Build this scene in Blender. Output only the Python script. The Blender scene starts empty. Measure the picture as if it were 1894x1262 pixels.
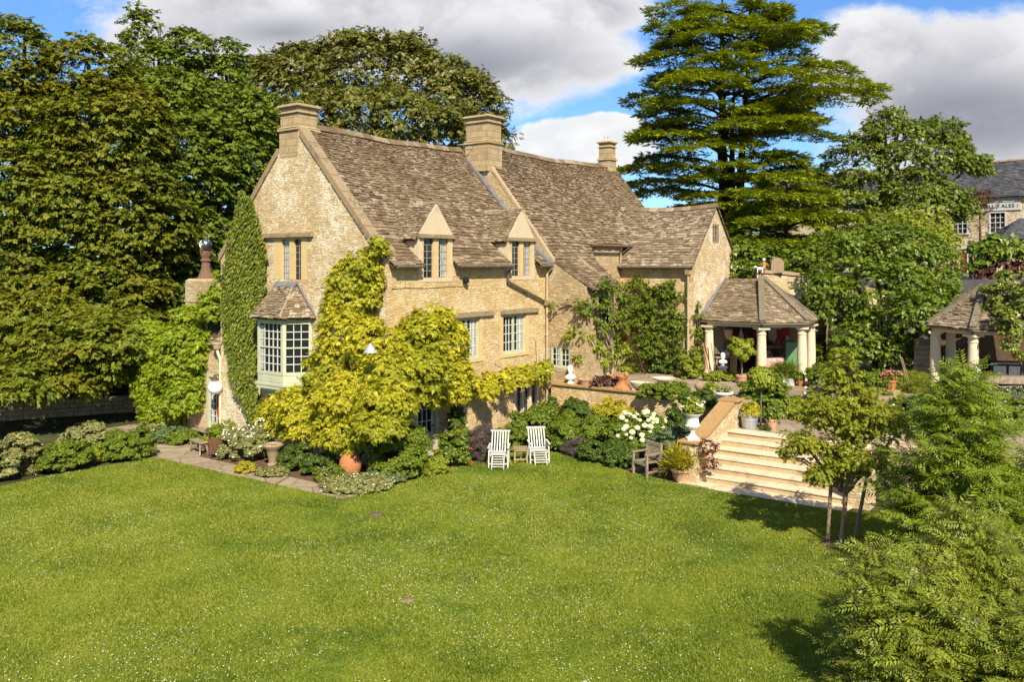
import bpy, math, random
import numpy as np
from mathutils import Vector, Matrix
R = math.radians
sc = bpy.context.scene
COL = sc.collection
# ------------------------------------------------------------------ camera, world, sun, exposure
cam = bpy.data.cameras.new('camera'); camo = bpy.data.objects.new('camera', cam); COL.objects.link(camo)
camo.location = (0, 0, 6.2); camo.rotation_euler = (R(90), 0, 0)
cam.sensor_width = 36; cam.lens = 36 * 1600 / 1894; cam.shift_y = -144 / 1894
cam.clip_start = .2; cam.clip_end = 6000
sc.camera = camo
SUN_AZ = Vector((.20, -.98)); SUN_EL = R(41)
sc.view_settings.view_transform = 'Standard'; sc.view_settings.look = 'None'
sc.view_settings.exposure = 0.80; sc.view_settings.gamma = 1
sun = bpy.data.lights.new('sun', 'SUN'); suno = bpy.data.objects.new('sun', sun); COL.objects.link(suno)
sun.energy = 4.9; sun.angle = R(.5); sun.color = (1, .90, .74)
sd = Vector((SUN_AZ.x * math.cos(SUN_EL), SUN_AZ.y * math.cos(SUN_EL), math.sin(SUN_EL))).normalized()
suno.rotation_euler = sd.to_track_quat('Z', 'Y').to_euler(); suno.location = (10, -20, 40)

def nd(nt, typ, ins=None, **kw):
    n = nt.nodes.new(typ)
    for k, v in kw.items(): setattr(n, k, v)
    for k, v in (ins or {}).items():
        s = n.inputs[k]
        if isinstance(v, bpy.types.NodeSocket): nt.links.new(v, s)
        else:
            if isinstance(v, (tuple, list)) and len(v) == 3 and s.type == 'RGBA': v = (*v, 1)
            s.default_value = v
    return n
def mth(nt, op, a, b=0.0, c=None, clamp=False):
    d = {0: a, 1: b}
    if c is not None: d[2] = c
    return nd(nt, 'ShaderNodeMath', d, operation=op, use_clamp=clamp).outputs[0]
def mix(nt, f, a, b, bl='MIX'):
    n = nd(nt, 'ShaderNodeMix', {0: f, 6: a, 7: b}, data_type='RGBA', blend_type=bl)
    return n.outputs[2]
def noise(nt, vec, scale, detail=4, rough=.55, dist=0.0):
    return nd(nt, 'ShaderNodeTexNoise', {'Vector': vec, 'Scale': scale, 'Detail': detail, 'Roughness': rough, 'Distortion': dist}).outputs[0]
def ramp(nt, f, lo, hi):
    return nd(nt, 'ShaderNodeMapRange', {0: f, 1: lo, 2: hi, 3: 0.0, 4: 1.0}, interpolation_type='SMOOTHSTEP').outputs[0]

world = bpy.data.worlds.new('World'); sc.world = world; world.use_nodes = True
wt = world.node_tree; wt.nodes.clear()
sky = nd(wt, 'ShaderNodeTexSky', sky_type='NISHITA', sun_disc=False, sun_elevation=SUN_EL,
         sun_rotation=math.atan2(SUN_AZ.x, SUN_AZ.y), air_density=1.0, dust_density=.4, ozone_density=2.5)
tc = nd(wt, 'ShaderNodeTexCoord').outputs['Generated']
sx = nd(wt, 'ShaderNodeSeparateXYZ', {0: tc})
yy = mth(wt, 'MAXIMUM', sx.outputs[1], .06)
A_ = mth(wt, 'DIVIDE', sx.outputs[0], yy); B_ = mth(wt, 'DIVIDE', sx.outputs[2], yy)
def ell(px, py, rx, ry):                      # a cloud bank centred on a compass bearing and height of the sky
    a0, b0 = (px - 947) / 1600, (487 - py) / 1600
    da = mth(wt, 'DIVIDE', mth(wt, 'SUBTRACT', A_, a0), rx / 1600); db = mth(wt, 'DIVIDE', mth(wt, 'SUBTRACT', B_, b0), ry / 1600)
    return mth(wt, 'SUBTRACT', 1.0, mth(wt, 'SQRT', mth(wt, 'ADD', mth(wt, 'MULTIPLY', da, da), mth(wt, 'MULTIPLY', db, db))))
def mx(*s):
    o = s[0]
    for q in s[1:]: o = mth(wt, 'SMOOTH_MAX', o, q, .15)
    return o
cv = nd(wt, 'ShaderNodeCombineXYZ', {0: A_, 1: mth(wt, 'MULTIPLY', B_, 1.5), 2: .37}).outputs[0]
n1 = noise(wt, cv, 5.5, 10, .62, .35); n2 = noise(wt, cv, 15, 8, .65)
nn = mth(wt, 'ADD', mth(wt, 'MULTIPLY', n1, 1.0), mth(wt, 'MULTIPLY', n2, .35))           # about .3 to 1.0
left = mx(ell(560, 20, 420, 160), ell(900, 70, 310, 150), ell(330, 90, 190, 90), ell(1080, 20, 160, 60))
cum = mx(ell(1075, 275, 150, 62), ell(1010, 290, 110, 40), ell(1120, 250, 90, 45))
right = mx(ell(1800, 180, 330, 190), ell(1640, 110, 170, 110))
wisp = mth(wt, 'SUBTRACT', ell(1090, 120, 150, 75), .28)
base = mx(left, right, wisp)
d1 = ramp(wt, mth(wt, 'ADD', base, mth(wt, 'MULTIPLY', mth(wt, 'SUBTRACT', nn, .68), 1.15)), -.02, .30)
d2 = ramp(wt, mth(wt, 'ADD', cum, mth(wt, 'MULTIPLY', mth(wt, 'SUBTRACT', nn, .66), .9)), .0, .12)
dens = mth(wt, 'MAXIMUM', d1, d2)
dark = mx(ell(1790, 215, 280, 95), mth(wt, 'SUBTRACT', ell(880, 120, 300, 90), .30), mth(wt, 'SUBTRACT', ell(520, 60, 260, 60), .5))
dk = ramp(wt, mth(wt, 'ADD', dark, mth(wt, 'MULTIPLY', mth(wt, 'SUBTRACT', nn, .68), 1.5)), -.30, .75)
bright = mth(wt, 'ADD', .20, mth(wt, 'MULTIPLY', nn, .62))
ccol = mix(wt, ramp(wt, nn, .42, .92), (.27, .27, .305), (.56, .56, .565))
ccol = mix(wt, mth(wt, 'MULTIPLY', dk, .74), ccol, (.125, .135, .175))
ccol = mix(wt, mth(wt, 'MULTIPLY', mth(wt, 'SUBTRACT', 1.0, ramp(wt, mth(wt, 'ADD', base, mth(wt, 'MULTIPLY', mth(wt, 'SUBTRACT', nn, .68), 1.6)), .0, .5)), .75), ccol, (.60, .60, .60))
ccol = mix(wt, mth(wt, 'MULTIPLY', d2, .93), ccol, mix(wt, ramp(wt, nn, .45, .85), (.42, .44, .48), (.60, .60, .59)))
back = ramp(wt, noise(wt, tc, 2.2, 5), .46, .62)                                              # broken cloud over the rest of the sky
frontm = ramp(wt, sx.outputs[1], .02, .25)
dens = mix(wt, frontm, back, dens)
ccol = mix(wt, frontm, (.34, .35, .37), ccol)
skyc = mix(wt, 1.0, sky.outputs[0], (.62, .88, 1.18), 'MULTIPLY')
b1 = nd(wt, 'ShaderNodeBackground', {0: skyc, 1: .085}); b2 = nd(wt, 'ShaderNodeBackground', {0: ccol, 1: 1.0})
ms = nd(wt, 'ShaderNodeMixShader', {0: dens, 1: b1.outputs[0], 2: b2.outputs[0]})
nd(wt, 'ShaderNodeOutputWorld', {0: ms.outputs[0]})

# ------------------------------------------------------------------ measuring helpers (camera station to ground / house planes)
FX, CX, CY, CH = 1600., 947., 487., 6.2
CO = np.array([-3.78, 26.06]); DU = np.array([.6, .8]); DV = np.array([-.8, .6])
HROT = math.atan2(.8, .6)
def G(px, py, z=0.0):
    Y = FX * (CH - z) / (py - CY); return ((px - CX) / FX * Y, Y, z)
def AT(px, py, Y): return ((px - CX) / FX * Y, Y, CH - (py - CY) / FX * Y)
def HW(u, v, z=0.0):
    p = CO + u * DU + v * DV; return (p[0], p[1], z)
def WH(x, y):
    r = np.array([x, y]) - CO; return (float(r @ DU), float(r @ DV))
def ONU(px, py, u0):
    a = (px - CX) / FX; p = CO + u0 * DU
    t = (a * p[1] - p[0]) / (DV[0] - a * DV[1]); q = p + t * DV
    return (t, CH - (py - CY) * q[1] / FX)
def ONV(px, py, v0):
    a = (px - CX) / FX; p = CO + v0 * DV
    t = (a * p[1] - p[0]) / (DU[0] - a * DU[1]); q = p + t * DU
    return (t, CH - (py - CY) * q[1] / FX)

# ------------------------------------------------------------------ object helpers
def setp(o, label=None, cat=None, group=None, kind=None):
    if label: o['label'] = label
    if cat: o['category'] = cat
    if group: o['group'] = group
    if kind: o['kind'] = kind
    return o
def thing(name, label, cat, loc=(0, 0, 0), rz=0.0, group=None):
    o = bpy.data.objects.new(name, None); COL.objects.link(o); o.empty_display_size = .2
    o.location = loc; o.rotation_euler = (0, 0, rz)
    return setp(o, label, cat, group)
def link(name, me, parent=None, loc=None, rz=None):
    o = bpy.data.objects.new(name, me); COL.objects.link(o)
    if parent: o.parent = parent
    if loc is not None: o.location = loc
    if rz is not None: o.rotation_euler = (0, 0, rz)
    return o
def copy_tree(o, parent=None):
    c = o.copy(); COL.objects.link(c)
    if parent: c.parent = parent
    for ch in list(o.children): copy_tree(ch, c)
    return c
def again(o, loc, rz=0.0, label=None, s=None):
    c = copy_tree(o); c.location = loc; c.rotation_euler = (0, 0, rz)
    if label: c['label'] = label
    if s: c.scale = (s, s, s) if not isinstance(s, tuple) else s
    return c

class MB:
    def __init__(s): s.v = []; s.f = []
    def add(s, vs, fs):
        b = len(s.v); s.v += [tuple(map(float, p)) for p in vs]; s.f += [tuple(b + i for i in f) for f in fs]; return s
    def quad(s, a, b, c, d): return s.add([a, b, c, d], [(0, 1, 2, 3)])
    def poly(s, pts): return s.add(pts, [tuple(range(len(pts)))])
    def box(s, x0, x1, y0, y1, z0, z1):
        return s.add([(x0, y0, z0), (x1, y0, z0), (x1, y1, z0), (x0, y1, z0), (x0, y0, z1), (x1, y0, z1), (x1, y1, z1), (x0, y1, z1)],
                     [(0, 3, 2, 1), (4, 5, 6, 7), (0, 1, 5, 4), (1, 2, 6, 5), (2, 3, 7, 6), (3, 0, 4, 7)])
    def cbox(s, x0, x1, y0, y1, z0, z1, c=.012):          # box with its upper edges taken off
        v = [(x0, y0, z0), (x1, y0, z0), (x1, y1, z0), (x0, y1, z0), (x0, y0, z1 - c), (x1, y0, z1 - c), (x1, y1, z1 - c), (x0, y1, z1 - c),
             (x0 + c, y0 + c, z1), (x1 - c, y0 + c, z1), (x1 - c, y1 - c, z1), (x0 + c, y1 - c, z1)]
        return s.add(v, [(0, 3, 2, 1), (0, 1, 5, 4), (1, 2, 6, 5), (2, 3, 7, 6), (3, 0, 4, 7), (4, 5, 9, 8), (5, 6, 10, 9), (6, 7, 11, 10), (7, 4, 8, 11), (8, 9, 10, 11)])
    def bar(s, p, q, w, h=None, up=(0, 0, 1)):            # a rectangular bar from p to q
        h = h or w; p, q = Vector(p), Vector(q); d = (q - p).normalized(); u = Vector(up)
        if abs(d.dot(u)) > .98: u = Vector((0, 1, 0))
        sdv = d.cross(u).normalized() * w / 2; uv = sdv.cross(d).normalized() * h / 2
        vs = [p - sdv - uv, p + sdv - uv, p + sdv + uv, p - sdv + uv, q - sdv - uv, q + sdv - uv, q + sdv + uv, q - sdv + uv]
        return s.add(vs, [(0, 1, 2, 3), (7, 6, 5, 4), (0, 4, 5, 1), (1, 5, 6, 2), (2, 6, 7, 3), (3, 7, 4, 0)])
    def tube(s, pts, rad, n=8, cap=True):
        pts = [Vector(p) for p in pts]
        if not hasattr(rad, '__len__'): rad = [rad] * len(pts)
        vs = []; fs = []; u = None
        for i, p in enumerate(pts):
            d = (pts[min(i + 1, len(pts) - 1)] - pts[max(i - 1, 0)]).normalized()
            if u is None:
                u = d.orthogonal().normalized()
            u = (u - d * u.dot(d)).normalized(); w = d.cross(u)
            for k in range(n):
                a = 2 * math.pi * k / n; vs.append(p + (u * math.cos(a) + w * math.sin(a)) * rad[i])
        for i in range(len(pts) - 1):
            for k in range(n):
                a, b = i * n + k, i * n + (k + 1) % n; fs.append((a, b, b + n, a + n))
        if cap: fs += [tuple(range(n))[::-1], tuple(range((len(pts) - 1) * n, len(pts) * n))]
        return s.add(vs, fs)
    def lathe(s, prof, c=(0, 0, 0), n=20, sx=1.0, sy=1.0, caps=True):
        vs = []; fs = []
        for r, z in prof:
            for k in range(n):
                a = 2 * math.pi * k / n; vs.append((c[0] + r * sx * math.cos(a), c[1] + r * sy * math.sin(a), c[2] + z))
        for i in range(len(prof) - 1):
            for k in range(n):
                a, b = i * n + k, i * n + (k + 1) % n; fs.append((a, b, b + n, a + n))
        if caps:
            fs.append(tuple(range(n))[::-1]); fs.append(tuple(range((len(prof) - 1) * n, len(prof) * n)))
        return s.add(vs, fs)
    def ball(s, c, r, n=14, m=9, sx=1, sy=1, sz=1):
        return s.lathe([(r * math.sin(math.pi * i / m) + 1e-4, -r * sz * math.cos(math.pi * i / m)) for i in range(m + 1)], c, n, sx, sy)
    def prism(s, pts, vec):                              # polygon (3-D) pushed along vec
        n = len(pts); vec = Vector(vec); a = [Vector(p) for p in pts]
        return s.add(a + [p + vec for p in a], [tuple(range(n))[::-1], tuple(range(n, 2 * n))] + [(i, (i + 1) % n, n + (i + 1) % n, n + i) for i in range(n)])
    def warp(s, fn): s.v = [tuple(fn(*p)) for p in s.v]; return s
    def build(s, name, mat, parent=None, smooth=False, loc=None, rz=None, uv=False):
        me = bpy.data.meshes.new(name); me.from_pydata(s.v, [], s.f); me.materials.append(mat)
        if uv: box_uv(me)
        if smooth:
            me.polygons.foreach_set('use_smooth', [True] * len(me.polygons))
            try: me.set_sharp_from_angle(angle=R(48))
            except Exception: pass
        me.update(); return link(name, me, parent, loc, rz)
def box_uv(me):
    lay = me.uv_layers.new(name='UVMap'); Z = Vector((0, 0, 1))
    for p in me.polygons:
        n = p.normal
        if abs(n.z) > .96: t, b = Vector((1, 0, 0)), Vector((0, 1, 0))
        else:
            t = Z.cross(n).normalized(); b = n.cross(t)
        for li in p.loop_indices:
            co = me.vertices[me.loops[li].vertex_index].co; lay.data[li].uv = (co.dot(t), co.dot(b))
def qmesh(name, V, Q, mats, parent=None, loc=None, midx=None):   # many quads at once
    me = bpy.data.meshes.new(name); n = len(Q)
    me.vertices.add(len(V)); me.vertices.foreach_set('co', np.ascontiguousarray(V, dtype=np.float32).ravel())
    me.loops.add(n * 4); me.loops.foreach_set('vertex_index', np.ascontiguousarray(Q, dtype=np.int32).ravel())
    me.polygons.add(n); me.polygons.foreach_set('loop_start', np.arange(0, 4 * n, 4, dtype=np.int32))
    for m in (mats if isinstance(mats, (list, tuple)) else [mats]): me.materials.append(m)
    if midx is not None: me.polygons.foreach_set('material_index', np.asarray(midx, dtype=np.int32))
    me.update(calc_edges=True)
    return link(name, me, parent, loc)
# ------------------------------------------------------------------ materials
def newmat(name):
    m = bpy.data.materials.new(name); m.use_nodes = True; nt = m.node_tree; nt.nodes.clear(); return m, nt
def finish(nt, col, rough=.85, bump=None, bdist=.01, bstr=.6, spec=.3, metal=0.0, **ex):
    d = {'Base Color': col, 'Roughness': rough, 'Specular IOR Level': spec, 'Metallic': metal}; d.update(ex)
    if bump is not None:
        d['Normal'] = nd(nt, 'ShaderNodeBump', {'Height': bump, 'Distance': bdist, 'Strength': bstr}).outputs[0]
    p = nd(nt, 'ShaderNodeBsdfPrincipled', d); nd(nt, 'ShaderNodeOutputMaterial', {0: p.outputs[0]}); return p
def objco(nt): return nd(nt, 'ShaderNodeTexCoord').outputs['Object']
def uvco(nt): return nd(nt, 'ShaderNodeTexCoord').outputs['UV']
def island(nt): return nd(nt, 'ShaderNodeNewGeometry').outputs['Random Per Island']

def m_plain(name, col, rough=.6, vary=.18, sc_=6, metal=0.0, spec=.35, bump=.004):
    m, nt = newmat(name); o = objco(nt); n = noise(nt, o, sc_, 5); n2 = noise(nt, o, sc_ * 7, 3)
    lo = tuple(c * (1 - vary) for c in col); hi = tuple(min(1, c * (1 + vary)) for c in col)
    c = mix(nt, ramp(nt, mth(nt, 'ADD', mth(nt, 'MULTIPLY', n, .7), mth(nt, 'MULTIPLY', n2, .3)), .32, .68), lo, hi)
    finish(nt, c, rough, n2, bump, .5, spec, metal); return m

def m_rubble(name, c_a, c_b, c_pale, mortar, pale_amt=.5, bw=.30, rh=.095, grey=(.30, .25, .18), grey_amt=.25, cell=1.0):
    m, nt = newmat(name); uv = uvco(nt); o = objco(nt)
    ds = nd(nt, 'ShaderNodeTexNoise', {'Vector': uv, 'Scale': 2.3, 'Detail': 4}).outputs[1]
    off = nd(nt, 'ShaderNodeVectorMath', {0: ds, 1: (.5, .5, .5)}, operation='SUBTRACT').outputs[0]
    off = nd(nt, 'ShaderNodeVectorMath', {0: off, 1: (.22 * cell, .10 * cell, 0)}, operation='MULTIPLY').outputs[0]
    v = nd(nt, 'ShaderNodeVectorMath', {0: uv, 1: off}, operation='ADD').outputs[0]
    br = nd(nt, 'ShaderNodeTexBrick', {'Vector': v, 'Color1': (0, 0, 0), 'Color2': (1, 1, 1), 'Mortar': (.5, .5, .5), 'Scale': 1.0,
            'Mortar Size': .012, 'Mortar Smooth': .5, 'Bias': 0.0, 'Brick Width': bw, 'Row Height': rh}, offset=.47, squash=1.6, squash_frequency=3)
    vs = nd(nt, 'ShaderNodeMapping', {'Vector': v, 'Scale': (1.05 / bw, .92 / rh, 1)}).outputs[0]
    vc = nd(nt, 'ShaderNodeTexVoronoi', {'Vector': vs, 'Scale': 1.0, 'Randomness': .78}); ve = nd(nt, 'ShaderNodeTexVoronoi', {'Vector': vs, 'Scale': 1.0, 'Randomness': .78}, feature='DISTANCE_TO_EDGE')
    rnd = nd(nt, 'ShaderNodeSeparateColor', {0: vc.outputs[1]}).outputs[0]
    rnd = mth(nt, 'ADD', mth(nt, 'MULTIPLY', rnd, .75), mth(nt, 'MULTIPLY', nd(nt, 'ShaderNodeSeparateColor', {0: br.outputs[0]}).outputs[0], .25))
    mort = mth(nt, 'MAXIMUM', mth(nt, 'MULTIPLY', br.outputs[1], .45 if cell else .9), mth(nt, 'MULTIPLY', ramp(nt, ve.outputs[0], .10, .02), .8 * cell))
    if not cell: rnd = nd(nt, 'ShaderNodeSeparateColor', {0: br.outputs[0]}).outputs[0]
    fine = noise(nt, o, 26, 5, .65); big = noise(nt, o, .6, 6, .66, .5); mid = noise(nt, o, 3.6, 7, .7)
    c = mix(nt, rnd, c_a, c_b)
    c = mix(nt, mth(nt, 'MULTIPLY', ramp(nt, fine, .42, .70), .6), c, tuple(k * .50 for k in c_a))
    c = mix(nt, mth(nt, 'MULTIPLY', ramp(nt, mth(nt, 'ADD', mth(nt, 'MULTIPLY', big, .5), mth(nt, 'MULTIPLY', mid, .5)), .46, .60), pale_amt), c, c_pale)
    gz = noise(nt, nd(nt, 'ShaderNodeMapping', {'Vector': o, 'Location': (9, 4, 3)}).outputs[0], 1.1, 6, .65)
    c = mix(nt, mth(nt, 'MULTIPLY', ramp(nt, gz, .52, .72), grey_amt), c, grey)
    c = mix(nt, mth(nt, 'MULTIPLY', mort, .55 if cell else .8), c, mortar)
    shade_specks = ramp(nt, noise(nt, vs, .8, 4, .6), .60, .70)
    c = mix(nt, mth(nt, 'MULTIPLY', shade_specks, .55), c, (.20, .145, .085))  # dark specks, with the shadow of recessed gaps painted in
    h = mth(nt, 'ADD', mth(nt, 'MULTIPLY', mth(nt, 'SUBTRACT', 1.0, mort), mth(nt, 'ADD', .5, mth(nt, 'MULTIPLY', rnd, .6))), mth(nt, 'MULTIPLY', fine, .55))
    finish(nt, c, .92, h, .028 if cell else .015, .9, .15); return m
def m_ashlar(name, c, stain=.45, dark=(.20, .15, .09)):
    m, nt = newmat(name); o = objco(nt); n = noise(nt, o, 2.2, 7, .65, .3); f = noise(nt, o, 30, 4)
    k = mix(nt, ramp(nt, f, .3, .7), tuple(x * .82 for x in c), tuple(min(1, x * 1.12) for x in c))
    k = mix(nt, mth(nt, 'MULTIPLY', ramp(nt, n, .50, .70), stain), k, dark)
    k = mix(nt, mth(nt, 'MULTIPLY', ramp(nt, noise(nt, o, 13, 4), .62, .70), .55), k, (.60, .56, .46))
    finish(nt, k, .9, mth(nt, 'ADD', f, n), .012, .5, .15); return m
def m_slate(name, cs, lichen=.6, orange=.25):
    m, nt = newmat(name); o = objco(nt); r = island(nt)
    c = mix(nt, ramp(nt, r, 0, .5), cs[0], cs[1]); c = mix(nt, ramp(nt, r, .55, 1.0), c, cs[2])
    f = noise(nt, o, 22, 5, .65); big = noise(nt, o, .55, 5, .6)
    c = mix(nt, mth(nt, 'MULTIPLY', ramp(nt, f, .38, .68), .5), c, tuple(k * .45 for k in cs[0]))
    l = mth(nt, 'ADD', mth(nt, 'MULTIPLY', noise(nt, o, 11, 6, .68), .75), mth(nt, 'MULTIPLY', r, .22))
    c = mix(nt, mth(nt, 'MULTIPLY', ramp(nt, mth(nt, 'ADD', l, mth(nt, 'MULTIPLY', big, .25)), .66, .77), lichen), c, (.50, .45, .36))
    c = mix(nt, mth(nt, 'MULTIPLY', ramp(nt, noise(nt, o, 1.7, 5, .7), .56, .68), orange), c, (.24, .15, .05))
    finish(nt, c, .9, mth(nt, 'ADD', f, l), .012, .6, .12); return m
def m_leaf(name, lo, mid, hi, trans=.35, rough=.5, spec=.22, patch=1.2, autumn=None, clump=.55):
    if not name.endswith('petals'): lo, mid, hi = [tuple(a * b for a, b in zip(q, (1.33, 1.23, .76))) for q in (lo, mid, hi)]
    m, nt = newmat(name); o = objco(nt); r = island(nt)
    c = mix(nt, ramp(nt, r, 0, .5), lo, mid); c = mix(nt, ramp(nt, r, .5, 1.0), c, hi)
    p = noise(nt, o, patch, 4, .6)
    c = mix(nt, mth(nt, 'MULTIPLY', ramp(nt, p, .40, .66), clump), c, tuple(.5 * (a + b) for a, b in zip(mid, hi)))
    if autumn: c = mix(nt, mth(nt, 'MULTIPLY', ramp(nt, mth(nt, 'ADD', noise(nt, o, patch * .45, 3), mth(nt, 'MULTIPLY', r, .18)), .50, .72), autumn[1]), c, autumn[0])
    b = nd(nt, 'ShaderNodeBsdfPrincipled', {'Base Color': c, 'Roughness': rough, 'Specular IOR Level': spec})
    t = nd(nt, 'ShaderNodeBsdfTranslucent', {0: mix(nt, 1.0, c, (1.25, 1.25, .55), 'MULTIPLY')})
    s = nd(nt, 'ShaderNodeMixShader', {0: trans, 1: b.outputs[0], 2: t.outputs[0]})
    nd(nt, 'ShaderNodeOutputMaterial', {0: s.outputs[0]}); return m
def m_bark(name, c, c2):
    m, nt = newmat(name); o = objco(nt)
    st = nd(nt, 'ShaderNodeMapping', {'Vector': o, 'Scale': (9, 9, 1.6)}).outputs[0]
    n = noise(nt, st, 3, 5, .65); k = mix(nt, ramp(nt, n, .35, .65), c, c2)
    finish(nt, k, .9, n, .02, .7, .15); return m
def m_glass(name, col=(.012, .015, .017), rough=.04):
    m, nt = newmat(name); n = noise(nt, objco(nt), 3.5, 2)
    b = nd(nt, 'ShaderNodeBump', {'Height': n, 'Distance': .02, 'Strength': .25})
    p = nd(nt, 'ShaderNodeBsdfPrincipled', {'Base Color': col, 'Roughness': rough, 'Specular IOR Level': .6, 'Normal': b.outputs[0]})
    nd(nt, 'ShaderNodeOutputMaterial', {0: p.outputs[0]}); return m
def m_wood(name, a, b, rough=.7):
    m, nt = newmat(name); o = objco(nt)
    st = nd(nt, 'ShaderNodeMapping', {'Vector': o, 'Scale': (12, 12, 3)}).outputs[0]
    n = noise(nt, st, 2.5, 5, .65, .6); c = mix(nt, ramp(nt, n, .33, .67), a, b)
    finish(nt, c, rough, n, .006, .5, .25); return m

M = {}
M['gable'] = m_rubble('pale_rubble_stone', (.42, .295, .135), (.76, .60, .36), (.82, .73, .56), (.46, .36, .23), .80, .25, .074, (.33, .26, .175), .50)
M['front'] = m_rubble('golden_rubble_stone', (.44, .29, .11), (.72, .535, .26), (.76, .63, .41), (.46, .34, .18), .55, .28, .078, (.34, .255, .15), .50)
M['wing'] = m_rubble('grey_gold_rubble_stone', (.33, .23, .11), (.60, .45, .24), (.64, .53, .36), (.38, .29, .175), .50, .26, .074, (.26, .20, .13), .6)
M['block'] = m_rubble('coursed_chimney_stone', (.34, .25, .13), (.46, .345, .19), (.50, .41, .27), (.22, .16, .09), .35, .52, .235, (.20, .15, .09), .6, .0)
M['render'] = m_ashlar('cream_render', (.54, .44, .285), .45, (.34, .26, .16))
M['ashlar'] = m_ashlar('golden_dressed_stone', (.56, .41, .19), .30, (.26, .18, .09))
M['coping'] = m_ashlar('weathered_coping_stone', (.28, .205, .12), .7, (.11, .088, .058))
M['hip'] = m_ashlar('dark_hip_stone', (.17, .135, .09), .4, (.09, .075, .055))
M['chimney'] = m_ashlar('weathered_chimney_stone', (.38, .285, .165), .55, (.17, .13, .085))
M['paleash'] = m_ashlar('pale_dressed_stone', (.62, .52, .36), .30, (.36, .27, .16))
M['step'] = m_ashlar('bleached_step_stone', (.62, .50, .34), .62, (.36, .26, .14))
M['riser'] = m_ashlar('shaded_riser_stone', (.47, .35, .20), .5, (.27, .19, .10))  # darker than the treads, to paint in the shading of the risers
M['slate'] = m_slate('stone_slates', ((.135, .092, .052), (.195, .140, .082), (.25, .186, .114)), .42, .22)
M['slate2'] = m_slate('lichened_stone_slates', ((.16, .118, .070), (.235, .177, .110), (.30, .232, .15)), .50, .15)
M['roofbase'] = m_plain('roof_underlay', (.07, .052, .034), .95, .3)
M['bluslate'] = m_slate('dark_blue_slates', ((.055, .055, .062), (.075, .075, .085), (.10, .10, .11)), .10, .1)
M['lead'] = m_plain('lead_flashing', (.17, .17, .18), .55, .25, 5, .2)
M['sage'] = m_plain('sage_green_paint', (.43, .445, .305), .5, .08, 3)
M['barw'] = m_plain('pale_glazing_paint', (.60, .63, .54), .5, .06)
M['leadcame'] = m_plain('leaded_lights', (.30, .30, .27), .5, .2)
M['glass'] = m_glass('window_glass')
M['curtain'] = m_plain('white_curtain', (.40, .39, .365), .8, .25, 9)
M['pipe'] = m_plain('stone_coloured_pipe_paint', (.40, .32, .20), .55, .15)
M['pipedark'] = m_plain('dark_gutter_paint', (.13, .10, .065), .5, .3)
M['iron'] = m_plain('black_iron', (.018, .018, .018), .45, .3, 8, .3)
M['rust'] = m_plain('rusty_iron', (.11, .05, .025), .8, .4, 14)
M['white'] = m_plain('white_paint', (.52, .50, .45), .6, .18, 14)
M['whitestone'] = m_ashlar('white_weathered_stone', (.72, .69, .63), .30, (.36, .33, .27))
M['terra'] = m_ashlar('terracotta', (.42, .165, .065), .25, (.28, .13, .07))
M['oldterra'] = m_ashlar('bleached_terracotta', (.46, .27, .16), .35, (.32, .22, .15))
M['zinc'] = m_plain('galvanised_metal', (.42, .44, .45), .5, .15, 8, .35)
M['greywood'] = m_wood('weathered_grey_wood', (.16, .12, .08), (.34, .27, .185))
M['teak'] = m_wood('worn_teak', (.22, .15, .08), (.40, .30, .17))
M['darkwood_and_shade'] = m_wood('dark_wood_and_shade', (.045, .027, .015), (.10, .06, .032))  # also used for sheets that paint interior shade
M['redwood'] = m_wood('red_brown_door', (.14, .040, .018), (.22, .070, .03))
M['stake'] = m_wood('tree_stake_wood', (.20, .14, .085), (.34, .25, .16))
M['red'] = m_plain('deep_red_paint', (.30, .016, .018), .6, .15)
M['redcloth'] = m_plain('red_cloth', (.42, .025, .02), .9, .2)
M['fridge'] = m_plain('green_enamel', (.10, .22, .10), .3, .06)
M['glazedblue'] = m_plain('blue_glaze', (.012, .02, .05), .1, .3, 4, 0, .7)
M['yellow'] = m_plain('yellow_glaze', (.55, .32, .04), .3, .1)
M['opal'] = m_plain('opal_glass', (.82, .80, .75), .15, .03, 3, 0, .6)
M['soil'] = m_plain('dry_soil', (.12, .075, .042), .95, .4, 9, 0, .1, .03)
M['bark_grey'] = m_bark('grey_bark', (.10, .08, .06), (.24, .20, .155))
M['bark_dark'] = m_bark('dark_bark', (.035, .027, .02), (.09, .07, .05))
M['bark_red'] = m_bark('red_brown_bark', (.12, .065, .04), (.22, .13, .085))
M['twig'] = m_bark('dry_twig', (.09, .06, .04), (.17, .115, .08))
# gingham
m, nt = newmat('pink_gingham'); o = objco(nt); ck = nd(nt, 'ShaderNodeTexChecker', {0: o, 1: (.50, .12, .13), 2: (.72, .52, .48), 3: 22}); finish(nt, ck.outputs[0], .9); M['gingham'] = m
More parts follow.
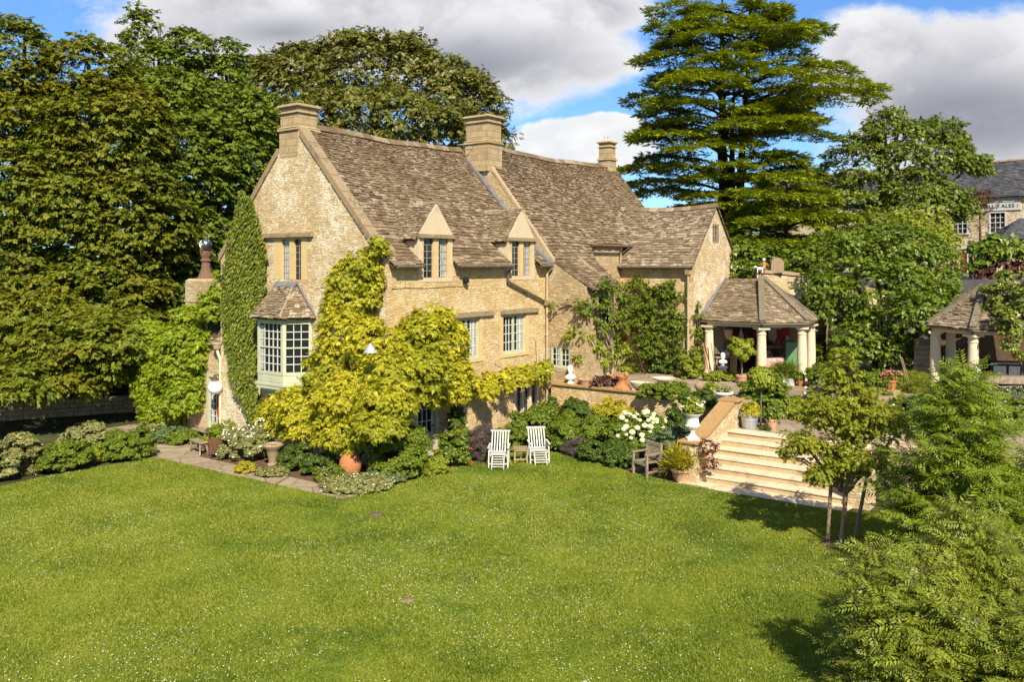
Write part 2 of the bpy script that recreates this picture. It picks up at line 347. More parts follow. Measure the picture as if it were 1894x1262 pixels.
# flagstones
m, nt = newmat('flagstones'); o = objco(nt); ds = noise(nt, o, 2, 3)
v = nd(nt, 'ShaderNodeTexVoronoi', {'Vector': o, 'Scale': 1.15, 'Randomness': .8}, feature='DISTANCE_TO_EDGE'); vc = nd(nt, 'ShaderNodeTexVoronoi', {'Vector': o, 'Scale': 1.15, 'Randomness': .8})
rr = nd(nt, 'ShaderNodeSeparateColor', {0: vc.outputs[1]}).outputs[0]; f = noise(nt, o, 24, 5, .65); g = noise(nt, o, 4, 5, .6)
c = mix(nt, rr, (.27, .205, .135), (.37, .30, .205)); c = mix(nt, mth(nt, 'MULTIPLY', ramp(nt, g, .45, .7), .6), c, (.20, .15, .10)); c = mix(nt, mth(nt, 'MULTIPLY', ramp(nt, f, .4, .7), .3), c, (.15, .11, .07))
c = mix(nt, mth(nt, 'MULTIPLY', ramp(nt, v.outputs[0], .025, .008), .75), c, (.10, .09, .045)); finish(nt, c, .9, mth(nt, 'ADD', mth(nt, 'MULTIPLY', ramp(nt, v.outputs[0], .0, .05), 1.0), mth(nt, 'MULTIPLY', f, .4)), .015, .7, .15); M['flag'] = m
# lawn soil sheet under the blades
def lawncol(nt, o):
    a = noise(nt, o, .16, 4, .6); b = noise(nt, o, .75, 5, .62, .3); c = noise(nt, o, 3.4, 4)
    s = mth(nt, 'ADD', mth(nt, 'MULTIPLY', a, .45), mth(nt, 'ADD', mth(nt, 'MULTIPLY', b, .40), mth(nt, 'MULTIPLY', c, .15)))
    k = mix(nt, ramp(nt, s, .38, .52), (.110, .168, .012), (.200, .245, .022)); k = mix(nt, ramp(nt, s, .50, .64), k, (.262, .285, .036))
    return k
m, nt = newmat('lawn_ground'); o = objco(nt); f = noise(nt, o, 60, 4, .7); k = lawncol(nt, o); k = mix(nt, mth(nt, 'MULTIPLY', ramp(nt, f, .35, .7), .5), k, (.03, .05, .008))
finish(nt, k, .95, f, .03, .8, .1); M['lawn'] = m
m, nt = newmat('grass_blades'); o = objco(nt); r = island(nt); k = lawncol(nt, o); k = mix(nt, ramp(nt, r, 0, 1), mix(nt, 1.0, k, (.78, .84, .7), 'MULTIPLY'), mix(nt, 1.0, k, (1.3, 1.22, 1.2), 'MULTIPLY'))
b = nd(nt, 'ShaderNodeBsdfPrincipled', {'Base Color': k, 'Roughness': .5, 'Specular IOR Level': .3}); t = nd(nt, 'ShaderNodeBsdfTranslucent', {0: mix(nt, 1.0, k, (1.2, 1.2, .6), 'MULTIPLY')})
s = nd(nt, 'ShaderNodeMixShader', {0: .35, 1: b.outputs[0], 2: t.outputs[0]}); nd(nt, 'ShaderNodeOutputMaterial', {0: s.outputs[0]}); M['blades'] = m
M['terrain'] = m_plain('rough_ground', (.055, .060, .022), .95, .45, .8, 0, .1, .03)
M['asphalt'] = m_plain('asphalt', (.055, .055, .058), .9, .2, 2)
# leaves
L = {}
L['beech'] = m_leaf('beech_leaves', (.034, .060, .010), (.090, .130, .014), (.185, .205, .024), .30, .5, .2, .9, ((.27, .20, .018), .30))
L['ash'] = m_leaf('ash_leaves', (.034, .068, .012), (.085, .135, .018), (.170, .210, .030), .30, .5, .2, .8)
L['lime'] = m_leaf('lime_tree_leaves', (.040, .058, .014), (.085, .105, .020), (.175, .175, .036), .26, .45, .40, .5, ((.19, .16, .03), .4))
L['cedar'] = m_leaf('cedar_needles', (.075, .108, .010), (.165, .218, .016), (.270, .325, .026), .2, .55, .25, .6)
L['deodar'] = m_leaf('pale_cedar_needles', (.085, .125, .012), (.165, .225, .018), (.250, .305, .026), .16, .55, .25, .6)
L['horn'] = m_leaf('hornbeam_leaves', (.034, .070, .012), (.085, .135, .018), (.19, .215, .032), .30, .4, .40, .8)
L['bushtree'] = m_leaf('bright_bush_leaves', (.034, .072, .010), (.080, .138, .016), (.185, .235, .026), .30, .4, .40, .7)
L['wist'] = m_leaf('golden_wisteria_leaves', (.105, .145, .012), (.315, .325, .026), (.55, .505, .065), .36, .45, .22, .8, ((.13, .20, .016), .45), .35)
L['wistg'] = m_leaf('green_wisteria_leaves', (.075, .14, .012), (.170, .25, .018), (.30, .35, .028), .36, .45, .30, .8)
L['ivy'] = m_leaf('ivy_leaves', (.045, .070, .012), (.100, .140, .020), (.190, .215, .036), .14, .36, .45, 1.5)
L['dark'] = m_leaf('dark_shrub_leaves', (.022, .048, .010), (.050, .092, .016), (.100, .150, .026), .25, .4, .40, 2)
L['mid'] = m_leaf('mid_shrub_leaves', (.045, .080, .012), (.095, .150, .020), (.18, .23, .034), .30, .5, .2, 2)
L['lite'] = m_leaf('light_shrub_leaves', (.085, .13, .016), (.170, .225, .026), (.29, .32, .045), .32, .45, .30, 2)
L['yellow'] = m_leaf('yellow_shrub_leaves', (.14, .16, .016), (.27, .27, .026), (.42, .36, .04), .32, .45, .30, 2)
L['grey'] = m_leaf('blue_grey_leaves', (.045, .085, .050), (.080, .130, .080), (.14, .19, .125), .22, .5, .30, 2)
L['sage'] = m_leaf('grey_green_leaves', (.085, .105, .050), (.155, .175, .085), (.27, .275, .15), .22, .5, .30, 2)
L['lav'] = m_leaf('lavender_spikes', (.065, .060, .075), (.105, .090, .125), (.155, .135, .19), .2, .6, .2, 2)
L['purple'] = m_leaf('purple_leaves', (.028, .012, .016), (.060, .028, .032), (.12, .06, .055), .2, .45, .35, 2)
L['red'] = m_leaf('redwood_fronds', (.040, .080, .010), (.115, .180, .018), (.235, .295, .034), .36, .42, .40, 1.6)
L['red2'] = m_leaf('pale_redwood_fronds', (.050, .085, .014), (.130, .180, .026), (.265, .300, .060), .34, .42, .40, 1.6)
L['maple'] = m_leaf('olive_tree_leaves', (.070, .110, .012), (.155, .200, .022), (.28, .315, .04), .40, .5, .2, 1.6, ((.30, .17, .02), .15))
L['dead'] = m_leaf('dead_needles', (.045, .026, .014), (.085, .05, .027), (.13, .08, .045), .1, .7, .2, 2)
L['fclover'] = m_leaf('clover_petals', (.50, .52, .36), (.60, .60, .46), (.70, .69, .58), .25, .6, .2, 2)
L['fwhite'] = m_leaf('white_petals', (.72, .72, .62), (.82, .82, .74), (.88, .88, .82), .25, .6, .2, 2)
L['fcream'] = m_leaf('cream_hydrangea_petals', (.62, .66, .34), (.78, .80, .54), (.88, .88, .72), .25, .6, .2, 5)
L['fpink'] = m_leaf('pink_petals', (.55, .05, .10), (.65, .12, .20), (.70, .25, .35), .25, .6, .2, 2)
L['fred'] = m_leaf('crimson_petals', (.28, .01, .012), (.40, .02, .02), (.48, .05, .04), .2, .6, .2, 2)
L['fmauve'] = m_leaf('mauve_petals', (.42, .12, .42), (.52, .22, .52), (.62, .42, .62), .2, .6, .2, 2)
# ------------------------------------------------------------------ foliage
def nrm(a): return a / np.maximum(np.linalg.norm(a, axis=-1, keepdims=True), 1e-9)
LEAFQ = np.array([[0, 0, 0], [.42, -.27, .05], [1, 0, -.06], [.42, .27, .05]])
def leaf_at(p, ang, ln, wd=1.0, tilt=0.0, droop=0.0):
    q = LEAFQ.copy() * ln; q[:, 1] *= wd; c, s = math.cos(ang), math.sin(ang)
    x = q[:, 0] * c - q[:, 1] * s; y = q[:, 0] * s + q[:, 1] * c
    z = q[:, 2] + tilt * q[:, 1] - droop * q[:, 0]
    return np.stack([x + p[0], y + p[1], z + p[2]], 1)
def tpl(leaves): return np.concatenate(leaves, 0)
_r = random.Random(5)
T_LEAF = [tpl([leaf_at((0, 0, 0), 0, 1)])]
T_LEAF3 = [tpl([leaf_at((0, 0, 0), a + _r.uniform(-.3, .3), _r.uniform(.7, 1.05), 1.1, _r.uniform(-.5, .5), _r.uniform(-.2, .5)) for a in (-1.0, .1, 1.0)]) for _ in range(3)]
T_SPRAY = [tpl([leaf_at((.1 + .8 * i / 7, 0, _r.uniform(-.05, .05)), (.75 if i % 2 else -.75) + _r.uniform(-.3, .3), _r.uniform(.36, .5), 1.15, _r.uniform(-.5, .5), _r.uniform(-.1, .35)) for i in range(7)] +
               [leaf_at((.85, 0, 0), _r.uniform(-.2, .2), .42, 1.1, 0, .2)]) for _ in range(4)]
T_BLOB = [tpl([leaf_at((_r.uniform(-.4, .4), _r.uniform(-.4, .4), _r.uniform(-.3, .3)), _r.uniform(0, 6.3), _r.uniform(.42, .62), 1.25, _r.uniform(-.9, .9), _r.uniform(-.6, .9)) for i in range(7)]) for _ in range(4)]
T_PIN = []
for _ in range(4):
    l = []; dr = _r.uniform(.0, .4)
    for i in range(5):
        x = .12 + .16 * i; z = -dr * x * x
        for s in (-1, 1): l.append(leaf_at((x, 0, z), s * (.95 + _r.uniform(-.3, .3)), _r.uniform(.32, .44), .95, s * .4 + _r.uniform(-.3, .3), _r.uniform(-.1, .35)))
    l.append(leaf_at((.92, 0, -dr * .85), 0, .34, .7, 0, .5 + dr)); T_PIN.append(tpl(l))
T_FROND = []
for _ in range(4):
    l = []; dr = _r.uniform(-.05, .25); bend = _r.uniform(-.12, .12)
    for i in range(7):
        x = .05 + .13 * i; ln = .29 * math.sin(.5 + 2.1 * (i + 1) / 8.5)
        for s in (-1, 1): l.append(leaf_at((x, bend * x * x, -dr * x * x), s * (1.05 - .03 * i) + _r.uniform(-.12, .12), ln * _r.uniform(.9, 1.1), .52, s * .2, .12))
    l.append(leaf_at((.9, bend * .8, -dr * .85), bend, .16, .5, 0, dr)); T_FROND.append(tpl(l))
T_TUFT = []
for _ in range(5):
    l = []
    for i in range(10):
        a = _r.uniform(-1.35, 1.35); l.append(leaf_at((_r.uniform(-.1, .6), _r.uniform(-.22, .22), _r.uniform(-.04, .04)), a, _r.uniform(.34, .6), .42, _r.uniform(-.5, .5), _r.uniform(-.3, .28)))
    T_TUFT.append(tpl(l))
T_BLADE = [tpl([leaf_at((0, 0, 0), _r.uniform(0, 6.3), _r.uniform(.7, 1.1), .18, 0, _r.uniform(-1.6, -.5)) for i in range(5)]) for _ in range(3)]
T_FLOWER = [tpl([leaf_at((0, 0, 0), a * 1.2566, .5, 1.5, 0, -.15) for a in range(5)])]

def scatter(name, P, X, N, S, tpls, mat, parent=None, rng=None, kind=None, loc=None):
    rng = rng or np.random.default_rng(1)
    n = len(P); N = nrm(N); X = nrm(X - N * np.sum(X * N, 1, keepdims=True) + 1e-6); Y = np.cross(N, X)
    S = np.broadcast_to(np.asarray(S, float), (n,)); pick = rng.integers(0, len(tpls), n); VV = []
    for k, t in enumerate(tpls):
        i = np.where(pick == k)[0]
        if not len(i): continue
        s = S[i][:, None, None]
        VV.append((P[i][:, None, :] + s * (t[None, :, 0:1] * X[i][:, None, :] + t[None, :, 1:2] * Y[i][:, None, :] + t[None, :, 2:3] * N[i][:, None, :])).reshape(-1, 3))
    V = np.concatenate(VV, 0); Q = np.arange(len(V)).reshape(-1, 4)
    o = qmesh(name, V, Q, mat, parent, loc)
    if kind: o['kind'] = kind
    return o
def rdir(rng, n): return nrm(rng.normal(size=(n, 3)))
def env_clumps(ells, r, cover, rng, view=None, bottom=-.55, inner=.15, jit=.25):
    C = []; D = []
    for e in ells:
        c = np.array(e[:3]); s = np.array(e[3:6]); a, b, k = s
        area = 4 * math.pi * (((a * b) ** 1.6 + (a * k) ** 1.6 + (b * k) ** 1.6) / 3) ** (1 / 1.6)
        n = max(4, int(cover * area / (math.pi * r * r))); d = rdir(rng, n); d = d[d[:, 2] > bottom]
        if view is not None: d = d[(d @ view) > -.28]
        f = np.where(rng.random(len(d)) < inner, rng.uniform(.35, .8, len(d)), rng.uniform(.84, 1.06, len(d)))
        p = c + d * s * f[:, None] + rng.normal(size=d.shape) * r * jit
        keep = np.ones(len(p), bool)
        for e2 in ells:
            if e2 is e: continue
            keep &= np.sum(((p - np.array(e2[:3])) / (np.array(e2[3:6]) * .80)) ** 2, 1) > 1
        C.append(p[keep]); D.append(d[keep])
    return np.concatenate(C), np.concatenate(D)
def clump_leaves(C, D, r, per, rng, flat=.7, up=.6, out=.5, droop=.25, rvar=.35):
    n = len(C); idx = np.repeat(np.arange(n), per); rr = r * rng.uniform(1 - rvar, 1 + rvar, n)[idx]
    d = rdir(rng, len(idx)); d[:, 2] = np.where(d[:, 2] < -.25, -d[:, 2] * .8, d[:, 2])
    off = d * (rng.random(len(idx)) ** .45)[:, None] * rr[:, None]; off[:, 2] *= flat
    P = C[idx] + off
    N = nrm(.55 * d + out * D[idx] * .6 + np.array([0, 0, up]) + rng.normal(size=P.shape) * .42)
    X = nrm(d + .7 * D[idx] + rng.normal(size=P.shape) * .5 + np.array([0, 0, -droop]))
    return P, X, N
def ang_noise(rng, k=7):
    ph = rng.uniform(0, 6.28, (k, 2)); fr = rng.normal(size=(k, 3)) * 2.2
    return lambda d: sum(np.sin(d @ fr[i] + ph[i, 0]) for i in range(k)) / k

def limb(mb, a, b, r0, r1, rng, wob=.12, n=6, segs=5, sag=.12):
    a, b = np.array(a, float), np.array(b, float); L_ = np.linalg.norm(b - a); pts = []
    for i in range(segs + 1):
        t = i / segs; p = a + (b - a) * t + np.array([0, 0, sag * L_ * math.sin(math.pi * t)])
        if 0 < i: p = p + rng.normal(size=3) * wob * L_ * .15 * (t * (1.2 - t))
        pts.append(p)
    mb.tube(pts, [r0 + (r1 - r0) * i / segs for i in range(segs + 1)], n); return pts

def tree(name, label, cat, base, ells, r, cover, per, leaf, lsize, bark, tr, seed, tpls=None, flat=.7, limbs=22, top=None, group=None, up=.6, droop=.25, inner=.15, bottom=-.55, lean=0, stems=1, jit=.25, lowb=.12):
    """ells are world-space crown masses; base is where the trunk stands"""
    rng = np.random.default_rng(seed); b = np.array(base, float)
    root = thing(name, label, cat, base, 0, group)
    e = [tuple(np.array(q[:3]) - b) + tuple(q[3:6]) for q in ells]
    vw = nrm(np.array([-b[0], -b[1], 0.0]))
    C, D = env_clumps(e, r, cover, rng, vw, bottom, inner, jit)
    P, X, N = clump_leaves(C, D, r, per, rng, flat, up, .5, droop)
    S = lsize * rng.uniform(.7, 1.25, len(P))
    t = MB(); top = top or max(q[2] + q[5] * .55 for q in e)
    for s in range(stems):
        o = rng.normal(size=3) * .35 * (stems > 1); o[2] = 0
        tp = limb(t, o, np.array([rng.normal() * .4 + lean, rng.normal() * .3, top]) + o * 3, tr, tr * .22, rng, .10, 9, 7, 0)
        for k in rng.choice(len(C), min(limbs // stems, len(C)), replace=False):
            c = C[k]; h = np.clip(c[2] - np.linalg.norm(c[:2]) * rng.uniform(.5, .9), top * lowb, top * .95); q = tp[int(h / top * 7)] if top > 0 else tp[0]
            limb(t, q, c, tr * .34 * (1 - .6 * h / top) + .015, .018, rng, .5, 5, 5, .06)
    t.build('trunk', bark, root, True)
    scatter('crown', P, X, N, S, tpls or T_SPRAY, leaf, root, rng)
    return root

def bush(name, label, cat, loc, w, d, h, leaf, lsize, n, seed, tpls=None, flower=None, group=None, lumps=4, up=.5, droop=.15, shape='dome', rz=0, stems=True):
    """a shrub whose masses sit on the ground at loc; flower = (material, count, size)"""
    rng = np.random.default_rng(seed); root = thing(name, label, cat, loc, rz, group)
    ells = []
    for k in range(lumps):
        a = 6.283 * (k + rng.uniform(-.3, .3)) / lumps; q = .0 if lumps == 1 else .25
        hh = h * rng.uniform(.72, 1.0) if k else h
        ells.append((math.cos(a) * w * q * rng.uniform(.6, 1.2), math.sin(a) * d * q * rng.uniform(.6, 1.2), hh * .45, w * .5 * rng.uniform(.48, .68), d * .5 * rng.uniform(.48, .68), hh * .55))
    r = max(.07, min(w, d, h) * .17); cl, dd = env_clumps(ells, r, 1.5, rng, None, -.62, .18, .3)
    if not len(cl): cl, dd = np.array([[0, 0, h * .5]]), np.array([[0, 0, 1.0]])
    per = max(2, int(n / len(cl))); P, X, N = clump_leaves(cl, dd, r, per, rng, .85, up, .6, droop)
    P[:, 2] = np.maximum(P[:, 2], .015); S = lsize * rng.uniform(.65, 1.3, len(P))
    scatter('foliage', P, X, N, S, tpls or T_LEAF3, leaf, root, rng)
    if stems:
        t = MB()
        for k in rng.choice(len(cl), min(9, len(cl)), replace=False): limb(t, (rng.normal() * w * .06, rng.normal() * d * .06, -.02), cl[k], .012 + .008 * h, .004, rng, .4, 4, 4, .05)
        t.build('stem', M['twig'], root)
    if flower:
        fm, fn, fs = flower; k = rng.integers(0, len(cl), fn); q = rdir(rng, fn); q[:, 2] = abs(q[:, 2])
        FP = cl[k] + (dd[k] * .8 + q * .6) * r * 1.15; FP[:, 2] = np.maximum(FP[:, 2], .03)
        FN = nrm(np.array([0, -.5, .7]) + rng.normal(size=FP.shape) * .35)
        scatter('flowers', FP, rdir(rng, fn), FN, fs * rng.uniform(.7, 1.25, fn), T_FLOWER, fm, root, rng, 'stuff')
    return root
# ------------------------------------------------------------------ ground, lawn, paths, terrace, steps
def sheet(name, pts, z, mat, kind='structure'):
    b = MB(); b.poly([(p[0], p[1], z) for p in pts]); o = b.build(name, mat); o['kind'] = kind; return o
sheet('ground', [(-3000, -400), (3000, -400), (3000, 5000), (-3000, 5000)], -.03, M['terrain'])
gp = lambda *ps: [G(*p)[:2] for p in ps]
hp = lambda *ps: [HW(*p)[:2] for p in ps]
LAWN = [(-40, 5), (-40, 21)] + gp((-20, 905), (140, 872), (285, 846), (635, 925), (700, 908), (830, 868), (872, 853), (950, 838), (1020, 836), (1110, 853), (1165, 872), (1240, 893), (1290, 899), (1340, 912)) + hp((3.62, -12.4), (4.2, -13.2), (5.2, -16), (5.2, -24)) + [(30, 5)]
sheet('lawn', LAWN, 0, M['lawn'])
sheet('flagstone_path', hp((-3.35, 6.95), (-3.25, -1.45), (-1.55, -1.62), (-1.6, -.9), (-2.35, -.6), (-2.4, 6.0), (-.9, 8.4), (.6, 8.4), (.6, 13), (-2.0, 13)), -.006, M['flag'])
sheet('flower_bed', hp((-2.4, 6.0), (-2.35, -.6), (-1.6, -1.1), (1.3, -1.6), (2.3, -1.4), (4.8, -2.7), (4.7, -4.66), (4.2, -6), (4.0, -7.9), (8.6, -7.9), (8.6, .2), (.05, .2), (.05, 8.3), (-.9, 8.3)), -.012, M['soil'])
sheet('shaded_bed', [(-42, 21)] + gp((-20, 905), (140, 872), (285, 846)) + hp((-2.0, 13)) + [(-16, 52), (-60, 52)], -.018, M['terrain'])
sheet('step_landing', hp((3.62, -7.75), (4.4, -7.75), (4.4, -12.45), (3.62, -12.4)), .004, M['step'])
def slab(name, pts, z0, z1, mat):
    b = MB(); b.prism([(p[0], p[1], z0) for p in pts], (0, 0, z1 - z0)); o = b.build(name, mat); o['kind'] = 'structure'; return o
slab('lower_terrace', hp((6.62, -7.3), (6.62, -12.5), (6.9, -40), (13.9, -40), (13.9, -7.3)), -.1, 1.15, M['flag'])
slab('upper_terrace', hp((8.5, .5), (8.5, -7.28), (13.6, -7.3), (13.6, -40), (60, -40), (60, 8), (8.9, 8)), -.1, 1.45, M['flag'])
slab('street', [(9, 58), (13, 44.5), (40, 43), (90, 60), (90, 140), (-5, 140)], -.1, 5.35, M['asphalt'])
# steps: six broad treads
st = thing('garden_steps', 'broad pale stone steps climbing from the lawn to the terrace', 'steps', HW(4.3, -8.2), HROT)
for i in range(6):
    b = MB(); rg = random.Random(i); x0 = .385 * i; v0, v1 = -4.05, .0; z1 = .192 * (i + 1) + (.001 if i < 5 else .004)
    cuts = sorted([v0, v1] + [v0 + (v1 - v0) * (k_ + rg.uniform(-.12, .12)) / 3 for k_ in (1, 2)])
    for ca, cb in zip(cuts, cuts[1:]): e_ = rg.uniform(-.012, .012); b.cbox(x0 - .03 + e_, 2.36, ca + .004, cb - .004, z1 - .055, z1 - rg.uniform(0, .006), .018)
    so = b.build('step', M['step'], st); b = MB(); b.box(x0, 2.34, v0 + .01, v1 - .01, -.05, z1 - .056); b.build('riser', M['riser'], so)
# ------------------------------------------------------------------ slates
def slate_quad(mb, eL, eR, tR, tL, e0=.24, e1=.13, w0=.36, w1=.22, seed=1, cut=None, lift=.05, under=True):
    rg = random.Random(seed); eL, eR, tR, tL = map(Vector, (eL, eR, tR, tL)); A = (eR - eL).normalized()
    S = (tL - eL); S = (S - A * S.dot(A)).normalized(); N = A.cross(S); Ls = (tL - eL).dot(S)
    lx = lambda s: (tL - eL).dot(A) * s / Ls; rx = lambda s: (eR - eL).length + ((tR - eL).dot(A) - (eR - eL).length) * s / Ls
    s = -.03
    while s < Ls - .02:
        t = max(0, s / Ls); e = e0 + (e1 - e0) * t; w = w0 + (w1 - w0) * t; a, b_ = lx(max(0, s + .02)), rx(max(0, s + .02))
        iv = [(a, b_)]
        for c0, c1 in (cut(s) if cut else []):
            iv = [q for p in iv for q in ((p[0], min(p[1], c0)), (max(p[0], c1), p[1])) if q[1] - q[0] > .03]
        for a, b_ in iv:
            x = a - rg.uniform(0, w * .6); first = True
            while x < b_:
                ww = w * rg.uniform(.6, 1.45); x0, x1 = max(a, x), min(b_, x + ww); x += ww
                if x1 - x0 < .03: continue
                j = rg.uniform(-.035, .025); k = rg.uniform(-.02, .02); h = max(lift, .042) * rg.uniform(.75, 1.6); g = .006; top = min(Ls + .02, s + e * 1.45)
                P = lambda xx, ss, nn: eL + A * xx + S * ss + N * nn
                mb.add([P(x0 + g, s + j, h), P(x1 - g, s + j + k, h * rg.uniform(.8, 1.2)), P(x1 - g, top, .010), P(x0 + g, top, .010), P(x0 + g, s + j, -.01), P(x1 - g, s + j + k, -.01)],
                       [(0, 1, 2, 3), (4, 5, 1, 0), (4, 0, 3), (5, 2, 1)])
        s += e
    if under: UNDER.add([eL - N * .05, eR - N * .05, tR - N * .05, tL - N * .05], [(0, 1, 2, 3)])
UNDER = MB()
# ------------------------------------------------------------------ walls with openings
def wall(mb, P, brk, top, bot, holes):
    """P(x,z)->point; top(x) may be bent; holes (x0,x1,z0,z1)"""
    xs = sorted(set([round(b, 4) for b in brk] + [h[0] for h in holes] + [h[1] for h in holes]))
    for a, b in zip(xs, xs[1:]):
        if b - a < 1e-4: continue
        m_ = (a + b) / 2; hs = sorted([h for h in holes if h[0] <= m_ <= h[1]], key=lambda h: h[2]); z = bot
        for h in hs:
            if h[2] > z + 1e-4: mb.quad(P(a, z), P(b, z), P(b, h[2]), P(a, h[2]))
            z = h[3]
        if min(top(a), top(b)) > z + 1e-4: mb.quad(P(a, z), P(b, z), P(b, top(b)), P(a, top(a)))
def pl(pts):
    xs = [p[0] for p in pts]; zs = [p[1] for p in pts]; return lambda x: float(np.interp(x, xs, zs))
class Fr:                                             # a wall's own axes: x along, z up, d outward
    def __init__(s, o, ax, out): s.o, s.ax, s.out = Vector(o), Vector(ax), Vector(out)
    def p(s, x, z, d=0): return s.o + s.ax * x + Vector((0, 0, z)) + s.out * d
    def box(s, mb, x0, x1, z0, z1, d0, d1):
        v = [s.p(x, z, d) for d in (d0, d1) for (x, z) in ((x0, z0), (x1, z0), (x1, z1), (x0, z1))]
        return mb.add(v, [(0, 3, 2, 1), (4, 5, 6, 7), (0, 1, 5, 4), (1, 2, 6, 5), (2, 3, 7, 6), (3, 0, 4, 7)])
def lights(fr, win, cells, d, nx, nz, barm, bw=.018, curt=None):
    for ci, (x0, x1, z0, z1) in enumerate(cells):
        if curt is not None and ci == curt[0]:
            c_ = MB(); a_, b_ = x0 + (x1 - x0) * curt[1], x0 + (x1 - x0) * curt[2]; n_ = 5
            for k_ in range(n_): fr.box(c_, a_ + (b_ - a_) * k_ / n_, a_ + (b_ - a_) * (k_ + .8) / n_, z0 + .01, z1 - .01, d + .0005, d + .0012)
            c_.build('curtain', M['curtain'], win)
        b = MB(); fr.box(b, x0, x1, z0, z1, d - .03, d); b.build('pane', M['glass'], win)
        g = MB()
        for i in range(1, nx): x = x0 + (x1 - x0) * i / nx; fr.box(g, x - bw / 2, x + bw / 2, z0, z1, d + .002, d + .002 + bw)
        for i in range(1, nz): z = z0 + (z1 - z0) * i / nz; fr.box(g, x0, x1, z - bw / 2, z + bw / 2, d + .003, d + .001 + bw)
        g.build('glazing_bar', barm, win)
def stone_window(parent, fr, x0, x1, z0, z1, ls, nx, nz, head=.0, sill=.0, mat=None, hood=None, d=-.09, barm=None, curt=None):
    """dressed stone jambs, mullions and sill round leaded lights ls=[(xa,xb)]"""
    b = MB(); edges = [x0] + [q for l in ls for q in l] + [x1]
    za, zb = z0 + sill, z1 - head
    for i in range(0, len(edges), 2): fr.box(b, edges[i], edges[i + 1], za, zb, -.24, .008)
    if sill: fr.box(b, x0 - .04, x1 + .04, z0, za - .002, -.24, .035)
    if head: fr.box(b, x0, x1, zb + .002, z1, -.24, .008)
    w = b.build('window', mat or M['ashlar'], parent)
    if hood:
        h = MB(); fr.box(h, hood[0], hood[1], z1 + .004, z1 + .10, -.02, .13); fr.box(h, hood[0] + .02, hood[1] - .02, z1 + .101, z1 + .15, -.02, .09); h.build('drip_mould', M['coping'], w)
    lights(fr, w, [(a, c, za, zb) for a, c in ls], d, nx, nz, barm or M['leadcame'], .014, curt)
    return w
def timber_window(parent, fr, x0, x1, z0, z1, n, nx, nz, d=-.10, fw=.06, curt=None):
    b = MB(); fr.box(b, x0, x1, z0, z0 + fw * 1.3, -.2, d + .05); fr.box(b, x0, x1, z1 - fw, z1, -.2, d + .04)
    cw = (x1 - x0 - fw) / n; cells = []
    for i in range(n + 1): x = x0 + cw * i; fr.box(b, x, x + fw, z0 + fw * 1.3 + .001, z1 - fw - .001, -.2, d + .035)
    w = b.build('window', M['sage'], parent); s = MB(); k = .04
    for i in range(n):
        a, c = x0 + cw * i + fw, x0 + cw * (i + 1); za, zb = z0 + fw * 1.3, z1 - fw
        fr.box(s, a, a + k, za, zb, d - .03, d + .018); fr.box(s, c - k, c, za, zb, d - .03, d + .018)
        fr.box(s, a + k, c - k, za, za + k, d - .03, d + .017); fr.box(s, a + k, c - k, zb - k, zb, d - .03, d + .017); cells.append((a + k, c - k, za + k, zb - k))
    s.build('casement', M['sage'], w); lights(fr, w, cells, d, nx, nz, M['barw'], .020, curt); return w
# ------------------------------------------------------------------ the house
H = thing('stone_house', 'large gabled golden stone house under mossy stone slate roofs', 'house', HW(0, 0), HROT)
FG = Fr((0, 0, 0), (0, 1, 0), (-1, 0, 0)); FF = Fr((0, 0, 0), (1, 0, 0), (0, -1, 0))
gt = pl([(-.01, 6.32), (.55, 6.78), (4.25, 10.80), (7.95, 6.78), (8.35, 6.40)])
b = MB(); wall(b, lambda x, z: (0, x, z), [0, .55, 4.25, 7.95, 8.35], gt, -.1, [(3.66, 5.36, 5.66, 7.06)])
b.build('gable_wall', M['gable'], H, uv=True)
FH = [(1.40, 3.02, 5.60, 6.4), (6.06, 7.66, 5.60, 6.4), (3.02, 4.62, 2.84, 4.38), (5.62, 7.32, 2.84, 4.38), (6.40, 7.98, .60, 1.86), (1.26, 2.30, -.1, 2.12)]
b = MB(); wall(b, lambda x, z: (x, 0, z), [0, 8.56], lambda x: 6.4, -.1, FH); b.build('front_wall', M['front'], H, uv=True)
b = MB(); b.quad((0, 8.35, -.1), (8.6, 8.35, -.1), (8.6, 8.35, 6.4), (0, 8.35, 6.4)); b.quad((20, 8.3, -.1), (20, -.4, 1), (20, -.4, 7), (20, 8.3, 6.4)); b.quad((8.6, 8.3, -.1), (20, 8.3, -.1), (20, 8.3, 6.6), (8.6, 8.3, 6.6)); b.build('rear_wall', M['wing'], H, uv=True)
